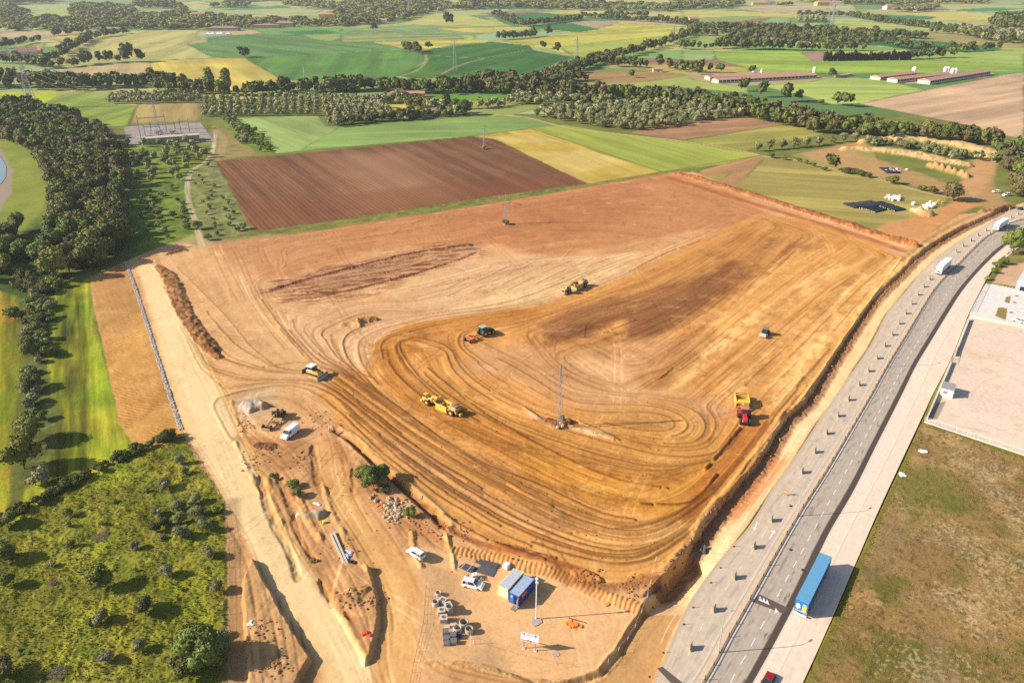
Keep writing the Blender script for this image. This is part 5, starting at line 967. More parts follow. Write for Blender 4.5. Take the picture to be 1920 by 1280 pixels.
# southern yard fence: concrete footing, thin white mesh
fq = [P(1733, 791), P(1920, 853), P(2180, 938)]; o = Vector((*fq[0], 0)); t = thing('yard_fence', 'white mesh fence on a concrete footing between sandy yard and dry lot', 'fence', o)
d = Vector((fq[1][0] - fq[0][0], fq[1][1] - fq[0][1], 0)); d2 = Vector((fq[2][0] - fq[1][0], fq[2][1] - fq[1][1], 0))
MB().beam((0, 0, .15), d + Vector((0, 0, .15)), .5, .3).beam(d + Vector((0, 0, .15)), d + d2 + Vector((0, 0, .15)), .5, .3).build('footing', WALL, t)
n = int(d.length / 2.5); m = MB()
for k in range(n + 1): MB().tube(d * (k / n), d * (k / n) + Vector((0, 0, 1.9)), .035, .035, 6).build('post', WHP, t)
for k in range(12): m.beam(Vector((0, 0, .35 + k * .13)), d + Vector((0, 0, .35 + k * .13)), .012)
for k in range(int(d.length / .3)): m.beam(d * (k * .3 / d.length) + Vector((0, 0, .3)), d * (k * .3 / d.length) + Vector((0, 0, 1.85)), .010)
m.build('mesh_panel', WHP, t)
wall_line([(1818, 594), (1920, 614)], 'terrace_wall', 'white retaining wall between the terrace and the sandy yard', .8, .5); wall_line([(1920, 614), (2180, 664)], 'terrace_wall', 'white retaining wall running on beyond the parked white car', .8, .5)
x0, y0 = P(1902, 546); t = thing('industrial_building', 'flat roofed white building with blue base at the right edge', 'building', (x0, y0, 0)); o = Vector((x0, y0, 0))
bq = [P(*p) for p in ((1902, 546), (1985, 562), (2080, 470), (1950, 465))]; bl = [(x - x0, y - y0) for x, y in bq]
MB().slab(bl, 0, 4.2).build('walls', mat('blue_white_wall', alb((196, 206, 222)), .6), t); MB().slab([(p[0] * 1.01 - .1, p[1] * 1.01 - .1) for p in bl], 4.21, 4.6).build('roof', mat('white_roof', alb((240, 240, 240)), .6), t)
sq = [(bl[0][0] + (bl[1][0] - bl[0][0]) * u - .0, bl[0][1] + (bl[1][1] - bl[0][1]) * u) for u in (.1, .45, .55, .9)]
for k in (0, 2): MB().beam(Vector((sq[k][0], sq[k][1] - .06, 1.6)), Vector((sq[k + 1][0], sq[k + 1][1] - .06, 1.6)), .1, 1.6).build('window', DARK, t)
for i, p in enumerate(((1906, 555), (1902, 567), (1896, 586))):
    x, y = P(*p); t = thing('planter_grate', ['dark square grating in the white terrace, farthest from the wall', 'dark square grating in the middle of the white terrace', 'dark square grating nearest the parked white car'][i], 'grating', (x, y, .03)); MB().box(-.75, .75, -.55, .55, 0, .03).build('cover', mat('grate', alb((140, 128, 112)), .7), t); MB().box(-.85, .85, -.65, .65, -.02, .015).build('frame', WALL, t)
# gabion line at the foot of the haul road
GST = mat('gabion_stone', alb((206, 196, 184)), .9, vary=.2, scale=1.6, bump=.6); sl_, L_ = res_line([(236, 492), (250, 530), (270, 590), (292, 660), (316, 735), (342, 812)]); rr_ = random.Random(3)
gx0, gy0 = sl_[0]; t = thing('stone_gabion_line', 'long line of grey stone gabions along the edge of the pale haul road', 'gabion wall', (gx0, gy0, 0)); s = 0.0; k = 0
while s < L_[-1] - 2.2 and k < 95:
    a = Vector((np.interp(s, L_, sl_[:, 0]) - gx0, np.interp(s, L_, sl_[:, 1]) - gy0, 0)); e = min(s + L_[-1] / 88, L_[-1]); b = Vector((np.interp(e, L_, sl_[:, 0]) - gx0, np.interp(e, L_, sl_[:, 1]) - gy0, 0)); d = (b - a).normalized(); n = Vector((-d.y, d.x, 0)); m = MB(); mid_ = (a + b) / 2; h_ = GH(mid_.x + gx0, mid_.y + gy0)
    for q_ in range(20):
        u, v_ = rr_.random(), rr_.uniform(-.5, .5); c = a + (b - a) * u + n * v_; m.rock((c.x, c.y, h_ + .12 + rr_.uniform(-.05, .08)), rr_.uniform(.2, .34), rr_)
    m.build('gabion', GST, t); s = e; k += 1
# ================================================================== TREES
def foliage_mat(name, c, c2, rand=.22):
    m = bpy.data.materials.new(name); m.use_nodes = True; nt = m.node_tree; N = nt.nodes; L = nt.links; b = N['Principled BSDF']; b.inputs['Roughness'].default_value = .7; b.inputs['Specular IOR Level'].default_value = .15
    at = N.new('ShaderNodeAttribute'); at.attribute_name = 'tint'; sp = N.new('ShaderNodeSeparateColor'); L.new(at.outputs['Color'], sp.inputs[0])
    mx = N.new('ShaderNodeMix'); mx.data_type = 'RGBA'; mx.inputs[6].default_value = (*c, 1); mx.inputs[7].default_value = (*c2, 1); L.new(sp.outputs[0], mx.inputs[0])
    oi = N.new('ShaderNodeObjectInfo'); hs = N.new('ShaderNodeHueSaturation'); f = N.new('ShaderNodeMath'); f.operation = 'MULTIPLY'; f.inputs[1].default_value = 9.7; fr_ = N.new('ShaderNodeMath'); fr_.operation = 'FRACT'
    a = N.new('ShaderNodeMapRange'); a.inputs[3].default_value = .5 - rand * .22; a.inputs[4].default_value = .5 + rand * .08; L.new(oi.outputs['Random'], a.inputs[0]); L.new(a.outputs[0], hs.inputs['Hue'])
    L.new(oi.outputs['Random'], f.inputs[0]); L.new(f.outputs[0], fr_.inputs[0]); v = N.new('ShaderNodeMapRange'); v.inputs[3].default_value = 1 - rand; v.inputs[4].default_value = 1 + rand; L.new(fr_.outputs[0], v.inputs[0]); L.new(v.outputs[0], hs.inputs['Value'])
    L.new(mx.outputs[2], hs.inputs['Color']); L.new(hs.outputs[0], b.inputs['Base Color']); return m
def mesh_np(name, V, Fq, m, tint=None, tri=False):
    me = bpy.data.meshes.new(name); k = Fq.shape[1]; me.vertices.add(len(V)); me.vertices.foreach_set('co', V.astype(np.float32).ravel()); me.loops.add(Fq.size); me.loops.foreach_set('vertex_index', Fq.ravel().astype(np.int32))
    me.polygons.add(len(Fq)); me.polygons.foreach_set('loop_start', np.arange(0, Fq.size, k, dtype=np.int32)); me.polygons.foreach_set('loop_total', np.full(len(Fq), k, np.int32)); me.update(calc_edges=True)
    if tint is not None: ca = me.attributes.new('tint', 'FLOAT_COLOR', 'POINT'); ca.data.foreach_set('color', np.repeat(tint[:, None], 4, 1).astype(np.float32).ravel())
    me.materials.append(m); return me
def crown_np(R, hz, base, nl, nleaf, ls, rg, lobe=.5, shape='round'):
    """leaf-size faces through the outer part of several uneven lobes; triangles"""
    lobes = []
    for i in range(nl):
        a = rg.uniform(0, 2 * math.pi); u = rg.uniform(-.35, 1) if shape == 'round' else rg.uniform(-.9, 1); rr = math.sqrt(max(0, 1 - u * u)) * rg.uniform(.45, .72)
        if shape == 'column': rr *= .45
        lobes.append((R * rr * math.cos(a), R * rr * math.sin(a), base + hz * (1 + u * .62), R * lobe * rg.uniform(.75, 1.2)))
    lobes.append((0, 0, base + hz, R * .66)); lb = np.array(lobes); pick = rg.choice(len(lb), nleaf, p=lb[:, 3] ** 2 / (lb[:, 3] ** 2).sum())
    d = rg.normal(size=(nleaf, 3)); d /= np.linalg.norm(d, axis=1)[:, None]; d[:, 2] = np.where(rg.random(nleaf) < .6, np.abs(d[:, 2]), d[:, 2])
    rad = lb[pick, 3] * (1 - .35 * rg.random(nleaf) ** 2) * (1 + .18 * np.sin(d[:, 0] * 9 + pick) * np.cos(d[:, 1] * 8)); c = lb[pick, :3] + d * rad[:, None] * np.array([1, 1, min(1.25, hz / R)])
    n = d + .55 * rg.normal(size=(nleaf, 3)); n /= np.linalg.norm(n, axis=1)[:, None]; t = np.cross(n, rg.normal(size=(nleaf, 3))); t /= np.linalg.norm(t, axis=1)[:, None]; b = np.cross(n, t); s = ls * rg.uniform(.6, 1.3, nleaf)[:, None]
    V = np.stack([c + t * s, c - t * s * .6 + b * s, c - t * s * .5 - b * s * .9, c + b * s * 1.2 + t * s * .5], 1); keep = V[:, :, 2].min(1) > .05
    V = V[keep]; tint = np.clip(.5 + .5 * np.sin(pick * 2.4)[keep] * .8 + .25 * rg.normal(size=len(V)), 0, 1); k = len(V)
    Vq = V.reshape(-1, 3); idx = np.arange(k)[:, None] * 4; T = np.concatenate([idx + np.array([[0, 1, 2]]), idx + np.array([[0, 3, 1]])]); tq = np.repeat(tint, 4)
    # dense inner mass so that the crown is not hollow
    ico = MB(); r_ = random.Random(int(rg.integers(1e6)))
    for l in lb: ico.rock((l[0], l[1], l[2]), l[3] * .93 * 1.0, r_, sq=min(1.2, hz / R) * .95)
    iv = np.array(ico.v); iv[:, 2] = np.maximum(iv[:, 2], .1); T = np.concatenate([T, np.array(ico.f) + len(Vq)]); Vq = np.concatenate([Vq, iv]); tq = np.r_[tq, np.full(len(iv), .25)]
    return Vq, T, tq
BARKM = mat('bark', alb((120, 96, 76)), .9, bump=.4); BARKG = mat('bark_grey', alb((150, 136, 118)), .9, bump=.4)
def make_tree(name, cat, R, hz, base, nl, nleaf, ls, m, seed, trunk=.25, shape='round', limbs=4):
    rg = np.random.default_rng(seed); V, T, tq = crown_np(R, hz, base, nl, nleaf, ls, rg, shape=shape); t = thing(name, 'x', cat)
    o = bpy.data.objects.new('crown', mesh_np('crown', V, T, m, tq)); C.objects.link(o); o.parent = t
    tb = MB().tube((0, 0, -.3), (.1, .05, max(base, 0) + hz * .5), trunk, trunk * .6, 8, False)
    for i in range(limbs):
        a = i * 2 * math.pi / limbs + seed; tb.tube((.1, .05, base + hz * .1), (R * .5 * math.cos(a), R * .5 * math.sin(a), base + hz * .9), trunk * .5, trunk * .2, 6, False)
    tb.build('trunk', BARKM, t); return t
FM = {'dark': foliage_mat('leaf_dark', (.070, .088, .024), (.150, .170, .046)), 'mid': foliage_mat('leaf_mid', (.100, .135, .028), (.205, .240, .055)), 'brown': foliage_mat('leaf_brown', (.115, .100, .042), (.21, .175, .075), .18),
      'light': foliage_mat('leaf_light', (.105, .150, .028), (.21, .25, .05)), 'olive': foliage_mat('leaf_olive', (.155, .165, .065), (.31, .32, .15), .15), 'cyp': foliage_mat('leaf_cypress', (.020, .034, .018), (.045, .065, .03), .1), 'grey': foliage_mat('leaf_grey', (.15, .14, .10), (.26, .24, .17), .12)}
protos = {}
def proto(kind, v):
    if (kind, v) in protos: return protos[(kind, v)]
    s = hash_ = (sum(map(ord, kind)) + v * 31)
    if kind in ('dark', 'mid', 'brown', 'light', 'grey'): t = make_tree('tree', 'tree', 1, 1.0, .08, 10, 1300, .080, FM[kind], s, trunk=.05)
    elif kind == 'near': t = make_tree('tree', 'tree', 1, .95, .05, 15, 3400, .05, FM['mid'], s, trunk=.05)
    elif kind == 'olive': t = make_tree('olive_tree', 'olive tree', 1, .85, .08, 7, 900, .085, FM['olive'], s, trunk=.07)
    elif kind == 'cyp': t = make_tree('cypress', 'cypress', 1, 3.2, -1.5, 16, 1200, .16, FM['cyp'], s, trunk=.10, shape='column', limbs=0)
    elif kind == 'poplar': t = make_tree('tree', 'tree', 1, 1.9, -.5, 12, 1100, .10, FM['mid'], s, trunk=.06, shape='column')
    elif kind.startswith('bush'): t = make_tree('bush', 'bush', 1, .75, .0, 6, 800, .09, FM[kind[5:]], s, trunk=.05, limbs=2)
    elif kind.startswith('nbush'): t = make_tree('bush', 'bush', 1, .8, .0, 9, 2400, .055, FM[kind[6:]], s, trunk=.05, limbs=3)
    protos[(kind, v)] = [t, False]; return protos[(kind, v)]
PLAN = []       # (class, kind, x, y, R, label, group)
def put(kind, px, py, R, label, group=None, cls=None):
    x, y = P(px, py); PLAN.append((cls or kind_cls(kind), kind, x, y, R, label, group))
def kind_cls(k): return 'olive' if k == 'olive' else 'cyp' if k == 'cyp' else 'bush' if 'bush' in k else 'tree'
def pick(mix):
    r = rng.random() * sum(mix.values())
    for k, w in mix.items():
        r -= w
        if r <= 0: return k
    return k
LOOK = {'dark': 'dark green', 'mid': 'mid green', 'brown': 'brownish', 'light': 'bright green', 'olive': 'grey green', 'grey': 'grey bare looking', 'poplar': 'tall narrow green', 'cyp': 'dark', 'near': 'leafy green'}
def wood(pts, sp, R, mix, where, group=None, poly=True, width=10, jit=.35, hs=1.0, noun='tree'):
    """fill a patch (or a belt along a line) with trees"""
    w = W(pts); 
    if poly: x0, y0 = w.min(0); x1, y1 = w.max(0)
    else: x0, y0 = w.min(0) - width; x1, y1 = w.max(0) + width
    nx_, ny_ = int((x1 - x0) / sp) + 1, int((y1 - y0) / sp) + 1
    gx = x0 + (np.arange(nx_)[None, :] + .5 * (np.arange(ny_)[:, None] % 2)) * sp + np.array([[rng.uniform(-jit, jit) * sp for _ in range(nx_)] for _ in range(ny_)])
    gy = y0 + np.arange(ny_)[:, None] * sp + np.array([[rng.uniform(-jit, jit) * sp for _ in range(nx_)] for _ in range(ny_)])
    gx, gy = gx.ravel(), np.broadcast_to(gy, (ny_, nx_)).ravel()
    ok = pip(gx, gy, w) if poly else segdist(gx, gy, w, False) < width
    for x, y in zip(gx[ok], gy[ok]):
        k = pick(mix); kk = k.split('_')[-1]; PLAN.append(('far' if group == 'far' else kind_cls(k), k, float(x), float(y), rng.uniform(*R), f"{LOOK.get(kk, kk)} {noun} {where}", group))
FOREST = {'dark': 4, 'brown': 2.5, 'mid': 3, 'light': .4}
wood([(-60, 212), (0, 210), (50, 206), (130, 228), (190, 255), (222, 290), (235, 340), (246, 400), (245, 450), (220, 484), (178, 506), (120, 520), (80, 540), (75, 500), (105, 440), (108, 380), (95, 330), (50, 280), (0, 262), (-60, 262)], 7.4, (3.4, 5.8), FOREST, 'in the dense wood along the left side', 'trees of the dense wood on the left')
wood([(-60, 440), (0, 445), (40, 430), (62, 450), (50, 500), (0, 530), (-60, 540)], 8, (3, 4.5), {'mid': 3, 'dark': 2}, 'in the small copse at the left edge', 'trees of the copse at the left edge')
wood([(50, 545), (85, 535), (100, 560), (92, 620), (100, 660), (75, 690), (50, 680), (52, 620)], 3.6, (1.3, 2.5), {'bush_dark': 2, 'bush_olive': 3, 'bush_mid': 2}, 'in the hedgerow between the left crop strips', 'bushes of the left hedgerow', noun='bush')
wood([(38, 505), (78, 520), (118, 522), (104, 548), (92, 562), (40, 560)], 4.6, (1.8, 3.2), {'bush_dark': 2, 'bush_mid': 2, 'bush_brown': 1}, 'where the left wood meets the hedgerow', 'bushes of the left hedgerow', noun='bush')
wood([(50, 690), (80, 690), (85, 760), (80, 800), (45, 800), (48, 740)], 3.6, (1.2, 2.3), {'bush_olive': 3, 'bush_mid': 2}, 'lower down the hedgerow between the left crop strips', 'bushes of the left hedgerow', noun='bush')
for p, r, k, l in (((62, 665), 3.6, 'nbush_dark', 'round dark bush standing out of the left hedgerow'), ((60, 730), 3.3, 'nbush_dark', 'dark spreading bush above the light green tree of the left hedgerow'), ((62, 828), 4.0, 'near', 'leafy green tree in the lower hedgerow, casting a long shadow on the crop'), ((45, 880), 4.3, 'light', 'bright green tree at the foot of the left hedgerow'), ((78, 905), 3.0, 'bush_olive', 'grey green bush below the bright green hedgerow tree'), ((225, 470), 6.5, 'dark', 'large rounded dark tree at the corner of the wood by the haul road'), ((185, 500), 4.0, 'mid', 'smaller green tree beside the gabion line corner'),
                   ((30, 600), 3, 'bush_dark', 'dark bush at the left edge of the left hedgerow')):
    put(k, *p, r, l)
# hedge between crop strip and rough meadow
wood([(28, 962), (95, 930), (160, 895), (215, 865), (262, 845), (318, 820)], 1.5, (.9, 1.6), {'bush_dark': 1}, 'in the low hedge above the rough meadow', 'bushes of the low dark hedge', poly=False, width=1.1, noun='bush')
put('nbush_dark', 316, 825, 2.4, 'larger dark bush at the gabion end of the low hedge')
MB_ = 'in the rough meadow'
for p, r, k, l in (((310, 918), 2.0, 'nbush_olive', 'round olive bush alone at the top of the rough meadow'), ((296, 968), 1.7, 'nbush_olive', 'left olive bush of the meadow cluster'), ((335, 958), 2.0, 'nbush_olive', 'upper olive bush of the meadow cluster'), ((366, 945), 1.9, 'nbush_olive', 'topmost olive bush of the meadow cluster beside the fence'), ((370, 968), 2.0, 'nbush_olive', 'right olive bush in the middle of the meadow cluster'), ((340, 980), 1.8, 'nbush_olive', 'small olive bush in the middle of the meadow cluster'),
        ((378, 985), 1.7, 'nbush_olive', 'olive bush on the right edge of the meadow cluster'), ((390, 995), 1.8, 'nbush_olive', 'low olive bush next to the meadow fence'), ((308, 985), 1.5, 'nbush_dark', 'dark small bush under the meadow cluster'), ((344, 1008), 2.3, 'nbush_olive', 'largest olive bush at the bottom of the meadow cluster'), ((294, 998), 1.5, 'nbush_dark', 'dark bush left of the largest cluster bush'), ((404, 962), 1.3, 'nbush_light', 'bright bush on the fence line by the cluster'),
        ((392, 1044), 2.0, 'nbush_olive', 'olive bush by the fence below the cluster'), ((315, 1082), 1.9, 'nbush_olive', 'lone olive bush with a round shadow in mid meadow'), ((190, 1100), 2.6, 'light', 'bright green young tree in mid meadow'), ((278, 1150), 2.6, 'nbush_dark', 'large dark round bush in the lower meadow'), ((190, 1168), 1.9, 'nbush_olive', 'grey round bush left of the large dark one'), ((255, 1030), 1.4, 'nbush_grey', 'pale thin bush in the upper meadow'), ((262, 1220), 1.6, 'nbush_olive', 'small dark bush in the lower meadow'),
        ((380, 1250), 4.2, 'near', 'big dense tree at the bottom of the meadow by the fence'), ((350, 1262), 3.0, 'nbush_dark', 'dark bush left of the big dense tree'), ((418, 1215), 2.4, 'nbush_olive', 'pale leafed bush right of the big dense tree'), ((408, 1108), 1.8, 'nbush_olive', 'olive bush halfway down the meadow fence'), ((385, 1200), 2.0, 'nbush_mid', 'green bush above the big dense tree'), ((8, 1050), 3.0, 'nbush_mid', 'green bush at the left edge of the meadow'), ((14, 985), 2.6, 'nbush_mid', 'green bush at the upper left corner of the meadow'), ((12, 1100), 2.2, 'nbush_light', 'yellow green bush at the left edge of the meadow'),
        ((10, 1270), 3.0, 'nbush_dark', 'dark bush at the bottom left corner'), ((340, 870), 1.6, 'nbush_olive', 'pale olive bush near the haul road corner'), ((348, 888), 1.3, 'nbush_olive', 'small olive bush near the haul road corner'), ((130, 968), 1.5, 'nbush_mid', 'green bush under the low hedge'), ((132, 1025), 1.2, 'nbush_dark', 'tiny dark bush left of the purple heap'), ((200, 1240), 1.6, 'nbush_grey', 'pale grey bush near the bottom of the meadow'), ((700, 912), 3.0, 'near', 'dense green shrub beside the second haul road'), ((683, 905), 2.4, 'near', 'smaller green shrub against the dense shrub'), ((722, 922), 1.7, 'nbush_mid', 'green shrub next to the rubble stones'), ((716, 900), 2.0, 'near', 'green shrub above the rubble stones'),
        ((768, 968), 1.5, 'nbush_mid', 'small green shrub right of the rubble stones'), ((550, 912), 1.6, 'nbush_mid', 'green bush in the gully between the haul roads'), ((558, 930), 1.6, 'nbush_mid', 'lower green bush in the gully'), ((512, 896), .9, 'nbush_mid', 'small bush at the head of the gully'), ((588, 1052), .9, 'nbush_olive', 'weedy tuft near the timber beams'), ((1054, 791), .9, 'nbush_light', 'low green weeds at the foot of the central pylon'), ((948, 420), 2.0, 'bush_dark', 'dark bush at the foot of the pylon in the stripped field'), ((908, 280), 1.8, 'bush_mid', 'green bush at the foot of the pylon in the ploughed field'),
        ((1900, 478), 5.6, 'near', 'large green tree beside the pavement at the right edge'), ((1880, 496), 2.0, 'nbush_mid', 'small shrub beside the large roadside tree'), ((1862, 512), 1.6, 'nbush_light', 'yellow green shrub on the verge by the terrace'), ((1868, 500), 1.7, 'nbush_mid', 'green shrub on the verge between terrace and tree'), ((1852, 525), 1.3, 'nbush_olive', 'dry shrub on the corner of the terrace')):
    put(k, *p, r, l)
wood([(10, 1000), (262, 870), (345, 835), (410, 945), (420, 1280), (10, 1280)], 14, (.35, 1.0), {'bush_light': 2, 'bush_mid': 3, 'bush_olive': 2}, 'low among the grass of the rough meadow', 'low scrub of the rough meadow', noun='bush', jit=.5)
# scrub and young olives round the path
wood([(245, 290), (375, 275), (392, 296), (352, 322), (345, 345), (255, 350)], 11, (2.0, 3.2), {'olive': 1}, 'scattered in the meadow below the substation', 'olive trees in the meadow below the substation')
for p, r, k in (((160, 268), 4, 'mid'), ((240, 272), 3, 'olive'), ((270, 275), 2.6, 'olive'), ((298, 272), 2.8, 'olive'), ((322, 276), 2.6, 'olive'), ((350, 268), 3.2, 'olive'), ((358, 283), 3, 'olive'), ((310, 292), 3, 'olive'), ((276, 296), 2.8, 'olive'), ((340, 292), 3, 'olive'), ((368, 288), 3, 'olive')):
    put(k, *p, r, 'olive tree close behind the substation building' if k == 'olive' else 'green tree left of the substation', 'olive trees by the substation building' if k == 'olive' else None)
wood([(260, 360), (340, 350), (350, 400), (362, 440), (300, 455), (262, 430)], 9, (1.2, 2.2), {'bush_olive': 2, 'bush_mid': 2}, 'in the shaded scrub left of the farm path', 'bushes left of the farm path', noun='bush')
wood([(360, 335), (390, 310), (410, 340), (440, 390), (462, 425), (400, 455), (382, 420)], 9, (.9, 1.7), {'bush_olive': 3, 'bush_light': 1}, 'in the scrub between path and ploughed field', 'bushes right of the farm path', noun='bush')
for p, r, l in (((368, 430), 3, 'pale dome shaped bush at the bend of the farm path'), ((390, 450), 2.2, 'pale bush at the end of the farm path'), ((455, 430), 2.2, 'bush at the corner of the ploughed field'), ((325, 408), 2.3, 'round bush in the tree shadows')): put('nbush_olive', *p, r, l)
wood([(425, 222), (440, 235), (452, 250), (462, 270)], 6, (1.8, 2.8), {'bush_olive': 2, 'bush_dark': 1}, 'in the hedge beside the bank above the substation road', 'bushes of the bank hedge', poly=False, width=5, noun='bush')
wood([(460, 240), (485, 265), (500, 282)], 6, (1.2, 2.0), {'bush_light': 2, 'bush_mid': 1}, 'on the bright green bank', 'bushes of the bright bank', poly=False, width=6, noun='bush')
# olive groves in rows
def grove(A, B, Cc, D, nu, nv, R, where, group, drop=.05):
    a, b, c, d = map(lambda p: np.array(P(*p)), (A, B, Cc, D))
    for i in range(nu):
        for j in range(nv):
            if rng.random() < drop: continue
            u, v = (i + .5) / nu, (j + .5) / nv; p = (a * (1 - u) + b * u) * (1 - v) + (d * (1 - u) + c * u) * v; PLAN.append(('olive', 'olive', p[0] + rng.uniform(-1, 1), p[1] + rng.uniform(-1, 1), rng.uniform(*R), 'grey green olive tree ' + where, group))
grove((380, 188), (600, 184), (600, 218), (378, 220), 15, 12, (2.0, 2.7), 'in the planted rows left of the farm house', 'olive trees in planted rows')
grove((600, 184), (705, 192), (745, 226), (610, 238), 9, 13, (2.2, 3.0), 'in the rows next to the farm house', 'olive trees in the rows by the farm house')
grove((212, 180), (380, 180), (376, 194), (200, 197), 20, 5, (2.0, 2.7), 'in the rows behind the substation', 'olive trees in rows behind the substation')
wood([(995, 219), (1060, 205), (1130, 202), (1260, 200), (1400, 204), (1408, 218), (1300, 232), (1210, 247), (1135, 243), (1060, 228)], 8.2, (3.0, 4.1), {'olive': 1}, 'in the large olive wood behind the yellow field', 'olive trees of the large olive wood')
wood([(975, 188), (1000, 195), (1060, 192), (1140, 192)], 8, (3.2, 4.2), {'olive': 1}, 'in the olive strip in front of the dark wood', 'olive trees of the strip', poly=False, width=12)
wood([(700, 195), (750, 190), (780, 200), (830, 205)], 8, (3.2, 4.4), {'olive': 2, 'dark': 1}, 'in the hedge round the farm field', 'trees round the farm field', poly=False, width=10)
wood([(640, 236), (700, 228), (760, 224), (830, 218), (862, 216)], 7, (2.8, 3.8), {'olive': 2, 'dark': 2}, 'in the hedge in front of the long shed', 'trees before the long shed', poly=False, width=7)
wood([(830, 205), (885, 205), (940, 200), (985, 193)], 8, (2.6, 3.6), {'olive': 3, 'dark': 1}, 'in the hedge below the small green field', 'trees below the small green field', poly=False, width=6)
for p, r in (((852, 212), 6), ((872, 216), 6), ((836, 205), 5)): put('dark', *p, r, 'tall dark tree right of the long shed', 'dark trees at the end of the long shed')
for i in range(9): put('olive', 1420 + i * 23, 284 - i * 2.2 - (i > 5) * 2, rng.uniform(3.4, 4.0), 'olive tree in the single row with shadows on the track', 'olive trees in the single row')
wood([(1637, 271), (1690, 276), (1730, 281)], 6.5, (2.6, 3.6), {'olive': 1}, 'between the spoil banks', 'olive trees between the spoil banks', poly=False, width=6)
wood([(1732, 286), (1790, 295), (1800, 298)], 6.5, (2.6, 3.6), {'olive': 1}, 'between the spoil banks, nearer the pits', 'olive trees between the spoil banks', poly=False, width=6)
wood([(1815, 298), (1852, 303)], 6.5, (2.2, 3.0), {'olive': 1}, 'at the right end of the spoil banks', 'olive trees between the spoil banks', poly=False, width=5)
for p, r, k, l in (((1672, 345), 3.4, 'bush_dark', 'round dark bush on the path below the blue pallets'), ((1730, 358), 2.4, 'bush_mid', 'green bush left of the big brown tree'), ((1748, 363), 2.8, 'bush_dark', 'dark bush against the big brown tree'), ((1788, 376), 5.4, 'brown', 'big brown round tree beside the orange track'), ((1558, 318), 4.0, 'dark', 'tall dark bush at the bend of the farm path'), ((1447, 296), 3.0, 'bush_dark', 'dark bush at the fork of the farm path'), ((1590, 326), 2.5, 'bush_dark', 'dark bush along the farm path'), ((1428, 182), 5.5, 'dark', 'dark tree in front of the poultry houses'), ((1395, 172), 5, 'dark', 'dark tree left of the pale green field'), ((1410, 138), 4, 'dark', 'dark tree by the silo'), ((1308, 140), 4.5, 'dark', 'dark tree left of the poultry houses'), ((1558, 146), 4.5, 'dark', 'dark tree between the two groups of poultry houses'), ((1570, 198), 5, 'mid', 'broad tree at the end of the tan field'), ((1588, 200), 5, 'mid', 'second broad tree at the end of the tan field'),
        ((1475, 192), 6, 'dark', 'tree on the edge of the pale green field'), ((1498, 190), 4.5, 'dark', 'smaller tree on the edge of the pale green field'), ((1538, 196), 3, 'bush_dark', 'bush on the edge of the pale green field'), ((1185, 146), 4, 'dark', 'lone tree in the tan field'), ((458, 109), 4.5, 'dark', 'lone dark tree between green and golden fields'), ((240, 117), 9, 'dark', 'big round tree between the pale fields'), ((263, 116), 6, 'dark', 'second round tree between the pale fields'), ((395, 172), 9, 'poplar', 'tall pine like tree before the golden field'), ((425, 172), 7.5, 'poplar', 'tall narrow tree before the golden field'), ((1018, 92), 5, 'dark', 'lone tree at the head of the dark green field'), ((1045, 100), 6, 'dark', 'round tree on the edge of the dark green field'),
        ((1028, 68), 7, 'dark', 'lone tree in the pale strip'), ((838, 48), 9, 'dark', 'left tree of the pair in the yellow field'), ((846, 48), 8, 'dark', 'right tree of the pair in the yellow field'), ((700, 60), 7, 'dark', 'lone tree on the far green meadow'), ((804, 92), 5, 'dark', 'lone tree at the corner of the yellow strip')):
    put(k, *p, r, l)
wood([(1465, 298), (1520, 308), (1540, 318)], 6, (1.6, 2.6), {'bush_dark': 1, 'bush_mid': 1}, 'in the hedge along the farm path', 'bushes along the farm path', poly=False, width=3, noun='bush')
wood([(1590, 325), (1620, 332)], 5, (2, 3), {'bush_dark': 1}, 'in the clump below the farm path', 'bushes below the farm path', poly=False, width=3, noun='bush')
wood([(1868, 300), (1900, 308), (1960, 330), (1960, 400), (1905, 368), (1892, 350), (1895, 330)], 7, (3, 4.6), {'dark': 2, 'brown': 2, 'light': 1}, 'in the wood at the right edge above the parked cars', 'trees at the right edge')
wood([(1830, 268), (1870, 290), (1920, 280), (1960, 300), (1960, 320), (1900, 320), (1870, 305)], 8, (3, 4.4), {'mid': 2, 'dark': 1, 'light': 1}, 'in the scrub wood right of the spoil banks', 'trees right of the spoil banks')
# river belt
BELT = {'dark': 4, 'brown': 2.5, 'mid': 2.5, 'olive_mid': 0}
WB = 'in the dark river wood across the middle'; GB = 'trees of the dark river wood'
for pts, wdt, where in (([(105, 160), (160, 166), (230, 162), (300, 160), (330, 162)], 26, 'in the river wood behind the substation'), ([(300, 170), (350, 172), (375, 176), (450, 180)], 13, 'in the river wood below the golden field'), ([(495, 178), (530, 174), (600, 172), (650, 170)], 22, 'in the river wood above the olive rows'),
                 ([(640, 172), (700, 168), (780, 172), (850, 174), (885, 172)], 24, 'in the river wood behind the farm house'), ([(885, 170), (900, 164), (925, 158), (948, 156)], 24, 'in the river wood bend'), ([(940, 172), (975, 178), (1010, 180), (1060, 184), (1140, 186), (1230, 192), (1290, 196)], 30, 'in the broad brown river wood'),
                 ([(1000, 162), (1040, 158), (1075, 152)], 22, 'in the dark wood at the foot of the hedge'), ([(1030, 148), (1075, 136), (1110, 124), (1135, 116)], 13, 'in the hedge wood beside the tan field'), ([(1290, 198), (1370, 206), (1420, 216), (1480, 230), (1540, 244), (1600, 250)], 26, 'in the river wood right of the olive wood'), ([(1600, 250), (1660, 256), (1720, 260), (1780, 264), (1830, 268)], 22, 'in the river wood behind the spoil banks')):
    wood(pts, 9.0, (3.2, 5.8), BELT, where, 'trees of the river wood ' + where[-12:], poly=False, width=wdt * .68)
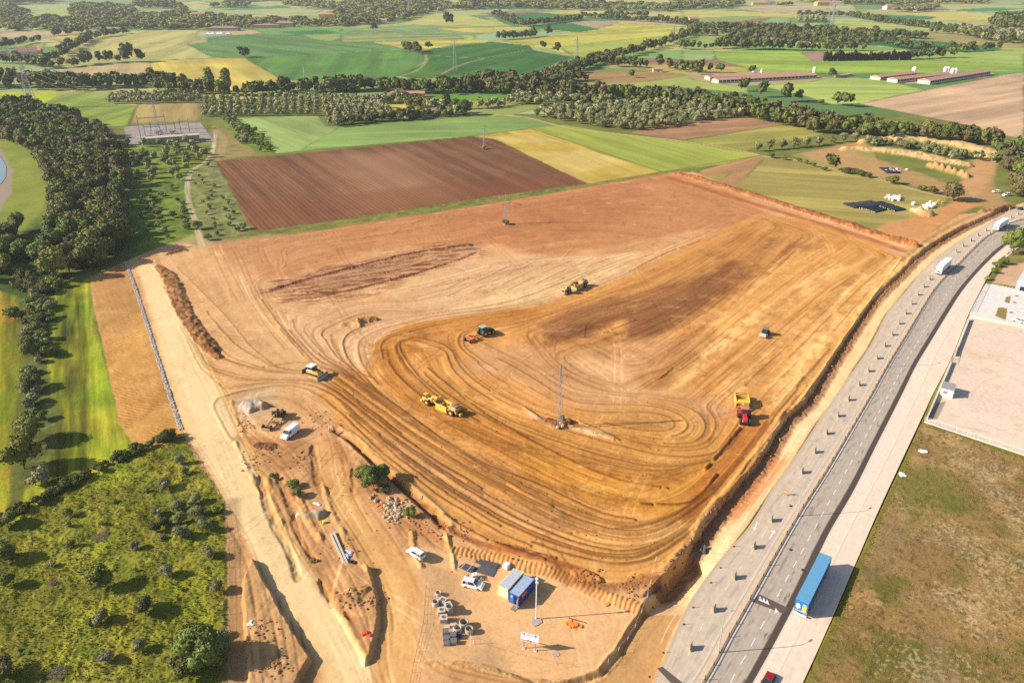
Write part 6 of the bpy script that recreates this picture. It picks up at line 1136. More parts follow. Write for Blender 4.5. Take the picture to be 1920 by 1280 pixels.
wood([(95, 175), (60, 170), (0, 168), (-60, 170), (-60, 158), (60, 158), (110, 160)], 12, (4, 7), BELT, 'in the wood left of the pylon', 'trees left of the pylon')
for i in range(44): put('cyp', 1545 + i * 3.75 + rng.uniform(-.6, .6), 115 - i * .05, rng.uniform(2.3, 3.3), 'dark cypress in the tall windbreak row', 'cypresses of the windbreak')
for p in ((1247, 224), (1243, 226), (1239, 226)): put('cyp', *p, 2.0, 'dark cypress at the corner of the olive wood', 'cypresses at the olive wood')
HB = 'along the far field boundary'
def hedge(pts, wdt=6, sp=11, R=(3.5, 6), mix={'dark': 2, 'mid': 1}, where='in a far hedge'): wood(pts, sp, R, mix, where, 'trees of far hedges', poly=False, width=wdt)
for pts in ([(1135, 114), (1170, 106), (1205, 98), (1240, 88), (1262, 80), (1290, 70), (1303, 64)], [(755, 92), (775, 98), (788, 102)], [(940, 76), (975, 73), (1010, 69)], [(95, 128), (140, 125), (160, 122)], [(165, 120), (210, 118), (240, 116)], [(85, 120), (110, 108), (125, 98), (145, 88), (165, 76), (180, 72), (240, 63)],
            [(0, 92), (40, 84), (68, 80)], [(100, 68), (130, 66), (160, 60)], [(930, 30), (960, 42), (975, 48)], [(985, 50), (1040, 44), (1085, 38)], [(1095, 33), (1160, 38), (1240, 43), (1300, 48)], [(1140, 29), (1210, 32)], [(1280, 93), (1340, 93), (1370, 90)], [(1370, 88), (1390, 82), (1405, 78)], [(1400, 93), (1480, 95), (1560, 96), (1620, 95)],
            [(1600, 33), (1650, 42), (1700, 49), (1760, 55), (1800, 60), (1860, 62)], [(1640, 82), (1690, 90), (1730, 97)], [(1730, 96), (1800, 98), (1880, 94)], [(1700, 112), (1740, 110), (1780, 108)], [(1150, 125), (1200, 128), (1260, 130), (1300, 135), (1345, 137)], [(0, 118), (60, 122), (100, 130)], [(1740, 62), (1800, 66), (1880, 80), (1920, 84)], [(1500, 30), (1600, 32)], [(1460, 12), (1480, 11)], [(455, 106), (461, 108)], [(1300, 196), (1300, 196)]):
    hedge(pts, 7 if pts[0][1] > 60 else 12)
hedge([(1400, 66), (1450, 70), (1500, 76), (1560, 82), (1600, 84)], 26); hedge([(1310, 56), (1360, 56), (1420, 56), (1460, 58)], 26); hedge([(1290, 66), (1340, 68), (1400, 70)], 14); hedge([(1460, 60), (1540, 62), (1640, 70), (1710, 72)], 24)
hedge([(1560, 70), (1620, 76)], 30); hedge([(1405, 94), (1420, 92), (1440, 93)], 12, R=(6, 9)); hedge([(1460, 94), (1475, 94)], 10, R=(6, 8)); hedge([(1370, 86), (1385, 84)], 12, R=(5, 8))
wood([(1490, 40), (1545, 37), (1545, 43), (1495, 43)], 14, (4, 6), {'olive': 1}, 'in the far small grove', 'trees of the far grove')
wood([(1850, 46), (1900, 42), (1960, 44), (1960, 62), (1880, 58)], 15, (6, 10), {'mid': 1, 'dark': 1}, 'in the far wood at the right edge', 'trees of far hedges')
wood([(1780, 60), (1960, 66), (1960, 84), (1860, 80)], 18, (3.5, 6), {'olive': 2, 'grey': 1}, 'in the far scrub at the right edge', 'trees of far hedges')
# woods near the horizon
for pts in ([(0, 38), (60, 36), (140, 38), (200, 38), (255, 42), (260, 54), (120, 57), (0, 60)], [(130, 14), (180, 12), (248, 16), (250, 36), (140, 37)], [(245, 30), (330, 30), (420, 42), (475, 50), (470, 56), (380, 57), (260, 58), (235, 50)], [(-60, 8), (0, 12), (60, 25), (30, 36), (-60, 40)], [(250, 8), (300, 4), (330, 8), (330, 18), (255, 16)], [(0, 0), (110, 2), (100, 8), (20, 10), (0, 10)],
            [(330, 26), (400, 33), (470, 40), (560, 42), (640, 44), (690, 44), (640, 52), (560, 50), (480, 50), (400, 46), (330, 42)], [(530, 6), (600, 9), (650, 16), (660, 24), (600, 18), (535, 12)], [(640, 8), (720, 2), (800, 2), (840, 10), (850, 20), (790, 28), (765, 38), (740, 44), (640, 50), (620, 30)], [(330, 12), (350, 20), (345, 26), (330, 26)],
            [(840, 21), (960, 16), (940, 5), (870, 8)], [(960, 17), (1080, 20), (1180, 22), (1270, 22), (1265, 14), (1200, 12), (1060, 9), (960, 4)], [(1250, 20), (1370, 17), (1400, 8), (1320, 5), (1260, 8)], [(1390, 6), (1480, 4), (1700, 2), (1780, 8), (1700, 11), (1610, 10), (1560, 8), (1480, 4)], [(1670, 22), (1710, 16), (1755, 16), (1750, 22), (1700, 25)], [(1780, 3), (1850, 4), (1852, 8), (1790, 8)], [(440, 6), (540, 2), (560, 0), (420, 0)], [(400, 12), (470, 10), (460, 16), (400, 16)]):
    yc = sum(p[1] for p in pts) / len(pts); dist = P(960, yc)[1]; sp = max(14, dist / 85)
    wood(pts, sp, (sp * .42, sp * .7), {'dark': 2, 'mid': 3}, 'far off', 'far', poly=True)
# build: about three hundred of a kind one by one, the rest as one mass
shadow_of = {}; LIM = {'tree': 290, 'olive': 290, 'bush': 290, 'cyp': 60, 'far': 0}
bycls = {}
for p in PLAN: bycls.setdefault(p[0], []).append(p)
lows = []
for v in range(5):
    rg = np.random.default_rng(v + 50); V, T, tq = crown_np(1, 1.0, .15, 6, 110, .22, rg); lows.append((V, T, tq))
rest_mats = {'dark': 0, 'mid': 1, 'brown': 2, 'light': 3, 'olive': 4, 'grey': 5, 'cyp': 6}
for cls, lst in bycls.items():
    def vis(p):
        px, py = to_px(p[2], p[3]); inside = (-40 < px < 1960) and (-10 < py < 1320); return -(p[4] / p[3]) + (0 if inside else 1)
    lst.sort(key=vis); ind = [p for p in lst[:LIM[cls]] if vis(p) < 0]; rest = [p for p in lst if p not in ind] if len(lst) < 2500 else lst[len(ind):]
    for p in ind:
        _, kind, x, y, R, label, group = p; v = rng.randint(0, 2 if kind != 'cyp' else 1); pr = proto(kind, v)
        if not pr[1]: o = pr[0]; pr[1] = True
        else: o = copy_tree(pr[0])
        o.location = (x, y, GH(x, y) - .05); R *= .88 if kind.startswith('nbush') and x < -30 and y < 260 else 1.0; o.scale = (R * rng.uniform(.92, 1.1), R * rng.uniform(.92, 1.1), R * rng.uniform(.88, 1.15)); o.rotation_euler = (0, 0, rng.uniform(0, 6.28)); o['label'] = label
        if group: o['group'] = group
        elif 'group' in o: del o['group']
    if rest:
        VS, TS, CS, off = [], [], [], 0; MI = []
        for p in rest:
            _, kind, x, y, R, label, group = p; V, T, tq = lows[rng.randint(0, 4)]; R = R * (1.15 if group != 'far' else .8); a = rng.uniform(0, 6.28); ca, sa = math.cos(a), math.sin(a); hz = R * rng.uniform(.85, 1.2) * (.5 if group == 'far' else 1) * (1.6 if kind in ('poplar', 'cyp') else 1)
            VS.append(np.c_[(V[:, 0] * ca - V[:, 1] * sa) * R + x, (V[:, 0] * sa + V[:, 1] * ca) * R + y, V[:, 2] * hz + (GH(x, y) if y < 900 else 0)]); TS.append(T + off); CS.append(np.clip(tq * .6 + rng.uniform(0, .4), 0, 1)); off += len(V); kk = kind.split('_')[-1]; MI.append(np.full(len(T), rest_mats.get(kk, 0)))
        me = mesh_np('woodland', np.concatenate(VS), np.concatenate(TS), FM['dark'], np.concatenate(CS))
        for k in ('mid', 'brown', 'light', 'olive', 'grey', 'cyp'): me.materials.append(FM[k])
        me.polygons.foreach_set('material_index', np.concatenate(MI).astype(np.int32)); o = bpy.data.objects.new({'tree': 'far_woodland', 'far': 'distant_woods', 'olive': 'far_olive_groves', 'bush': 'undergrowth'}.get(cls, 'undergrowth'), me); C.objects.link(o)
        tag(o, {'tree': 'distant hedges and belts between the far fields', 'far': 'distant woods near the horizon', 'olive': 'distant olive trees of the far groves'}.get(cls, 'small bushes of the hedges'), 'woodland' if cls != 'bush' else 'undergrowth', kind='stuff')
for k, pr in protos.items():
    if not pr[1]:
        for ch in list(pr[0].children): bpy.data.objects.remove(ch)
        bpy.data.objects.remove(pr[0])
print('PLAN', {k: len(v) for k, v in bycls.items()})
# ================================================================== MACHINES AND VEHICLES (each built facing +X)
TYRE = mat('tyre', (.035, .030, .026), .85); RIMY = mat('rim_yellow', (.60, .40, .04), .5); RIMG = mat('rim_grey', (.30, .29, .28), .4, .4); GLASS = mat('vehicle_glass', (.02, .03, .04), .08, spec=.8, vary=.0)
YELP = mat('machine_yellow', (.68, .44, .06), .5, vary=.12, scale=1.5, dirt=((.42, .27, .14), 1.4, .52)); YELD = mat('machine_yellow_dusty', (.50, .34, .10), .65, dirt=((.40, .27, .16), 1.2, .46)); WHITEP = mat('white_paint', (.80, .80, .80), .35, vary=.02); EARTH = mat('loose_earth', alb((206, 138, 74)), .95, vary=.25, bump=.6)
BLKM = mat('machine_black', (.03, .028, .026), .6); REDP = mat('red_paint', (.50, .03, .03), .4); GREENP = mat('tractor_green', (.03, .10, .045), .45); ORGP = mat('implement_orange', (.62, .15, .03), .55, dirt=((.42, .24, .12), 1.8, .5)); GREYG = mat('roller_grey_green', (.16, .19, .14), .6); STEELW = mat('worn_steel', (.42, .40, .38), .45, .5)
def place(t, a, b, z=None, off=0.0, u=.5):
    """put a thing between rear pixel a and front pixel b, facing b"""
    p = G(*a); q = G(*b); d = q - p; c = p + d * u; t.location = (c.x, c.y, GH(c.x, c.y) + off if z is None else z); t.rotation_euler = (0, 0, math.atan2(d.y, d.x)); return t
def wheel(t, x, y, r, w, rimm=RIMG, n=20):
    s = 1 if y > 0 else -1; o = MB().tube((0, -w / 2, 0), (0, w / 2, 0), r, r, n).build('wheel', TYRE, t, bevel=.03); o.location = (x, y, r)
    MB().tube((0, s * w * .40, 0), (0, s * (w / 2 + .02), 0), r * .5, r * .46, 12).build('rim', rimm, o)
def loft(out, w_at):
    """side outline (x,z) swept to a half width that depends on the height"""
    m = MB(); n = len(out); vs = [(x, -w_at(x, z), z) for x, z in out] + [(x, w_at(x, z), z) for x, z in out]
    return m.add(vs, [tuple(range(n)), tuple(range(2 * n - 1, n - 1, -1))] + [(i, i + n, (i + 1) % n + n, (i + 1) % n) for i in range(n)])
def car(name, label, cat, a, b, L=4.3, Wd=1.78, H=1.48, paint=WHITEP, van=0, u=.5):
    t = thing(name, label, cat); h = L / 2; w = Wd / 2
    if van == 2:   # panel van
        body = [(-h, .32), (-h + .02, H - .25), (-h + .18, H), (h * .38, H), (h * .46, H - .05), (h * .70, H * .56), (h * .97, H * .45), (h, H * .34), (h, .30)]
        loft(body, lambda x, z: w * (1 - .12 * max(0, (z - H * .5) / (H * .5)))).build('body', paint, t, bevel=.08)
        ws = MB().hexa([(h * .47, -w * .74, H - .10), (h * .69, -w * .88, H * .60), (h * .69, w * .88, H * .60), (h * .47, w * .74, H - .10), (h * .47 + .06, -w * .74, H - .04), (h * .69 + .06, -w * .88, H * .60 + .05), (h * .69 + .06, w * .88, H * .60 + .05), (h * .47 + .06, w * .74, H - .04)]); ws.build('windscreen', GLASS, t)
        for s in (-1, 1): MB().hexa([(h * .22, s * w * .93, H * .58), (h * .60, s * w * .97, H * .58), (h * .44, s * w * .90, H * .86), (h * .22, s * w * .90, H * .86), (h * .22, s * w * 1.01, H * .58), (h * .60, s * w * 1.02, H * .58), (h * .44, s * w * .95, H * .86), (h * .22, s * w * .95, H * .86)]).build('side_window', GLASS, t)
    else:
        bz = H * .58; nose = .30 if van else .44
        body = [(-h, .30), (-h - .02, bz * .8), (-h + .06, bz), (h * nose + .25, bz), (h * .86, bz * .86), (h, bz * .62), (h, .28)]
        loft(body, lambda x, z: w).build('body', paint, t, bevel=.07)
        r0, r1 = (-h + .22, h * .10) if van else (-h + .55, h * .05); c0, c1 = -h + .08, h * nose + .22
        MB().hexa([(c0, -w * .95, bz - .01), (c1, -w * .95, bz - .01), (c1, w * .95, bz - .01), (c0, w * .95, bz - .01), (r0, -w * .76, H - .05), (r1, -w * .76, H - .05), (r1, w * .76, H - .05), (r0, w * .76, H - .05)]).build('window', GLASS, t, bevel=.03)
        MB().box(r0 - .05, r1 + .05, -w * .79, w * .79, H - .06, H, .05, .04).build('roof', paint, t, bevel=.02); pm_ = MB()
        for s in (-1, 1):
            for (xa, xb) in ((c0 + .02, r0), (c1 - .02, r1), ((c0 + c1) / 2 - .15, (r0 + r1) / 2 - .1)) + (((c0 + .9, r0 + .8),) if van else ()): pm_.beam((xa, s * w * .955, bz), (xb, s * w * .77, H - .05), .09)
        pm_.build('pillar', paint, t)
        if van:
            for s in (-1, 1): MB().beam((r0 + .2, s * w * .6, H + .06), (r1 - .1, s * w * .6, H + .06), .04).build('roof_rail', BLKM, t)
    for s in (-1, 1):
        wheel(t, h * .62, s * (w - .08), .32, .22); wheel(t, -h * .60, s * (w - .08), .32, .22)
        MB().box(h - .12, h + .015, s * w * .62 - .17, s * w * .62 + .17, H * .33, H * .42).build('headlight', mat('lamp_glass', (.6, .6, .6), .1), t); MB().box(-h - .035, -h + .05, s * w * .80 - .09, s * w * .80 + .09, H * .36, H * .55).build('tail_light', mat('tail_red', (.4, .02, .02), .3), t)
        MB().box(h * .34, h * .34 + .12, s * (w + .02) - .09, s * (w + .02) + .09, H * .62, H * .72).build('mirror', paint if van != 2 else BLKM, t)
    return place(t, a, b, u=u)
car('panel_van', 'white panel van parked near the grey gravel heap', 'van', (557, 806), (533, 824), 5.9, 2.1, 2.35, van=2)
car('parked_car', 'white estate car alone at the edge of the dirt road, upper left of the cabins', 'car', (795, 1053), (766, 1034), 4.4, 1.8, 1.6, van=1)
car('parked_car', 'white leisure van parked in front of the grey pipe stack', 'car', (869, 1094), (906, 1103), 4.5, 1.85, 1.8, van=1)
car('parked_car', 'dark red car in the parking strip at the bottom of the road', 'car', (1448, 1264), (1428, 1300), 4.3, 1.8, 1.45, mat('dark_red_paint', (.24, .01, .02), .3, spec=.6))
car('parked_car', 'white car on the terrace by the retaining wall at the right edge', 'car', (1922, 606), (1897, 600), 4.3)
car('parked_car', 'white car left of the pair on the grass at the end of the orange track', 'car', (1873, 361), (1863, 361), 4.4)
car('parked_car', 'white van right of the pair on the grass at the end of the orange track', 'car', (1893, 367), (1880, 368), 4.4, 1.9, 1.9, van=1)
car('moving_car', 'dark car on the far bend of the road at the right edge', 'car', (1918, 391), (1906, 397), 4.3, 1.8, 1.5, mat('dark_blue_paint', (.04, .05, .08), .35))
def lorry(label, a, b, L=13.5):
    t = thing('lorry', label, 'lorry', group='white lorries on the pale carriageway'); h = L / 2; wz = 1.25
    MB().box(-h, h - 2.6, -wz, wz, 1.15, 3.95).build('box_body', WHITEP, t, bevel=.04); MB().prism([(h - 2.3, .7), (h - 2.3, 3.3), (h - .5, 3.3), (h - .08, 2.5), (h, 1.6), (h, .6)], -1.22, 1.22).build('cab', WHITEP, t, bevel=.08)
    MB().hexa([(h - .46, -1.05, 3.1), (h - .06, -1.12, 2.0), (h - .06, 1.12, 2.0), (h - .46, 1.05, 3.1), (h - .38, -1.05, 3.15), (h + .02, -1.12, 2.05), (h + .02, 1.12, 2.05), (h - .38, 1.05, 3.15)]).build('windscreen', GLASS, t)
    for s in (-1, 1): MB().box(h - 1.5, h - .55, s * 1.23 - .02, s * 1.23 + .02, 2.0, 2.8).build('side_window', GLASS, t); MB().box(h - .02, h + .04, s * .85 - .22, s * .85 + .22, .75, .98).build('headlight', mat('lamp_glass', (.6, .6, .6), .1), t); MB().box(h - .3, h - .1, s * 1.42 - .1, s * 1.42 + .1, 1.9, 2.6).build('mirror', BLKM, t)
    MB().hexa([(h - 2.2, -1.1, 3.28), (h - 1.0, -1.0, 3.28), (h - 1.0, 1.0, 3.28), (h - 2.2, 1.1, 3.28), (h - 2.25, -1.1, 3.95), (h - 1.9, -1.0, 3.85), (h - 1.9, 1.0, 3.85), (h - 2.25, 1.1, 3.95)]).build('roof_deflector', WHITEP, t)
    MB().box(h - .03, h + .06, -1.1, 1.1, .35, .7).build('bumper', BLKM, t); MB().box(h - .01, h + .03, -.7, .7, 1.2, 1.75).build('grille', BLKM, t); MB().box(-h + .1, h - 2.4, -.45, .45, .8, 1.14).build('chassis', BLKM, t)
    for s in (-1, 1):
        for x in (h - 1.3, h - 4.6, -h + 1.4, -h + 2.7, -h + 4.0): wheel(t, x, s * 1.05, .5, .3)
    return place(t, a, b, z=.004)
lorry('white lorry heading down the pale carriageway, the nearer of two', (1781, 496), (1752, 522)); lorry('white lorry on the bend, the farther of two', (1890, 420), (1858, 439))
# blue trailer
T1, T2, T3 = Vector(P(1491, 1122, 3.95)), Vector(P(1518, 1132, 3.95)), Vector(P(1536, 1035, 3.95)); cw = (T1 + T2) / 2; dd = (T3 - T1); Lt = dd.length; an = math.atan2(dd.y, dd.x); wv = (T2 - T1)
t = thing('box_trailer', 'long blue box trailer parked beside the road with a colourful rear', 'trailer', (cw.x, cw.y, .01), an)
BLUR = mat('trailer_roof_blue', alb((112, 176, 216)), .5, vary=.04); BLUS = mat('trailer_side_blue', (.015, .09, .28), .45, vary=.05)
MB().box(0, Lt, -1.27, 1.27, 1.05, 3.9).build('body', BLUS, t, bevel=.02); m = MB().box(-.02, Lt + .02, -1.29, 1.29, 3.905, 3.96)
for k in range(30): m.box(.2 + k * Lt / 30, .27 + k * Lt / 30, -1.2, 1.2, 3.961, 3.985)
m.build('roof', BLUR, t); MB().box(-.03, -.001, -1.24, 1.24, 1.1, 3.86).build('rear_door', mat('door_blue', (.02, .16, .42), .4), t)
MB().box(-.06, -.031, -1.0, -.25, 1.7, 3.0).build('yellow_panel', mat('poster_yellow', (.85, .62, .02), .5), t); m = MB()
for k, (y, z, s) in enumerate(((.55, 2.7, .34), (.75, 2.45, .26), (.35, 2.35, .22), (.6, 2.1, .2), (.5, 3.1, .12), (.85, 3.05, .1))): m.box(-.06, -.031, y - s, y + s, z - s * .8, z + s * .8)
m.build('white_graphic', WHP, t); m = MB()
for k in range(9): m.box(-.055, -.031, .95 - k * .22 - .13, .95 - k * .22, 1.42, 1.58)
for k in range(5): m.box(-.055, -.031, -.3 - k * .14 - .1, -.3 - k * .14, 3.2, 3.36)
m.build('lettering', WHP, t); m = MB().box(-.06, .05, 1.05, 1.26, 1.2, 1.7).box(-.06, .05, -1.26, -1.05, 1.2, 1.7); m.build('tail_light', mat('tail_orange', (.75, .2, .03), .4), t)
MB().box(-.12, .1, -1.25, 1.25, .55, .78).build('bumper', WHP, t); MB().box(.2, Lt - .2, -.5, .5, .75, 1.04).build('chassis', BLKM, t)
for s in (-1, 1):
    for x in (2.0, 3.3, 4.6, Lt - 2.2): wheel(t, x, s * 1.05, .5, .3)
# wheel tractor-scrapers
def scraper(label, a, b, L=14.5, flip=False, P1=YELP):
    t = thing('wheel_scraper', label, 'scraper', group='wheel tractor-scrapers'); h = L / 2
    MB().prism([(h - 3.9, 1.0), (h - 3.9, 2.3), (h - 2.2, 2.5), (h - .3, 2.1), (h, 1.7), (h + .1, .7)], -.75, .75).build('tractor_body', P1, t, bevel=.08)
    MB().box(h - .25, h + .5, -1.2, 1.2, .45, 1.0).build('front_bumper', P1, t, bevel=.05); MB().prism([(h - 2.0, 2.2), (h - 2.1, 3.35), (h - .9, 3.35), (h - .6, 2.2)], -.2, 1.15).build('cab', P1, t, bevel=.06)
    MB().prism([(h - 1.92, 2.5), (h - 1.98, 3.15), (h - .88, 3.15), (h - .66, 2.5)], -.23, 1.18).build('cab_window', GLASS, t); MB().tube((h - 1.0, -.5, 2.2), (h - 1.0, -.5, 3.4), .08).build('exhaust', BLKM, t)
    MB().box(h - .12, h + .06, -.6, .6, 1.1, 1.75).build('radiator_grille', BLKM, t)
    for s in (-1, 1): wheel(t, h - 2.4, s * 1.15, 1.0, .75, RIMY if P1 is YELP else RIMG, 22); MB().box(h - 3.1, h - 1.5, s * 1.2 - .4, s * 1.2 + .4, 2.04, 2.14).build('mudguard', P1, t)
    m = MB().beam((h - 3.4, 0, 1.2), (h - 3.6, 0, 2.9), .6, .6).beam((h - 3.5, 0, 2.9), (h - 5.6, 0, 3.0), .55, .55).beam((h - 5.5, -1.55, 2.75), (h - 5.5, 1.55, 2.75), .5, .5); m.build('gooseneck', P1, t, bevel=.04)
    for s in (-1, 1): MB().beam((h - 5.5, s * 1.5, 2.7), (h - 8.2, s * 1.5, 1.3), .3, .5).build('draft_arm', P1, t); MB().tube((h - 5.4, s * .6, 2.9), (h - 7.4, s * .8, 1.6), .10).build('hydraulic_ram', STEELW, t)
    m = MB()
    for s in (-1, 1): m.prism([(h - 6.2, .35), (h - 6.3, 2.1), (h - 7.4, 2.5), (h - 10.3, 2.4), (h - 10.4, .8), (h - 9.2, .35)], s * 1.55 - .07, s * 1.55 + .07)
    m.box(h - 10.4, h - 6.3, -1.5, 1.5, .3, .5).prism([(h - 10.4, .5), (h - 10.4, 2.3), (h - 10.2, 2.3), (h - 9.9, .5)], -1.5, 1.5).prism([(h - 6.2, .4), (h - 6.4, 1.5), (h - 6.6, 1.5), (h - 6.5, .4)], -1.5, 1.5); m.build('bowl', P1, t)
    rr = random.Random(5); m = MB()
    for k in range(16): m.rock((h - 8.2 + rr.uniform(-1.5, 1.4), rr.uniform(-1.0, 1.0), 1.1 + rr.uniform(0, .5)), rr.uniform(.5, .9), rr, .6)
    m.build('earth_load', EARTH, t, smooth=True)
    MB().prism([(-h + .8, .8), (-h + .9, 2.5), (-h + 1.6, 2.75), (-h + 3.8, 2.6), (-h + 4.2, 1.0)], -.95, .95).build('rear_engine', YELD, t, bevel=.08); MB().box(-h + 1.3, -h + 2.8, -.7, .7, 2.72, 2.95).build('engine_cover', mat('dusty_grey', alb((176, 140, 120)), .8), t)
    MB().tube((-h + 2.9, .3, 2.6), (-h + 2.9, .3, 3.7), .09).build('exhaust', BLKM, t); MB().box(-h - .35, -h + .5, -.55, .55, .6, 1.25).build('push_block', P1, t, bevel=.05); MB().box(-h + .4, -h + .9, -.8, .8, .8, 1.5).build('rear_frame', BLKM, t)
    for s in (-1, 1): wheel(t, -h + 2.6, s * 1.2, 1.0, .75, RIMY if P1 is YELP else RIMG, 22); MB().beam((-h + 4.1, s * 1.2, 1.5), (-h + 1.0, s * 1.2, 2.3), .2, .35).build('mudguard', P1, t)
    return place(t, a, b)
t = scraper('yellow wheel tractor-scraper with clean yellow hubs in the orange tracks', (862, 781), (797, 752))
t = scraper('dusty wheel tractor-scraper crossing the pale strips, front towards the lower left', (1100, 534), (1056, 552), P1=YELD)
# bulldozer
t = thing('bulldozer', 'yellow bulldozer with white cab roof and raised steel blade', 'bulldozer')
for s in (-1, 1):
    tr = MB().prism([(-1.9, .25), (-1.6, 0), (1.6, 0), (1.95, .3), (1.9, .75), (1.5, 1.0), (-1.5, 1.0), (-1.9, .75)], s * 1.1 - .3, s * 1.1 + .3).build('track', mat('dusty_track', alb((196, 160, 136)), .9, vary=.2, scale=5), t); m = MB()
    for k in range(14): m.box(-1.8 + k * .27, -1.72 + k * .27, s * 1.1 - .31, s * 1.1 + .31, 1.0, 1.07)
    m.build('grouser', BLKM, tr)
MB().prism([(-1.8, .7), (-1.8, 1.7), (-.5, 1.7), (-.4, 1.9), (1.7, 1.7), (1.85, .7)], -.75, .75).build('body', YELP, t, bevel=.06); MB().prism([(-1.3, 1.7), (-1.2, 2.85), (.1, 2.85), (.3, 1.7)], -.78, .78).build('cab', WHITEP, t, bevel=.05)
MB().prism([(-1.2, 2.0), (-1.12, 2.65), (.16, 2.65), (.30, 2.0)], -.82, .82).build('cab_window', GLASS, t); MB().box(-1.45, .35, -.95, .95, 2.88, 3.02).build('roof', WHITEP, t, bevel=.04); MB().tube((.9, .3, 1.8), (.9, .3, 2.7), .07).build('exhaust', BLKM, t)
MB().prism([(2.5, .05), (2.35, .6), (2.55, 1.35), (2.70, 1.35), (2.52, .6), (2.65, .05)], -1.9, 1.9).build('blade', STEELW, t)
for s in (-1, 1): MB().beam((-.5, s * 1.5, .5), (2.45, s * 1.5, .5), .2, .25).build('push_arm', YELP, t); MB().beam((-1.8, s * .4, 1.0), (-2.8, s * .4, 1.3), .2, .3).build('ripper_arm', BLKM, t)
MB().box(-3.1, -2.7, -.9, .9, .4, 1.4).build('ripper', BLKM, t); MB().box(.1, 1.6, -.7, .7, 1.78, 1.95).build('engine_cover', mat('dusty_brown', alb((170, 112, 70)), .8), t); t.scale = (1.3,) * 3; place(t, (574, 700), (606, 710))
# tractors
def tractor(label, a, b, paint, rim, roofm, s_=1.0):
    t = thing('farm_tractor', label, 'tractor'); MB().prism([(-.3, .9), (-.3, 1.7), (1.9, 1.6), (2.3, 1.35), (2.35, .8), (0, .7)], -.42, .42).build('bonnet', paint, t, bevel=.08); MB().prism([(-1.7, 1.0), (-1.6, 2.6), (-.15, 2.65), (.1, 1.5), (.1, 1.0)], -.72, .72).build('cab_window', GLASS, t, bevel=.04)
    MB().box(-1.8, .05, -.86, .86, 2.66, 2.84).build('roof', roofm, t, bevel=.05); MB().box(-1.6, 1.9, -.3, .3, .55, 1.0).build('chassis', BLKM, t); MB().tube((.1, .5, 1.6), (.1, .5, 2.7), .06).build('exhaust', BLKM, t)
    for s in (-1, 1):
        MB().prism([(-2.1, 1.4), (-1.9, 1.9), (-.5, 1.95), (-.2, 1.5)], s * 1.05 - .28, s * 1.05 + .28).build('mudguard', paint, t); wheel(t, -1.15, s * 1.1, .95, .6, rim); wheel(t, 1.75, s * .95, .68, .45, rim)
        for z in (1.1, 2.6): MB().beam((-.1, s * .74, 1.1), (-.2, s * .74, 2.65), .07).build('pillar', paint, t) if z == 1.1 else None
    MB().box(2.3, 2.75, -.5, .5, .6, 1.0).build('front_weight', BLKM, t); t.scale = (s_,) * 3; return place(t, a, b)
tractor('dark green tractor with yellow hubs pulling the orange levelling implement', (897, 632), (925, 622), GREENP, RIMY, mat('pale_green_roof', (.35, .42, .34), .5), 1.25)
tractor('red tractor facing the camera and pulling the yellow scraper box', (1393, 776), (1397, 799), REDP, TYRE, mat('pink_dust_roof', alb((214, 140, 120)), .6), 1.3)
t = thing('towed_leveller', 'orange towed levelling implement with four wheels behind the green tractor', 'implement'); m = MB().beam((3.2, 0, .7), (.9, 0, .9), .25, .3).beam((1.0, -1.5, 1.1), (1.0, 1.5, 1.1), .35, .35).beam((1.0, -1.2, 1.1), (-1.7, -1.2, 1.0), .3, .35).beam((1.0, 1.2, 1.1), (-1.7, 1.2, 1.0), .3, .35).beam((-1.7, -1.6, .95), (-1.7, 1.6, .95), .3, .3); m.build('frame', ORGP, t)
MB().prism([(.9, .15), (.4, .15), (-.9, .3), (-1.1, 1.5), (-.9, 1.5), (-.7, .6), (.9, .3)], -1.4, 1.4).build('bowl', ORGP, t); MB().tube((.9, -.4, 1.2), (-1.4, -.4, 2.0), .13).tube((.9, .4, 1.2), (-1.4, .4, 2.0), .13).build('hydraulic_ram', RED, t); MB().beam((.8, 0, 1.1), (.5, 0, 2.1), .2, .3).build('mast', RIMY, t)
for s in (-1, 1): wheel(t, -2.0, s * 1.35, .62, .5, RIMG); wheel(t, -1.2, s * .5, .5, .3, RIMG)
place(t, (876, 642), (897, 633), u=.45)
t = thing('towed_scraper', 'yellow towed scraper box behind the red tractor', 'scraper'); m = MB()
for s in (-1, 1): m.prism([(2.0, .2), (1.8, 1.5), (1.0, 1.9), (-1.6, 1.8), (-2.1, 1.0), (-1.6, .2)], s * 1.5 - .1, s * 1.5 + .1)
m.box(-1.7, 1.9, -1.45, 1.45, .2, .4).prism([(-2.0, .4), (-1.7, 1.8), (-1.4, 1.8), (-1.5, .4)], -1.45, 1.45).build('bowl', YELP, t); MB().prism([(1.3, .4), (1.5, 1.5), (1.2, 1.65), (.2, 1.5), (.9, .4)], -1.38, 1.38).build('apron', YELP, t)
MB().beam((4.2, 0, .8), (2.4, 0, 1.6), .3, .35).beam((2.3, -1.3, 1.7), (2.3, 1.3, 1.7), .35, .35).beam((2.3, -1.3, 1.7), (1.2, -1.35, 1.0), .2, .3).beam((2.3, 1.3, 1.7), (1.2, 1.35, 1.0), .2, .3).build('drawbar', YELP, t); MB().box(-2.9, -2.0, -.9, .9, .9, 1.3).build('rear_frame', BLKM, t)
for s in (-1, 1): wheel(t, -2.5, s * .95, .75, .6, RIMY)
t.scale = (1.25,) * 3; place(t, (1389, 750), (1392, 768), u=.42)
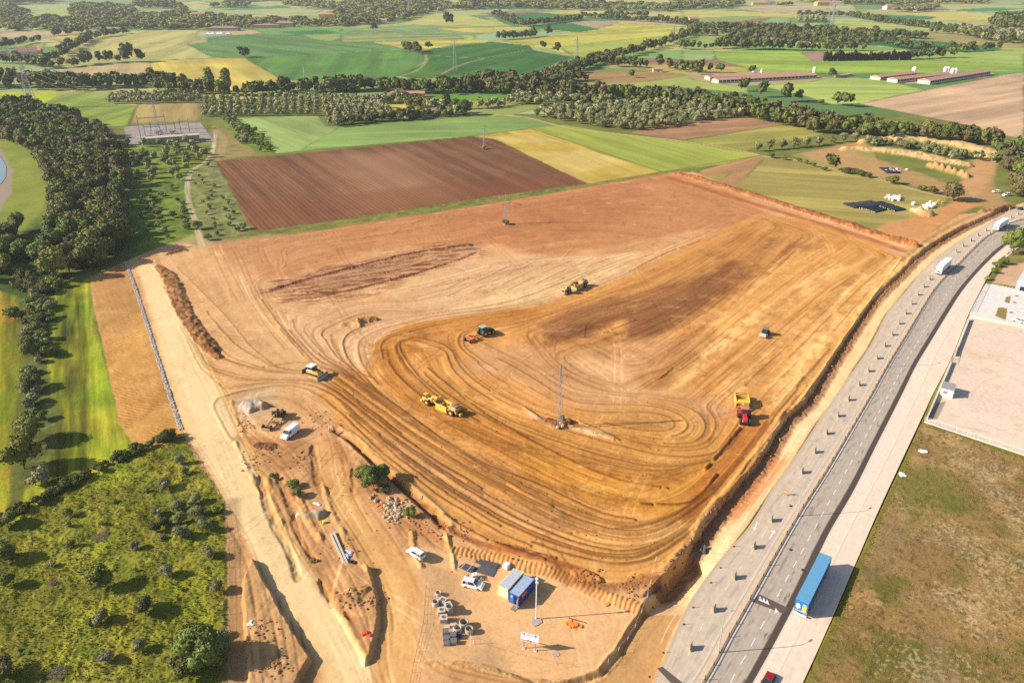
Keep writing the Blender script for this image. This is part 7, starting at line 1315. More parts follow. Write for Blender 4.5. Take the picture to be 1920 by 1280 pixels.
# roller
t = thing('road_roller', 'grey green single drum roller with a pale steel drum', 'roller'); o = MB().tube((0, -1.1, 0), (0, 1.1, 0), .78, .78, 28).build('drum', mat('drum_steel', alb((214, 196, 176)), .5, .2), t); o.location = (1.9, 0, .78)
m = MB().beam((2.95, -1.3, .8), (2.95, 1.3, .8), .2, .3).beam((.8, -1.3, .8), (.8, 1.3, .8), .25, .4).beam((.8, -1.25, .8), (2.95, -1.25, .8), .15, .3).beam((.8, 1.25, .8), (2.95, 1.25, .8), .15, .3); m.build('drum_frame', mat('frame_cream', alb((214, 200, 180)), .6), t)
MB().prism([(-2.7, .7), (-2.6, 1.5), (-.8, 1.7), (-.6, .7)], -.85, .85).build('engine_hood', GREYG, t, bevel=.1); MB().prism([(-.9, .9), (-.9, 2.7), (.45, 2.7), (.6, .9)], -.75, .75).build('cab_window', GLASS, t, bevel=.04); MB().box(-1.1, .65, -.9, .9, 2.7, 2.88).build('roof', GREYG, t, bevel=.05)
for s in (-1, 1): wheel(t, -1.5, s * 1.05, .75, .55, RIMG); MB().beam((.5, s * .77, .9), (.42, s * .77, 2.7), .08).beam((-.88, s * .77, .9), (-.88, s * .77, 2.7), .08).build('cab_pillar', GREYG, t)
place(t, (1439, 622), (1427, 636), u=.5)
# grader
t = thing('motor_grader', 'shadowed yellow motor grader between gravel heap and white van', 'grader'); MB().beam((4.2, 0, 1.3), (-.4, 0, 1.9), .4, .5).build('front_frame', YELD, t); MB().prism([(-4.3, .9), (-4.3, 2.1), (-1.9, 2.2), (-1.8, .9)], -.7, .7).build('engine_hood', YELD, t, bevel=.06); MB().prism([(-1.9, 1.2), (-1.8, 3.2), (-.3, 3.2), (-.1, 1.2)], -.75, .75).build('cab_window', GLASS, t)
MB().box(-2.0, -.1, -.9, .9, 3.2, 3.34).build('roof', YELD, t); m = MB()
for s in (-1, 1):
    m.beam((-1.85, s * .77, 1.2), (-1.78, s * .77, 3.2), .09).beam((-.15, s * .77, 1.2), (-.3, s * .77, 3.2), .09)
m.build('cab_pillar', YELD, t); MB().box(-.2, .2, -1.9, 1.9, .08, .7).build('blade', STEELW, t).location = (1.3, 0, 0); t.children[-1].rotation_euler = (0, 0, .5); m = MB(); m.ring((1.3, 0), .8, .6, .85, 1.05, 18); m.build('turntable', YELD, t); MB().beam((4.1, 0, .75), (1.3, 0, .95), .25, .25).build('drawbar', YELD, t)
MB().beam((4.3, -1.0, .7), (4.3, 1.0, .7), .25, .3).build('front_axle', BLKM, t); MB().prism([(5.2, .1), (5.1, .5), (5.25, .9), (5.35, .9), (5.3, .1)], -1.3, 1.3).build('front_blade', YELD, t); MB().box(4.3, 5.2, -.2, .2, .5, .7).build('blade_arm', BLKM, t)
for s in (-1, 1): wheel(t, 4.3, s * 1.15, .68, .4, RIMG); wheel(t, -2.3, s * 1.1, .68, .45, RIMG); wheel(t, -3.8, s * 1.1, .68, .45, RIMG)
place(t, (532, 772), (498, 808), u=.5)
# workers
def person(label, px, rz, shirt, legs, helmet=None, hold=False):
    x, y = P(*px); z = GH(x, y); t = thing('person', label, 'person', (x, y, z), rz); J = {'pel': (0, 0, .95), 'chest': (0, 0, 1.32), 'neck': (0, 0, 1.48), 'head': (.02, 0, 1.62), 'top': (.02, 0, 1.74)}
    V = [(0, 0, .95), (0, 0, 1.15), (0, 0, 1.35), (0, 0, 1.5), (.02, 0, 1.60), (.02, 0, 1.72)]; E = [(0, 1), (1, 2), (2, 3), (3, 4), (4, 5)]; Rr = [.14, .13, .15, .055, .09, .085]
    for s in (-1, 1):
        b = len(V); V += [(0, s * .10, .88), (.03, s * .12, .48), (-.02, s * .12, .08), (.14, s * .13, .04)]; Rr += [.095, .065, .045, .04]; E += [(0, b), (b, b + 1), (b + 1, b + 2), (b + 2, b + 3)]
        b = len(V); hand = (.34, s * .12, 1.15) if hold else (.10, s * .27, .82); el = (.05, s * .27, 1.12); V += [(0, s * .19, 1.42), el, hand]; Rr += [.06, .045, .035]; E += [(2, b), (b, b + 1), (b + 1, b + 2)]
        hb = len(V) - 1; hv = Vector(hand); dv = (hv - Vector(el)).normalized()
        for k in range(5):
            o_ = dv * (.075 + .012 * (2 - abs(k - 2))) + Vector((0, (k - 2) * .018, -.01 * k)) if k else dv * .03 + Vector((.03, -s * .035, 0)); V.append(tuple(hv + o_)); Rr.append(.009); E.append((hb, len(V) - 1))
    me = bpy.data.meshes.new('body'); me.from_pydata(V, E, []); o = bpy.data.objects.new('body', me); C.objects.link(o); o.parent = t; me.materials.append(mat('skin', (.42, .24, .15), .6)); sk = o.modifiers.new('skin', 'SKIN'); me.skin_vertices.new() if not me.skin_vertices else None
    for i, r in enumerate(Rr): me.skin_vertices[0].data[i].radius = (r, r)
    me.skin_vertices[0].data[0].use_root = True; o.modifiers.new('sub', 'SUBSURF').levels = 1; o.modifiers['sub'].render_levels = 1
    m = MB().tube((0, 0, .93), (0, 0, 1.30), .17, .205, 14).tube((0, 0, 1.30), (0, 0, 1.47), .205, .10, 14)
    for s in (-1, 1): m.tube((0, s * .17, 1.42), (.05, s * .275, 1.12), .08, .06, 10)
    m.build('jacket', shirt, t, smooth=True); m = MB().tube((0, 0, .86), (0, 0, .97), .16, .16, 14)
    for s in (-1, 1): m.tube((0, s * .10, .93), (.03, s * .12, .48), .105, .085, 10).tube((.03, s * .12, .48), (-.02, s * .12, .09), .085, .07, 10)
    m.build('trousers', legs, t, smooth=True); MB().rock((.02, 0, 1.70), .22, random.Random(2), .75).build('helmet', helmet or WHP, t, smooth=True)
    m = MB()
    for s in (-1, 1): m.box(-.09, .17, s * .12 - .05, s * .12 + .05, 0, .09)
    m.build('boots', BLKM, t); m = MB().box(.10, .13, -.012, .012, 1.60, 1.635).box(.095, .115, -.04, -.015, 1.635, 1.65).box(.095, .115, .015, .04, 1.635, 1.65).box(.095, .112, -.025, .025, 1.57, 1.578); m.build('face', mat('face_dark', (.16, .07, .05), .6), t); return t
person('worker in white top and orange trousers standing on the left of two', (618, 810), -.3, WHP, mat('work_orange', (.75, .25, .04), .7), hold=True); person('worker in white top with red sleeves and dark trousers on the right of two', (625, 810), 2.9, WHP, mat('navy_cloth', (.03, .04, .08), .8), mat('helmet_red', (.6, .04, .03), .4), hold=True)

# ================================================================== THE COMPOUND (lies 1.2 m below the platform)
ZC2 = ZC + .02
def pc(px, py, z=ZC): x, y = P(px, py, z); return Vector((x, y, z))
def cabin(name, label, nl, nr, fl, wallm, framem, roofm, doorside=None):
    z0 = GH(*P(*nl, ZC)) if False else ZC; H_ = 2.6; a = Vector((*P(*nl, z0 + H_), 0)); b = Vector((*P(*nr, z0 + H_), 0)); c = Vector((*P(*fl, z0 + H_), 0)); dx = (c - a); Lc = 6.05; an = math.atan2(dx.y, dx.x); Wc = 2.44; t = thing(name, label, 'cabin', (*( (a + b) / 2).xy, z0), an)
    h = Wc / 2; MB().box(.04, Lc - .04, -h + .04, h - .04, .12, H_ - .06).build('wall', wallm, t); m = MB()
    for x in (0, Lc - .16):
        for s in (-1, 1): m.box(x, x + .16, s * h - (.16 if s > 0 else 0), s * h + (.16 if s < 0 else 0), 0, H_)
    for z in (.02, H_ - .16):
        for s in (-1, 1): m.box(.165, Lc - .165, s * h - (.12 if s > 0 else 0), s * h + (.12 if s < 0 else 0), z, z + .14)
        for x in (0, Lc - .12): m.box(x, x + .12, -h + .165, h - .165, z, z + .14)
    m.build('frame', framem, t); m = MB().box(.1, Lc - .1, -h + .1, h - .1, H_ - .055, H_ - .01); n = 12
    for k in range(n): y = -h + .2 + k * (Wc - .4) / (n - 1); m.box(.12, Lc - .12, y - .045, y + .045, H_ - .012, H_ + .012, .0, .02)
    m.build('roof', roofm, t); return t, h, H_, Lc
ROOFG = mat('corrugated_grey', (.50, .52, .56), .5, .0, vary=.08, dirt=((.42, .34, .25), 1.2, .62)); ROOFB = mat('corrugated_blue', (.36, .46, .60), .5, .0, vary=.1, dirt=((.45, .36, .26), .9, .55)); BLUEW = mat('cabin_blue', (.012, .075, .33), .5, vary=.06); CRM = mat('cabin_cream', alb((244, 236, 206)), .6, vary=.03); YELF = mat('cabin_yellow', (.72, .66, .22), .5)
t, h, H_, Lc = cabin('site_cabin', 'cream site cabin with yellow frame and grey corrugated roof', (933, 1096), (953, 1106), (965, 1061), CRM, YELF, ROOFG)
for y in (-.75, .75): MB().box(Lc - .03, Lc + .01, y - .35, y + .35, 1.2, 2.0).build('window', GLASS, t)
MB().box(1.8, 2.7, -h - .005, -h + .03, .2, 2.2).build('door', CRM, t)
t, h, H_, Lc = cabin('site_cabin', 'blue site cabin with open door and maroon banner on its side', (954, 1107), (974, 1121), (986, 1071), BLUEW, BLUEW, ROOFB)
MB().box(.02, .045, .25, 1.1, .2, 2.3).build('front_panel', mat('panel_blue', (.02, .14, .50), .5), t); MB().box(.015, .05, -.95, .05, .16, 2.2).build('doorway', mat('dark_inside', (.01, .01, .012), .9), t); o = MB().box(-1.0, 0, -.03, .03, .15, 2.2).build('door', WHITEP, t); o.location = (.03, -.98, 0); o.rotation_euler = (0, 0, .25)
MB().box(-.0, .018, .45, .75, 1.6, 2.0).build('notice', WHP, t); o = MB().box(.4, 3.3, -h - .10, -h - .06, 1.2, 2.55).build('banner', mat('maroon_banner', (.24, .02, .022), .6), t); m = MB()
for k, (x0_, x1_) in enumerate(((.95, 1.25), (1.32, 1.62), (1.7, 2.0), (2.08, 2.38), (2.46, 2.7))): m.box(x0_, x1_, -h - .115, -h - .101, 1.9, 2.12)
for k in range(8): m.box(.8 + k * .26, .98 + k * .26, -h - .115, -h - .101, 1.6, 1.72)
m.build('lettering', mat('banner_letter', (.75, .55, .5), .6), o)
for s in (1.2, 2.6): MB().beam((s, -h - .12, 0), (s, -h - .12, 1.3), .05).build('banner_post', STEEL, t)
p = pc(964, 1140); t = MB().box(-.7, .7, -.55, .55, 0, .08).box(-.7, .7, -.55, -.45, .08, .12).box(-.7, .7, .45, .55, .08, .12).box(-.7, .7, -.1, .1, .08, .12).build('doorstep_pallet', mat('grey_wood', alb((150, 146, 136)), .8)); t.location = p; t.rotation_euler = (0, 0, 1.0); tag(t, 'small grey pallet step outside the open blue cabin door', 'pallet')
p = pc(950, 1064); t = thing('water_tank', 'white tank half hidden behind the cream cabin', 'tank', p, 1.0); MB().box(-.7, .7, -.6, .6, .05, 1.15).build('body', WHP, t, bevel=.15); MB().box(-.6, .6, -.5, .5, 0, .1).build('base', BLKM, t)
# camera / lamp mast with concrete foot
p = pc(1005, 1160); t = thing('site_lamp_mast', 'tall white lamp mast with a round concrete foot beside the cabins', 'lamp mast', (p.x, p.y, ZC)); MB().tube((0, 0, 0), (0, 0, 10.4), .13, .09, 10).build('pole', WHITEP, t); m = MB().box(-.3, .3, -.22, .22, 10.2, 10.5).box(-.2, .35, -.2, .2, 9.2, 9.6); m.build('lamp_head', WHITEP, t, bevel=.04)
MB().tube((.0, .0, 10.5), (0, 0, 11.0), .05).build('finial', WHITEP, t); rr = random.Random(9); m = MB(); vs = []
for i in range(18): a = i / 18 * 2 * math.pi; r = (1.15 + .18 * math.sin(3 * a + 1)) * (1.15 if math.sin(a) < 0 else .85); vs.append((r * math.cos(a), r * math.sin(a) - .45))
m.slab(vs, -.1, .14).build('concrete_foot', mat('poured_concrete', alb((196, 180, 164)), .9, vary=.12, scale=3, bump=.4), t, bevel=.05)
# billboard
p = pc(982, 1217); q = pc(1004, 1217); t = thing('site_billboard', 'white information board on two posts with stays in the compound', 'sign', ((p.x + q.x) / 2, (p.y + q.y) / 2, ZC), math.atan2(q.y - p.y, q.x - p.x) - .28); hw = (q - p).length / 2
for s in (-1, 1): MB().box(s * hw - .06, s * hw + .06, -.06, .06, 0, 3.95).build('post', mat('post_green_grey', alb((150, 150, 140)), .6), t); MB().box(s * hw - .3, s * hw + .3, -.3, .3, -.05, .12).build('footing', WALL, t); MB().beam((s * hw, .1, 2.6), (s * hw, 2.0, .05), .07).build('stay', STEEL, t)
b = MB().box(-1.75, 1.75, -.14, -.07, 2.05, 4.0).build('board', mat('board_white', (.66, .68, .82), .5, vary=.02), t); b.rotation_euler = (-.10, 0, 0); b.location = (0, -.25, .0); DKB = mat('print_dark', (.03, .04, .09), .6)
MB().box(-.42, .40, -.155, -.141, 2.12, 2.5).build('maroon_block', mat('maroon_banner', (.24, .02, .022), .6), b); m = MB()
for x in (-1.5, -1.42, -1.34): m.box(x, x + .06, -.152, -.141, 3.72, 3.86)
for k in range(22): m.box(-1.1 + k * .1, -1.03 + k * .1, -.152, -.141, 3.5, 3.55)
for k in range(9): m.box(-.6 + k * .09, -.54 + k * .09, -.152, -.141, 3.74, 3.82); m.box(.75 + k * .08, .80 + k * .08, -.152, -.141, 3.74, 3.84)
m.build('lettering', DKB, b); m = MB()
for k in range(12):
    x = -1.7 + k * .105; hh = .10 + .10 * abs(math.sin(k * 1.3)); m.box(x, x + .104, -.151, -.141, 2.2, 2.2 + hh); m.box(.45 + k * .105, .554 + k * .105, -.151, -.141, 2.2, 2.2 + .2 - hh * .6)
m.build('skyline_picture', mat('print_grey', (.20, .19, .17), .6), b); m = MB()
for k in range(4): m.box(-.30 + k * .16, -.19 + k * .16, -.165, -.156, 2.26, 2.38)
m.build('lettering', WHP, b)
# concrete manhole parts
CON = mat('precast_concrete', alb((204, 190, 170)), .85, vary=.10, scale=3, bump=.2); CON2 = mat('precast_concrete_light', alb((222, 210, 194)), .85, vary=.08, scale=3)
def ringt(px, r, h, label, m=CON, cat='concrete ring', n=24):
    p = pc(*px); t = thing('concrete_ring', label, cat, p, 0, 'precast concrete drainage rings'); t.scale = (1.2,) * 3; b = MB(); b.ring((0, 0), r, r * .80, 0, h, n); b.build('shell', m, t)
    b = MB(); b.tube((0, 0, .02), (0, 0, .05), r * .78, r * .78, n); b.build('bottom', mat('dark_concrete', alb((120, 104, 88)), .9), t); b = MB(); b.ring((0, 0), r * .93, r * .82, h + .001, h + .05, n); b.build('rim', m, t); return t  # ring bottom in a darker tone, shared with the chamber hatches
ringt((870, 1174), .80, 1.1, 'largest upright concrete ring, topmost of the lower trio'); ringt((858, 1183), .68, .9, 'concrete ring nearest the block pallets', CON2); ringt((880, 1186), .68, 1.0, 'concrete ring on the right of the lower trio')
ringt((843, 1150), .62, 1.7, 'tall concrete ring with blue lining right of the box chambers'); ringt((817, 1140), .60, 1.6, 'tall concrete ring left of the box chambers', CON2); ringt((822, 1120), .50, 1.2, 'small concrete ring at the top of the precast stock', CON2)
for i, (px, l) in enumerate((((812, 1121), 'small pale concrete cone at the upper left of the precast stock'), ((811, 1130), 'pale concrete cone left of the tall ring'), ((806, 1134), 'outermost pale concrete cone on the left of the stock'))):
    p = pc(*px); t = thing('concrete_cone', l, 'concrete cone', p); m = MB(); n = 20; vs = []
    for r, z in ((.55, 0), (.55, .3), (.34, .9), (.24, .9), (.42, .3), (.42, 0)):
        for k in range(n): vs.append((r * math.cos(k * 2 * math.pi / n), r * math.sin(k * 2 * math.pi / n), z))
    m.add(vs, [(a * n + k, a * n + (k + 1) % n, ((a + 1) % 6) * n + (k + 1) % n, ((a + 1) % 6) * n + k) for a in range(6) for k in range(n)]); m.build('shell', CON2, t); MB().tube((0, 0, .9), (0, 0, .93), .36, .36, 16).build('lid', CON, t)
def chamber(px, rz, label):
    p = pc(*px); t = thing('box_chamber', label, 'concrete chamber', p, rz, 'square concrete chambers'); t.scale = (1.18,) * 3; m = MB().box(-.62, .62, -.62, .62, 0, 1.25); m.build('body', CON, t, bevel=.03); m = MB().box(-.64, .64, -.64, .64, 1.252, 1.34); m.build('cover', CON2, t); m = MB(); m.ring((0, 0), .38, .30, 1.341, 1.40, 24); m.build('hatch_rim', CON, t); MB().tube((0, 0, 1.345), (0, 0, 1.36), .30, .30, 20).build('hatch', mat('dark_concrete', alb((120, 104, 88)), .9), t)
chamber((830, 1134), -.6, 'square concrete chamber at the upper end of the row'); chamber((840, 1143), .35, 'second square concrete chamber, beside the blue lined ring'); chamber((828, 1153), .2, 'square concrete chamber left of the ring with blue lining'); chamber((832, 1167), .1, 'lowest square concrete chamber, its front face showing')
for i, (px, l) in enumerate((((838, 1177), 'pale stone block stack between chambers and rings'), ((850, 1172), 'flat pale concrete slabs beside the big ring'))):
    p = pc(*px); t = thing('slab_stack', l, 'slab stack', p, .5 * i); 
    for k in range(3): MB().box(-.6 + k * .05, .6, -.45, .45 - k * .06, k * .2, k * .2 + .18).build('slab', CON2, t)
BLK = mat('hollow_block', alb((160, 158, 160)), .85, vary=.1, scale=6); HOL = mat('block_hole', (.03, .03, .035), .9)
def pallet(px, rz, label, nx=3, ny=4, h=1.5):
    p = pc(*px); t = thing('block_pallet', label, 'block pallet', p, rz, 'pallets of hollow blocks'); w, l = nx * .4, ny * .28; m = MB()
    for k in range(6): m.box(-w / 2 + .005 * (k % 2), w / 2, -l / 2, l / 2 - .005 * (k % 2), .12 + k * (h - .12) / 6, .12 + (k + 1) * (h - .12) / 6 - .015)
    m.build('blocks', BLK, t); m = MB()
    for i in range(nx):
        for j in range(ny):
            for s in (-1, 1): m.box(-w / 2 + (i + .5) * .4 + s * .09 - .055, -w / 2 + (i + .5) * .4 + s * .09 + .055, -l / 2 + (j + .5) * .28 - .08, -l / 2 + (j + .5) * .28 + .08, h - .014, h + .004)
    m.build('holes', HOL, t); m = MB()
    for y in (-l / 2 + .05, 0, l / 2 - .05): m.box(-w / 2, w / 2, y - .05, y + .05, 0, .11)
    m.build('pallet', mat('grey_wood', alb((150, 146, 136)), .8), t)
pallet((836, 1192), .06, 'pallet of hollow blocks at the back left of the block stacks'); pallet((837, 1204), .06, 'pallet of hollow blocks in the middle of the left block row'); pallet((838, 1212), .06, 'pallet of hollow blocks at the front left of the block stacks', h=1.3); pallet((850, 1198), .04, 'pallet of hollow blocks at the back of the right block row'); pallet((851, 1209), .04, 'pallet of hollow blocks at the front right of the block stacks', h=1.4)
p = pc(861, 1194); t = thing('blue_crate', 'blue plastic crate of fittings between block pallets and rings', 'crate', p, .3); m = MB().box(-.55, .55, -.45, .45, 0, .06).box(-.55, .55, -.45, -.40, .06, .75).box(-.55, .55, .40, .45, .06, .75).box(-.55, -.50, -.39, .39, .06, .75).box(.50, .55, -.39, .39, .06, .75); m.build('crate', mat('crate_blue', (.01, .10, .30), .5), t); m = MB(); rr = random.Random(4)
for k in range(6): m.tube((rr.uniform(-.4, .1), rr.uniform(-.3, .3), .5), (rr.uniform(0, .45), rr.uniform(-.3, .3), .85), .07)
m.build('fittings', mat('pipe_brown', (.30, .10, .06), .5), t)
# stack of black mesh and pipes, grey sheets
MESHD = mat('dark_formwork', (.055, .055, .06), .6, vary=.2)
def bundle(a, b, wd, n, lay_, label, name='mesh_stack', rad=.07, z0=0.0):
    p, q = pc(*a), pc(*b); d = q - p; an = math.atan2(d.y, d.x); L = d.length; t = thing(name, label, 'material stack', p + Vector((0, 0, z0)), an)
    for l in range(lay_):
        for k in range(n): MB().tube((rng.uniform(-.1, .1), -wd / 2 + (k + .5 * (l % 2)) * wd / n, rad + l * rad * 1.7), (L + rng.uniform(-.15, .15), -wd / 2 + (k + .5 * (l % 2)) * wd / n, rad + l * rad * 1.7), rad, rad, 6).build('bar', MESHD, t)
    return t
bundle((873, 1058), (928, 1074), 2.4, 16, 1, 'flat stack of dark bars behind the white tank', rad=.08); bundle((880, 1049), (933, 1062), 1.5, 9, 2, 'higher stack of dark bars against the cut face', rad=.10)
p, q = pc(864, 1061), pc(894, 1072); t = thing('sheet_stack', 'grey corrugated sheets lying beside the dark bars', 'material stack', p, math.atan2((q - p).y, (q - p).x)); m = MB().box(0, 3.2, -.9, .9, 0, .45)
for k in range(10): m.box(0, 3.2, -.9 + k * .18, -.81 + k * .18, .451, .49)
m.build('sheets', mat('sheet_grey', (.10, .10, .11), .5, .3), t); m = MB()
for k in range(2): m.box(.6 + k * 1.6, .68 + k * 1.6, -.95, .95, .49, .53)
m.build('strap', WHP, t)
p = pc(890, 1083); t = thing('liquid_tank', 'white plastic tank standing behind the leisure van', 'tank', p, .3); MB().box(-.6, .6, -.5, .5, .14, 1.15).build('tank', WHP, t, bevel=.1); MB().box(-.62, .62, -.52, .52, 0, .12).build('pallet', BLKM, t); MB().tube((0, 0, 1.15), (0, 0, 1.22), .12).build('cap', RED, t)
p = pc(902, 1086); t = thing('scrap_heap', 'small tangle of grey fittings beside the white tank', 'heap', p); m = MB(); rr = random.Random(3)
for k in range(16): m.beam((rr.uniform(-.7, .7), rr.uniform(-.5, .5), .05), (rr.uniform(-.7, .7), rr.uniform(-.5, .5), rr.uniform(.2, .6)), .08)
m.build('pieces', STEEL, t)
ORM = mat('orange_netting', (.80, .22, .03), .7, vary=.2, scale=5)
def net(px, r, label, n=22, seed=1, z=ZC, flat=.22):
    p = pc(*px, z); t = thing('orange_netting', label, 'netting', p); m = MB(); rr = random.Random(seed)
    for k in range(n * 2): m.rock((rr.gauss(0, r * .42), rr.gauss(0, r * .28), rr.uniform(.0, .3)), rr.uniform(.12, .42), rr, flat)
    m.build('netting', ORM, t); return t
net((861, 1059), .5, 'orange netting bundle hanging on the grey sheets', 10, 2); net((853, 1066), .5, 'orange netting on the timber panel', 8, 3); net((844, 1073), .4, 'small orange netting ball left of the timber panel', 6, 4); net((1075, 1172), 1.5, 'crumpled heap of orange netting in the open compound', 46, 5); net((1138, 1133), .5, 'small orange traffic remnant near the cut corner', 8, 6); net((710, 948), .7, 'orange netting caught by the shrub and rubble', 12, 7, 0); net((1008, 1068), .4, 'orange marker at the top of the cut behind the lamp mast', 6, 8)
t = net((1079, 1165), .01, 'x', 1, 9); bpy.data.objects.remove(t.children[0]); t.name = 'red_barrier_pipe'; tag(t, 'dark red pole lying across the crumpled orange netting', 'pole'); MB().tube((-1.2, .5, .5), (1.2, -.5, .6), .08).build('pole', mat('pole_red', (.35, .03, .03), .5), t); MB().box(-1.3, -1.1, .4, .6, .3, .7).build('bracket', RED, t)
p, q = pc(856, 1072), pc(872, 1080); t = thing('timber_panel', 'light timber formwork panel leaning flat by the grey sheets', 'panel', p, math.atan2((q - p).y, (q - p).x)); MB().box(0, 2.6, -.7, .7, .1, .18).build('board', mat('light_wood', alb((226, 184, 110)), .8), t); MB().box(.2, .4, -.7, .7, 0, .1).build('batten', mat('light_wood', alb((226, 184, 110)), .8), t)
p = pc(1166, 1128); t = thing('white_bag', 'white bag lying near the corner of the cut face', 'bag', p); m = MB(); rr = random.Random(8); m.rock((0, 0, .25), .8, rr, .6).rock((.3, .2, .2), .5, rr, .6); m.build('bag', WHP, t, smooth=True); MB().tube((.1, 0, .5), (.2, .1, .75), .07, .12, 6).build('neck', WHP, t)
p = pc(1042, 1226); t = MB().slab([(math.cos(k / 5 * math.pi) * .75, math.sin(k / 5 * math.pi) * .6) for k in range(10)], 0, .06).build('concrete_spill', mat('poured_concrete', alb((196, 180, 164)), .9)); t.location = p; tag(t, 'flat pale round patch of poured concrete below the billboard', 'concrete patch')
# thin fences
def wirefence(pts, label, h=1.1, step=2.6, z=0, m=None, wires=2, pr=.05, lean=0):
    q = [Vector((*P(*p, z), 0)) for p in pts]; o = Vector((q[0].x, q[0].y, 0)); t = thing('wire_fence', label, 'fence', o); L = np.r_[0, np.cumsum([(b - a).length for a, b in zip(q[:-1], q[1:])])]; n = max(2, int(L[-1] / step)); ps = []
    for k in range(n + 1): s = L[-1] * k / n; x, y = float(np.interp(s, L, [v.x for v in q])), float(np.interp(s, L, [v.y for v in q])); ps.append(Vector((x, y, GH(x, y))) - o)
    for v in ps: MB().tube(v, v + Vector((rng.uniform(-.08, .08) + lean, 0, h)), pr, pr * .8, 6).build('post', m or WHP, t)
    w = MB()
    for k in range(wires):
        for a, b in zip(ps[:-1], ps[1:]): w.beam(a + Vector((0, 0, h * (k + 1) / (wires + .15))), b + Vector((0, 0, h * (k + 1) / (wires + .15))), .014)
    w.build('wire', m or WHP, t); return t
wirefence([(345, 815), (370, 855), (395, 895), (422, 945), (430, 1010), (432, 1100), (432, 1200), (436, 1290)], 'thin post and wire fence along the right side of the rough meadow', 1.3, 4.5, 0, mat('fence_wood', alb((120, 100, 80)), .9)); wirefence([(800, 1110), (795, 1180), (780, 1240), (770, 1290)], 'thin mesh fence on the left of the compound', .9, 2.2, ZC, DARK, 3, .03)
wirefence([(828, 1116), (822, 1110), (836, 1118), (848, 1140), (862, 1165), (874, 1184)], 'low orange tape fence round the precast stock', .7, 2.4, ZC, ORM, 1, .03); wirefence([(881, 1186), (884, 1210), (905, 1208)], 'small broken pipe rail below the concrete rings', 1.0, 1.6, ZC, WHP, 1, .05)
wirefence([(1228, 1060), (1212, 1130), (1196, 1162), (1170, 1205), (1140, 1240)], 'leaning white rods on the south east lip of the compound', 1.4, 3.4, ZC, WHP, 1, .035, .15); wirefence([(900, 1210), (960, 1225), (1020, 1240), (1080, 1250)], 'orange rope fence below the billboard', .6, 3.5, ZC, mat('rope_tan', alb((190, 120, 70)), .8), 1, .03); wirefence([(1262, 325), (1330, 338), (1400, 358)], 'short stakes along the top of the orange spoil berm', .9, 6, 0, DARK, 1, .03)
# beams, tyre, sheeting in the gully
for i, (a, b, l) in enumerate((((620, 1003), (648, 1060), 'pale concrete beam lying left of the pair in the gully'), ((626, 1000), (660, 1072), 'pale concrete beam lying right of the pair in the gully'))):
    p, q = G(*a), G(*b); d = q - p; t = thing('concrete_beam', l, 'beam', p + Vector((0, 0, .05)), math.atan2(d.y, d.x), 'concrete beams in the gully'); MB().box(0, d.length, -.22, .22, .25, .5).build('flange', CON2, t); MB().box(0, d.length, -.12, .12, 0, .249).build('web', CON, t)
p = G(661, 1055); t = thing('old_tyre', 'large worn tyre lying flat below the plastic sheeting', 'tyre', p); m = MB(); m.ring((0, 0), .62, .33, .02, .40, 26); m.build('tyre', TYRE, t, bevel=.08)
p = G(652, 1040); t = thing('plastic_sheeting', 'crumpled blue white plastic sheeting beside the concrete beams', 'sheeting', p); m = MB(); rr = random.Random(6)
for k in range(16): m.rock((rr.gauss(0, .45), rr.gauss(0, .7), rr.uniform(.05, .35)), rr.uniform(.3, .6), rr, .45)
m.build('sheeting', mat('sheet_blue_white', alb((206, 214, 232)), .5), t)
p = G(608, 980); t = thing('yellow_bin', 'small yellow bin on the side of the gravel cone', 'bin', p, .5); m = MB().box(-.35, .35, -.3, .3, 0, .6); m.build('body', mat('bin_yellow', (.70, .72, .04), .5), t, bevel=.05); MB().box(-.3, .3, -.25, .25, .605, .63).build('lid', mat('bin_yellow', (.70, .72, .04), .5), t)
for i, (px, l) in enumerate((((596, 945), 'white sack in the gully above the gravel cone'), ((558, 965), 'small white sack on the left gully track'), ((470, 1170), 'white litter on the left plateau'), ((688, 1188), 'red and white rag at the tip of the island'), ((1478, 886 + 0), 'white rubbish beside the dry lot')[:2] and ((1690, 890), 'white rubbish heap on the edge of the dry lot'), ((1732, 847), 'flat white sheet on the dry lot'))):
    p = G(*px); t = MB(); rr = random.Random(i + 20)
    for k in range(5): t.rock((rr.gauss(0, .3), rr.gauss(0, .3), .12), rr.uniform(.3, .55) * (1.6 if i > 3 else 1), rr, .35)
    t = t.build('litter', RED if i == 3 else WHP); t.location = p; tag(t, l, 'litter')
# rubble stones by the shrub
STONE = mat('rubble_stone', alb((204, 178, 146)), .9, vary=.3, scale=2, bump=.3); rr = random.Random(12); first = []
for v in range(4): m = MB(); m.rock((0, 0, .1), .7, rr, .7); m.rock((.05, .02, .12), .6, rr, .8); first.append(m)
prst = []
for k in range(110):
    px, py = 735 + rr.gauss(0, 15) + 8, 955 + rr.gauss(0, 11); p = G(px, py); 
    if k < 4: o = first[k].build('rubble_stone', STONE); prst.append(o)
    else: o = prst[k % 4].copy(); C.objects.link(o)
    s = rr.uniform(.35, 1.0) if k % 6 else rr.uniform(1.1, 1.6); o.location = p; o.rotation_euler = (rr.uniform(0, .5), rr.uniform(0, .5), rr.uniform(0, 6)); o.scale = (s * .8,) * 3; tag(o, 'pale broken stone in the rubble heap beside the green shrub', 'stone', 'stones of the rubble heap')
for k in range(5):
    p = G(700 + rr.uniform(-8, 10), 935 + rr.uniform(-6, 6)); o = prst[k % 4].copy(); C.objects.link(o); o.location = p; o.scale = (.9,) * 3; tag(o, 'brown stone in the small heap under the shrub', 'stone', 'stones under the shrub')
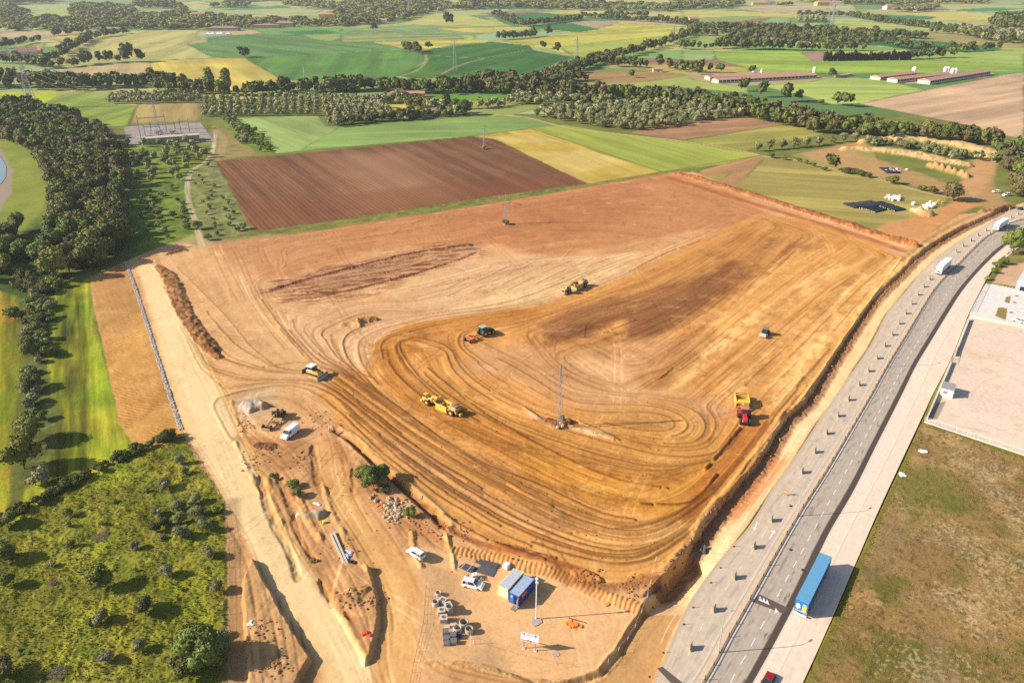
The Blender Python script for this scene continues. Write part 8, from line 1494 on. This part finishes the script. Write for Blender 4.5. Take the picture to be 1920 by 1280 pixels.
# clods along the trench and in rough places
CLOD = mat('earth_clod', alb((176, 124, 80)), .95, vary=.25); m = MB(); rr = random.Random(77)
def clods(px, py, n, sx, sy, s=.5):
    for _ in range(n):
        p = G(px + rr.gauss(0, sx), py + rr.gauss(0, sy)); m.rock((p.x, p.y, p.z + .05), rr.uniform(.25, 1) * s, rr, .7)
for a, b in zip(EDGE[:-1], EDGE[1:]):
    for u in np.linspace(0, 1, 7): clods(a[0] + (b[0] - a[0]) * u + 10 * (a[1] / 900), a[1] + (b[1] - a[1]) * u + 5, 5, 4 * a[1] / 900, 5 * a[1] / 900, .55)
for a in ((500, 850), (560, 860), (470, 870), (640, 1030), (690, 1130), (655, 1125), (830, 990), (790, 985), (1110, 1085), (1180, 1100), (600, 790), (460, 800), (870, 1000), (500, 1180), (520, 1250), (1220, 1110)): clods(a[0], a[1], 28, 14, 10, .4)
for k in range(260): clods(rr.uniform(620, 1240), rr.uniform(700, 1060), 1, 3, 3, .28)
o = m.build('earth_clods', CLOD, smooth=False); tag(o, 'loose clods of earth scattered over the site', 'earth clods', kind='stuff')
# pipes in the trench
for i, (px, l) in enumerate((((1313, 1040), 'left grey pipe section standing in the trench'), ((1319, 1044), 'right grey pipe section standing in the trench'))):
    p = G(*px); t = thing('pipe_section', l, 'pipe', (p.x, p.y, p.z), .9); m = MB(); m.tube((0, 0, .35), (2.2, .8, .55), .33, .33, 14); m.build('pipe', mat('pipe_grey_dark', (.10, .10, .11), .5), t)
# purple brush heaps in the meadow
for i, (px, r, l) in enumerate((((192, 1006), 1.9, 'greyish purple heap of cut brush in the middle of the meadow'), ((108, 1262), 1.8, 'greyish purple heap of cut brush at the bottom of the meadow'), ((100, 1095), 1.0, 'small dark brush pile on the left of the meadow'))):
    p = G(*px); t = thing('brush_heap', l, 'brush heap', p); m = MB(); rr = random.Random(i)
    for k in range(420): a = rr.uniform(0, 6.28); q_ = r * math.sqrt(rr.random()); z = (.55 * (1 - (q_ / r) ** 2)) * rr.uniform(.4, 1.1); v = Vector((q_ * math.cos(a), q_ * math.sin(a), z + .05)); m.beam(v, v + Vector((rr.uniform(-.4, .4), rr.uniform(-.4, .4), rr.uniform(-.1, .2))), .035)
    m.build('twigs', mat('dead_twig', alb((158, 132, 120)) if i < 2 else alb((90, 76, 60)), .9), t)
# ---------------------------------------------------------------- pylons
LAT = mat('lattice_steel', (.36, .33, .34), .5, .2, vary=.05)
def pylon(label, px, h, w=2.6, arms=((.74, 2.4), (.84, 2.0), (.94, 1.6)), th=.10, rz=.4, stag=False, waist=.0):
    p = G(*px); t = thing('power_pylon', label, 'pylon', p, rz); m = MB(); n = max(6, int(h / 2.2)); tw = .32 * w / 2.6 * (h / 19) ** .3
    def hw(z): k = z / h; return w / 2 * (1 - k) ** 1.15 + tw * .5
    for k in range(n):
        z0, z1 = h * k / n, h * (k + 1) / n; a, b = hw(z0), hw(z1)
        c0 = [Vector((sx * a, sy * a, z0)) for sx, sy in ((-1, -1), (1, -1), (1, 1), (-1, 1))]; c1 = [Vector((sx * b, sy * b, z1)) for sx, sy in ((-1, -1), (1, -1), (1, 1), (-1, 1))]
        for i in range(4): j = (i + 1) % 4; m.beam(c0[i], c1[i], th); m.beam(c0[i], c1[j], th * .55); m.beam(c1[i], c1[j], th * .5)
    m.build('lattice', LAT, t)
    for i, (f, l) in enumerate(arms):
        z = h * f
        for s in ((-1, 1) if not stag else ((-1,) if i % 2 else (1,))): MB().beam((0, 0, z), (s * l, 0, z + .1), th * .8).beam((0, 0, z + h * .035), (s * l, 0, z + .1), th * .6).build('crossarm', LAT, t); MB().tube((s * l, 0, z + .05), (s * l, 0, z - h * .04), .09, .09, 6).build('insulator', mat('insulator', (.12, .07, .05), .3), t)
    m = MB()
    for sx in (-1, 1):
        for sy in (-1, 1): m.box(sx * w / 2 - .3, sx * w / 2 + .3, sy * w / 2 - .3, sy * w / 2 + .3, -.3, .25)
    m.build('footing', WALL, t); return t
pylon('lattice pylon on an island of earth in the middle of the orange tracks', (1048, 796), 19, 1.5, arms=((.80, 2.0), (.86, 2.2), (.93, 1.6)), stag=True, th=.08); pylon('thin pylon with a bush at its foot in the stripped reddish field', (948, 420), 15.5, 1.7, stag=True, th=.07); pylon('thin pylon with a green bush at its foot at the edge of the ploughed field', (908, 279), 16.5, 1.7, stag=True, th=.12)
pylon('tall pylon standing inside the substation', (296, 243), 27, 3.0, ((.70, 5), (.82, 4.2), (.94, 3)), .24); pylon('large pylon left of the substation at the left side', (60, 202), 42, 7.5, ((.66, 9), (.80, 7.5), (.93, 5)), .26, rz=.9); pylon('tall pylon in the dark green field', (853, 132), 38, 4.2, ((.66, 6), (.80, 5), (.92, 3.5)), .17); pylon('pylon in the big yellow field', (1081, 111), 29, 4.5, ((.7, 6), (.85, 5)), .26)
pylon('pylon at the hedge beyond the big yellow field', (1262, 80), 26, 4, ((.7, 6), (.85, 5)), .28); pylon('small pylon in front of the green field', (572, 152), 20, 2.4, ((.8, 3), (.92, 2.4)), .2); pylon('pylon far off by the small grove', (1560, 46), 44, 6, ((.66, 8), (.85, 6)), .5); pylon('pylon far off above the yellow strip', (768, 30), 44, 6, ((.66, 8), (.85, 6)), .5)
WIRE = mat('cable', (.22, .21, .20), .6, .2)
def cable(a, b, sag, label, r=.03):
    m = MB(); n = 14; o = Vector(a); pr = None
    for k in range(n + 1):
        u = k / n; p = Vector(a).lerp(Vector(b), u) - Vector((0, 0, sag * 4 * u * (1 - u))) - o
        if pr is not None: m.tube(pr, p, r, r, 5, False)
        pr = p
    t = m.build('power_cable', WIRE); t.location = o; tag(t, label, 'power cable', 'cables from the large left pylon to the substation'); return t
A0, B0 = G(60, 202), G(296, 243)
for i, (f, g, sx, l) in enumerate(((.66, .70, -1, 'lowest'), (.66, .70, 1, 'second'), (.80, .82, -1, 'third'), (.80, .82, 1, 'fourth'), (.93, .94, -1, 'fifth'), (.93, .94, 1, 'topmost'))):
    cable(A0 + Vector((5 * sx * .6, 5 * sx * .8, 42 * f - 1)), B0 + Vector((3 * sx, 1.5 * sx, 27 * g - 1)), 6, l + ' power cable running from the left pylon to the substation')
    # and on towards the left
    cable(A0 + Vector((5 * sx * .6, 5 * sx * .8, 42 * f - 1)), A0 + Vector((-150, 150 + sx * 4, 42 * f)), 7, l + ' power cable leaving the left pylon towards the left edge')
# ---------------------------------------------------------------- substation
p0 = G(238, 272); q = [Vector(P(*c)) for c in ((232, 238), (376, 230), (402, 266), (240, 272))]; gm = MB().slab([(v.x, v.y) for v in q], .0, .10); t = gm.build('substation_yard', mat('yard_gravel', alb((168, 154, 144)), .95, vary=.25, scale=.3)); tag(t, kind='structure')
w_ = [P(268, 272), P(375, 264)]; an = math.atan2(w_[1][1] - w_[0][1], w_[1][0] - w_[0][0]); Lb = math.hypot(w_[1][0] - w_[0][0], w_[1][1] - w_[0][1]); t = thing('substation_building', 'long low substation building with flat pale roof', 'building', (*w_[0], 0), an)
MB().box(0, Lb, 0, 7, 0, 4.0).build('wall', mat('plaster_beige', alb((206, 192, 158)), .9), t); MB().box(-.5, Lb + .5, -.5, 7.5, 4.0, 4.35).build('roof', mat('roof_pale', alb((214, 194, 172)), .9), t); m = MB()
for k in range(4): MB().box(Lb * (k + .5) / 4 - .15, Lb * (k + .5) / 4 + .15, -.06, .0, 0, 3.9).build('downpipe', DARK, t)
for i, (a, b, hh, l) in enumerate((((264, 258), (314, 254), 14, 'tall gantry frame round the substation pylon'), ((273, 256), (302, 254), 7, 'front busbar gantry of the substation'), ((285, 252), (330, 250), 7, 'rear busbar gantry of the substation'), ((340, 250), (356, 249), 9, 'right hand gantry of the substation'))):
    pa, pb = G(*a), G(*b); d = pb - pa; t = thing('gantry', l, 'gantry', pa, math.atan2(d.y, d.x)); L_g = d.length
    for x in (0, L_g): MB().beam((x, 0, 0), (x, 0, hh + 2), .45).build('post', LAT, t)
    MB().beam((0, 0, hh), (L_g, 0, hh), .5).build('beam', LAT, t); 
    for k in range(3): MB().tube((L_g * (k + 1) / 4, 0, hh), (L_g * (k + 1) / 4, 0, hh - 2), .15).build('insulator', WHP, t)
k = 0
for r_ in range(3):
    for c in range(8):
        px = 278 + c * 7.0 + rng.uniform(-1, 1) + r_ * 3; py = 262 - r_ * 5; p = G(px, py); t = thing('transformer' if (c + r_) % 4 == 0 else 'switchgear', 'grey electrical switchgear between the substation gantries' if (c + r_) % 4 else 'grey transformer with cooling ribs in the substation', 'switchgear' if (c + r_) % 4 else 'transformer', p, 0, 'equipment in the substation yard')
        if (c + r_) % 4 == 0: MB().box(-1.6, 1.6, -1.1, 1.1, .3, 3.0).build('body', STEEL, t); m = MB(); [m.box(-1.6 + j * .4, -1.5 + j * .4, -1.6, 1.6, .6, 2.7) for j in range(9)]; m.build('cooling_ribs', LAT, t)
        else: MB().beam((0, 0, 0), (0, 0, 3.0), .3).build('support', STEEL, t)
        for s in (-1, 0, 1): MB().tube((s * .8, 0, 3.0), (s * .9, 0, 4.6), .16, .10, 8).build('insulator', WHP, t)
        MB().beam((-1.1, 0, 3.0), (1.1, 0, 3.0), .2).build('crossbar', STEEL, t)
fence_q = [(232, 238), (376, 230), (404, 266), (240, 274), (232, 238)]; wirefence([tuple(c) for c in fence_q], 'grey perimeter fence round the substation', 2.2, 5.5, 0, STEEL, 3, .09)
p = G(380, 266); t = thing('parked_van', 'dark green container beside the substation gate', 'container', p, .1); MB().box(-2, 2, -1, 1, 0, 2.4).build('body', mat('dull_green', alb((110, 136, 116)), .7), t); MB().box(-2.05, 2.05, -1.05, 1.05, 2.4, 2.5).build('roof', mat('dull_green', alb((110, 136, 116)), .7), t); t.name = 'green_container'
# ---------------------------------------------------------------- farm buildings
TILE = mat('terracotta_roof', alb((208, 158, 130)), .9, vary=.18, scale=.5); PLA = mat('plaster_white', alb((236, 226, 206)), .9, vary=.05); PLO_ = mat('plaster_ochre', alb((236, 184, 110)), .9, vary=.06)
def house(name, label, cat, px, rz, L, Wd, H, roofh, wallm=PLA, roofm=TILE, nwin=3, hip=False, door=True, z=None, chim=False):
    p = G(*px) if z is None else Vector((*P(*px), z)); t = thing(name, label, cat, p, rz); MB().box(-L / 2, L / 2, -Wd / 2, Wd / 2, -.3, H).prism([(0, 0), (0, 0), (0, 0)], 0, 0).build('wall', wallm, t) if False else MB().box(-L / 2, L / 2, -Wd / 2, Wd / 2, -.3, H).build('wall', wallm, t)
    e = .4; r = L * (.22 if hip else 0); m = MB(); vs = [(-L / 2 - e, -Wd / 2 - e, H), (L / 2 + e, -Wd / 2 - e, H), (L / 2 + e, Wd / 2 + e, H), (-L / 2 - e, Wd / 2 + e, H), (-L / 2 - e + r, 0, H + roofh), (L / 2 + e - r, 0, H + roofh)]
    m.add(vs, [(0, 1, 5, 4), (2, 3, 4, 5), (1, 2, 5), (3, 0, 4), (0, 3, 2, 1)]); rf = m.build('roof', roofm, t)
    if chim: MB().box(-.4, .4, -.3, .3, H + roofh * .4, H + roofh + .9).build('chimney', wallm, rf)
    for k in range(nwin):
        x = -L / 2 + (k + .5) * L / nwin
        for s in (-1, 1): MB().box(x - .5, x + .5, s * Wd / 2 - .04, s * Wd / 2 + .04, H * .45, H * .45 + 1.1).build('window', DARK, t)
    if door: MB().box(-.6, .6, -Wd / 2 - .06, -Wd / 2 + .02, 0, 2.1).build('door', mat('door_wood', (.12, .06, .03), .7), t)
    return t
house('farm_house', 'ochre farm house with white gable in front of the river wood', 'house', (745, 185), 1.2, 16, 10, 6, 2.4, PLO_, TILE, 3, chim=True); house('farm_barn', 'long tiled barn running right from the ochre farm house', 'barn', (768, 182), .05, 30, 9, 4, 1.8, PLO_, TILE, 4)
def shed(label, a, b, wd, h, cat='shed', name='livestock_shed', dark=True, wallm=PLA, roofm=TILE, group=None):
    pa, pb = G(*a), G(*b); d = pb - pa; L = d.length; t = thing(name, label, cat, pa, math.atan2(d.y, d.x), group); MB().box(0, L, 0, wd, 0, h).build('wall', wallm, t); m = MB(); e = .6
    m.add([(-e, -e, h), (L + e, -e, h), (L + e, wd + e, h), (-e, wd + e, h), (-e, wd / 2, h + wd * .14), (L + e, wd / 2, h + wd * .14)], [(0, 1, 5, 4), (2, 3, 4, 5), (1, 2, 5), (3, 0, 4), (0, 3, 2, 1)]); m.build('roof', roofm, t)
    if dark:
        n = int(L / 5)
        for k in range(min(n, 40)): MB().box(L * (k + .12) / n, L * (k + .88) / n, -.08, .02, h * .42, h * .85).build('window', DARK, t)
    return t
shed('long low stone shed behind the hedge of the green field', (760, 221), (857, 212), 10, 4, wallm=PLA, roofm=mat('grey_tile', alb((170, 150, 132)), .9), dark=False)
GP = 'long poultry sheds with terracotta roofs'
shed('rear poultry shed of the left pair', (1331, 151), (1518, 144), 13, 3.4, group=GP); shed('front poultry shed of the left pair', (1347, 157), (1531, 147), 13, 3.6, group=GP); shed('poultry shed on the left of the right hand three', (1650, 151), (1718, 143), 13, 3.6, group=GP); shed('poultry shed in the middle of the right hand three', (1682, 156), (1782, 145), 13, 3.8, group=GP); shed('longest poultry shed on the right of the right hand three', (1743, 159), (1856, 141), 14, 4.2, group=GP)
for i, (px, r, l) in enumerate((((1412, 138), 2.2, 'left white silo behind the left poultry pair'), ((1418, 138), 2.0, 'right white silo behind the left poultry pair'), ((1427, 143), 1.8, 'small silo between the left poultry roofs'), ((1526, 139), 2.4, 'round silo at the end of the left poultry pair'), ((1713, 138), 3.2, 'tall silo left of the right poultry sheds'), ((1771, 138), 2.6, 'first silo behind the middle poultry shed'), ((1776, 138), 2.6, 'second silo behind the middle poultry shed'), ((1784, 141), 3.0, 'squat silo beside the longest poultry shed'), ((1790, 141), 3.0, 'second squat silo beside the longest poultry shed'))):
    p = G(*px); t = thing('feed_silo', l, 'silo', p, 0, 'white feed silos by the poultry sheds'); MB().tube((0, 0, 1.5), (0, 0, 6.5), r * .8, r * .8, 14).build('tank', WHITEP, t); MB().tube((0, 0, 6.5), (0, 0, 8.2), r * .8, .3, 14).build('cone_roof', WHITEP, t)
    for s in range(4): MB().beam((r * .6 * math.cos(s * 1.57), r * .6 * math.sin(s * 1.57), 0), (r * .6 * math.cos(s * 1.57), r * .6 * math.sin(s * 1.57), 1.6), .25).build('leg', STEEL, t)
shed('small concrete trough building between the poultry groups', (1573, 146), (1598, 142), 6, 2.2, wallm=CON, roofm=CON, dark=False)
FH = [('farm_house', 'large white and pink villa above the trees on the far left', (372, 36), .4, 34, 22, 12, 4, PLA), ('farm_house', 'orange roofed house with cypresses right of the villa', (415, 33), .1, 26, 14, 7, 3, PLO_), ('farm_house', 'pink house with orange roof at the edge of the far wood', (614, 35), .1, 40, 20, 10, 4, PLO_), ('farm_barn', 'long brown farm barn behind the white tents', (420, 58), 0, 62, 18, 6, 3, mat('stone_brown', alb((170, 148, 124)), .9)),
      ('farm_barn', 'long low barn right of the white tents', (500, 53), 0, 58, 14, 6, 2, mat('stone_brown', alb((170, 148, 124)), .9)), ('farm_barn', 'dark brown barn with ridge roof in the far wood', (535, 51), 0, 40, 18, 8, 4, mat('stone_brown', alb((170, 148, 124)), .9)), ('farm_house', 'big house with steep roof in the hamlet on the left', (52, 106), .5, 26, 16, 7, 6, PLA), ('farm_house', 'small red roofed house in the hamlet on the left', (70, 101), .1, 14, 9, 5, 2.5, PLO_), ('farm_house', 'white gabled house at the left edge of the hamlet', (5, 110), .8, 18, 12, 6, 4, PLA),
      ('farm_barn', 'grey barn roof by the far left wood', (212, 60), 0, 46, 16, 6, 3, mat('stone_brown', alb((170, 148, 124)), .9)), ('farm_house', 'pinkish farm block on the far right', (1545, 11), .1, 60, 26, 11, 5, PLO_), ('farm_house', 'white farm block beside the pinkish one', (1565, 11), 0, 48, 24, 11, 4, PLA), ('farm_barn', 'orange roofed barn far off, left of the pinkish farm', (1425, 10), 0, 56, 24, 8, 5, PLO_), ('farm_barn', 'white roofed barn next to the orange roofed one', (1440, 9), .1, 46, 20, 9, 4, PLA),
      ('farm_house', 'white gabled house in front of the far right wood', (1667, 18), .3, 34, 20, 9, 6, PLA), ('farm_house', 'white house right of the dark far copse', (1718, 21), .6, 30, 18, 9, 5, PLA), ('farm_house', 'stone farm house in the hedge left of the far copses', (1300, 42), .2, 24, 12, 8, 4, PLO_), ('farm_house', 'small house among the trees by the tan field', (1233, 135), 0, 12, 7, 3.4, 1.6, PLA), ('farm_house', 'white house in the far trees above the green meadow', (662, 45), 0, 22, 14, 8, 3, PLA), ('farm_house', 'pale house at the end of the dark wood', (717, 45), 0, 22, 14, 8, 3, PLA)]
for n_, l, px, rz, L, w_, h_, r_, wm in FH: house(n_, l, 'house' if 'house' in n_ else 'barn', px, rz, L, w_, h_, r_, wm, TILE if not any(w in l for w in ('grey', 'brown', 'white tents', 'white roofed')) else mat('grey_tile', alb((170, 150, 132)), .9), 4, hip=L > 30, chim=True)
for i, px in enumerate(((391, 67), (399, 67), (410, 67), (415, 67), (429, 67))):
    p = G(*px); t = thing('white_tent', 'white pointed marquee tent in front of the brown barn', 'tent', p, .1, 'white tents in front of the brown barn'); m = MB(); m.add([(-4.5, -4, 0), (4.5, -4, 0), (4.5, 4, 0), (-4.5, 4, 0), (-4.5, -4, 3), (4.5, -4, 3), (4.5, 4, 3), (-4.5, 4, 3), (0, 0, 6.5)], [(0, 1, 5, 4), (1, 2, 6, 5), (2, 3, 7, 6), (3, 0, 4, 7), (4, 5, 8), (5, 6, 8), (6, 7, 8), (7, 4, 8)]); m.build('canvas', WHITEP, t); MB().tube((0, 0, 6.3), (0, 0, 7.5), .12).build('finial', WHITEP, t)
p = Vector((*P(1775, 745), .13)); a_, b_ = P(1763, 742), P(1783, 747); t = thing('yard_cabin', 'white cabin with grey roof standing in the sandy yard', 'cabin', (*P(1773, 744), 0), math.atan2(b_[1] - a_[1], b_[0] - a_[0])); MB().box(-1.7, 1.7, -.1, 4.6, 0, 2.6).build('wall', WHITEP, t); m = MB().box(-1.8, 1.8, -.25, 4.75, 2.6, 2.75); m.build('roof', mat('roof_grey', alb((176, 170, 166)), .8), t); MB().box(1.7, 1.74, 2.0, 2.9, .1, 2.1).build('door', STEEL, t); MB().box(-1.0, .2, -.14, -.1, 1.1, 2.0).build('window', STEEL, t); MB().box(1.7, 1.95, .8, 1.3, 1.2, 1.8).build('air_conditioner', WHP, t)
# ---------------------------------------------------------------- stocks in the north-east meadow
BP_ = mat('black_pipe', (.018, .020, .026), .45)
def pipes(a, b, side, n, label, r=.42):
    pa, pb = Vector((*P(*a), 0)), Vector((*P(*b), 0)); d = (pb - pa); L = d.length; u = d / L; sd_ = Vector((*P(*side), 0)) - pa; nv = Vector((-u.y, u.x, 0)); sgn = 1 if sd_.dot(nv) > 0 else -1; wd = abs(sd_.dot(nv)); n = max(3, int(wd / (2 * r * 1.05)) + 1)
    for k in range(n):
        t = thing('drain_pipe', label, 'pipe', pa + nv * sgn * k * wd / (n - 1) + u * rng.uniform(-.4, .4) + Vector((0, 0, GH(pa.x, pa.y) + r)), math.atan2(d.y, d.x), label.replace('long black drainage pipe', 'black pipes')); MB().tube((0, 0, 0), (L, 0, 0), r, r, 12, False).build('barrel', BP_, t); MB().tube((-.05, 0, 0), (.35, 0, 0), r * 1.12, r * 1.12, 12, False).build('socket', BP_, t); MB().tube((.3, 0, 0), (.32, 0, 0), r * .96, r * .96, 12).build('plug', CON2, t)
pipes((1602, 391), (1582, 383), (1633, 378), 9, 'long black drainage pipe in the back left stack of the meadow'); pipes((1640, 399), (1662, 394), (1607, 388), 9, 'long black drainage pipe in the front left stack of the meadow'); pipes((1672, 395), (1645, 384), (1655, 380), 5, 'long black drainage pipe in the middle stack of the meadow'); pipes((1676, 397), (1698, 394), (1652, 380), 7, 'long black drainage pipe in the right stack of the meadow')
for i, (px, n, sx, sy) in enumerate((((1676, 373), 26, 12, 2.6), ((1744, 388), 18, 10, 3.4))):
    for k in range(n):
        p = G(px[0] + rng.gauss(0, sx * .6), px[1] + rng.gauss(0, sy * .8)); r = rng.uniform(.6, 1.0); t = thing('concrete_ring', ['white concrete ring in the scattered stock behind the black pipes', 'white concrete ring in the stock beside the pale sand cones'][i], 'concrete ring', p, rng.uniform(0, 3), ['white rings behind the black pipes', 'white rings beside the sand cones'][i]); m = MB()
        if k % 3: m.ring((0, 0), r, r * .8, 0, 1.5, 14); m.build('shell', WHP, t)
        else: m.box(-r, r, -r * .8, r * .8, 0, 1.1); m.build('block', CON2, t)
p = G(1712, 384); t = thing('concrete_ring', 'single white ring standing apart left of the sand cones', 'concrete ring', p); m = MB(); m.ring((0, 0), .9, .7, 0, 1.6, 16); m.build('shell', WHP, t)
p = G(1760, 381); t = thing('yellow_excavator_arm', 'yellow implement lying among the white rings', 'implement', p); MB().beam((-1.5, 0, .3), (0, 0, 1.8), .4).beam((0, 0, 1.8), (1.8, 0, .8), .4).build('arm', YELP, t); MB().box(1.4, 2.4, -.5, .5, .1, .9).build('bucket', YELP, t)
pipes((1650, 316), (1664, 325), (1688, 326), 8, 'long black drainage pipe in the small stack near the spoil bank'); 
for k in range(9):
    p = G(1678 + rng.gauss(0, 9), 321 + rng.gauss(0, 1.8)); t = thing('pallet_load', 'white wrapped load beside the small pipe stack', 'load', p, rng.uniform(0, 1), 'white wrapped loads near the spoil bank'); MB().box(-1, 1, -.6, .6, .12, .8).build('load', WHP, t); MB().box(-1, 1, -.6, .6, 0, .1).build('pallet', mat('grey_wood', alb((150, 146, 136)), .8), t)
# ---------------------------------------------------------------- grass: blades and weeds, uncounted
def tufts(pts, n, s, c, name, seed):
    w = W(pts); x0, y0 = w.min(0); x1, y1 = w.max(0); rg = np.random.default_rng(seed); X = rg.uniform(x0, x1, n * 3); Y = rg.uniform(y0, y1, n * 3); ok = pip(X, Y, w) & (fbm(X / 4, Y / 4, 3, seed) > -.15); X, Y = X[ok][:n], Y[ok][:n]; k = len(X); px, py = to_px(X, Y)
    fi = np.clip(np.interp(px, cols, np.arange(NCc)), 0, NCc - 2).astype(int); fj = np.clip(np.interp(-py, -rows, np.arange(NRr)), 0, NRr - 2).astype(int); Z = HGT[fj, fi]; V = []; a = rg.uniform(0, 6.28, k); hh = s * rg.uniform(.5, 1.5, k); ww = s * rg.uniform(.4, .9, k)
    parts = []
    for m_ in range(3):
        b = a + m_ * 2.1; parts.append(np.stack([np.c_[X - ww * np.cos(b), Y - ww * np.sin(b), Z - .05], np.c_[X + ww * np.cos(b), Y + ww * np.sin(b), Z - .05], np.c_[X + ww * .6 * np.sin(b), Y - ww * .6 * np.cos(b), Z + hh]], 1))
    V = np.concatenate(parts).reshape(-1, 3); T = np.arange(len(V)).reshape(-1, 3); tint = np.repeat(np.tile(rg.random(k), 3), 3); o = bpy.data.objects.new(name, mesh_np(name, V, T, c, tint)); C.objects.link(o); o['kind'] = 'stuff'; o['label'] = 'rough grass and weeds'; o['category'] = 'grass'; return o
GRM = foliage_mat('meadow_grass', (.24, .26, .04), (.38, .35, .08), .0); GRD = foliage_mat('dry_grass', (.28, .22, .09), (.42, .32, .15), .0); GRG = foliage_mat('green_grass', (.18, .20, .03), (.30, .30, .05), .0)
tufts([(-80, 985), (0, 975), (262, 852), (345, 818), (420, 945), (428, 1290), (-80, 1320)], 14000, .16, GRM, 'grass', 1); tufts([(-80, 985), (0, 975), (262, 852), (345, 818), (420, 945), (428, 1290), (-80, 1320)], 5000, .24, GRG, 'grass', 2)
tufts([(1512, 1282), (1562, 1163), (1605, 1064), (1690, 874), (1730, 795), (1920, 860), (2000, 900), (2050, 1320), (1500, 1320)], 12000, .13, GRD, 'grass', 3); tufts([(1506, 1282), (1560, 1163), (1603, 1064), (1688, 874), (1728, 792), (1742, 800), (1700, 880), (1616, 1070), (1572, 1170), (1520, 1290)], 3500, .28, GRG, 'grass', 4)
pw = MB().slab([P(*c) for c in ((-80, 288), (0, 292), (12, 312), (11, 332), (2, 345), (-80, 352))], .10, .16).build('pond', mat('pond_water', (.14, .19, .19), .08, spec=.8, vary=.05)); tag(pw, kind='structure')
# ---------------------------------------------------------------- haze
hm = bpy.data.materials.new('haze_air'); hm.use_nodes = True; nt = hm.node_tree; nt.nodes.clear(); ou = nt.nodes.new('ShaderNodeOutputMaterial'); vo = nt.nodes.new('ShaderNodeVolumePrincipled'); vo.inputs['Color'].default_value = (.86, .92, 1.0, 1); vo.inputs['Density'].default_value = 0.00006; vo.inputs['Anisotropy'].default_value = .2
nt.links.new(vo.outputs[0], ou.inputs['Volume']); hz_ = MB().box(-24000, 24000, -300, 16000, -6, 160).build('haze', hm); tag(hz_, 'pale haze over the far fields', 'haze', kind='stuff')
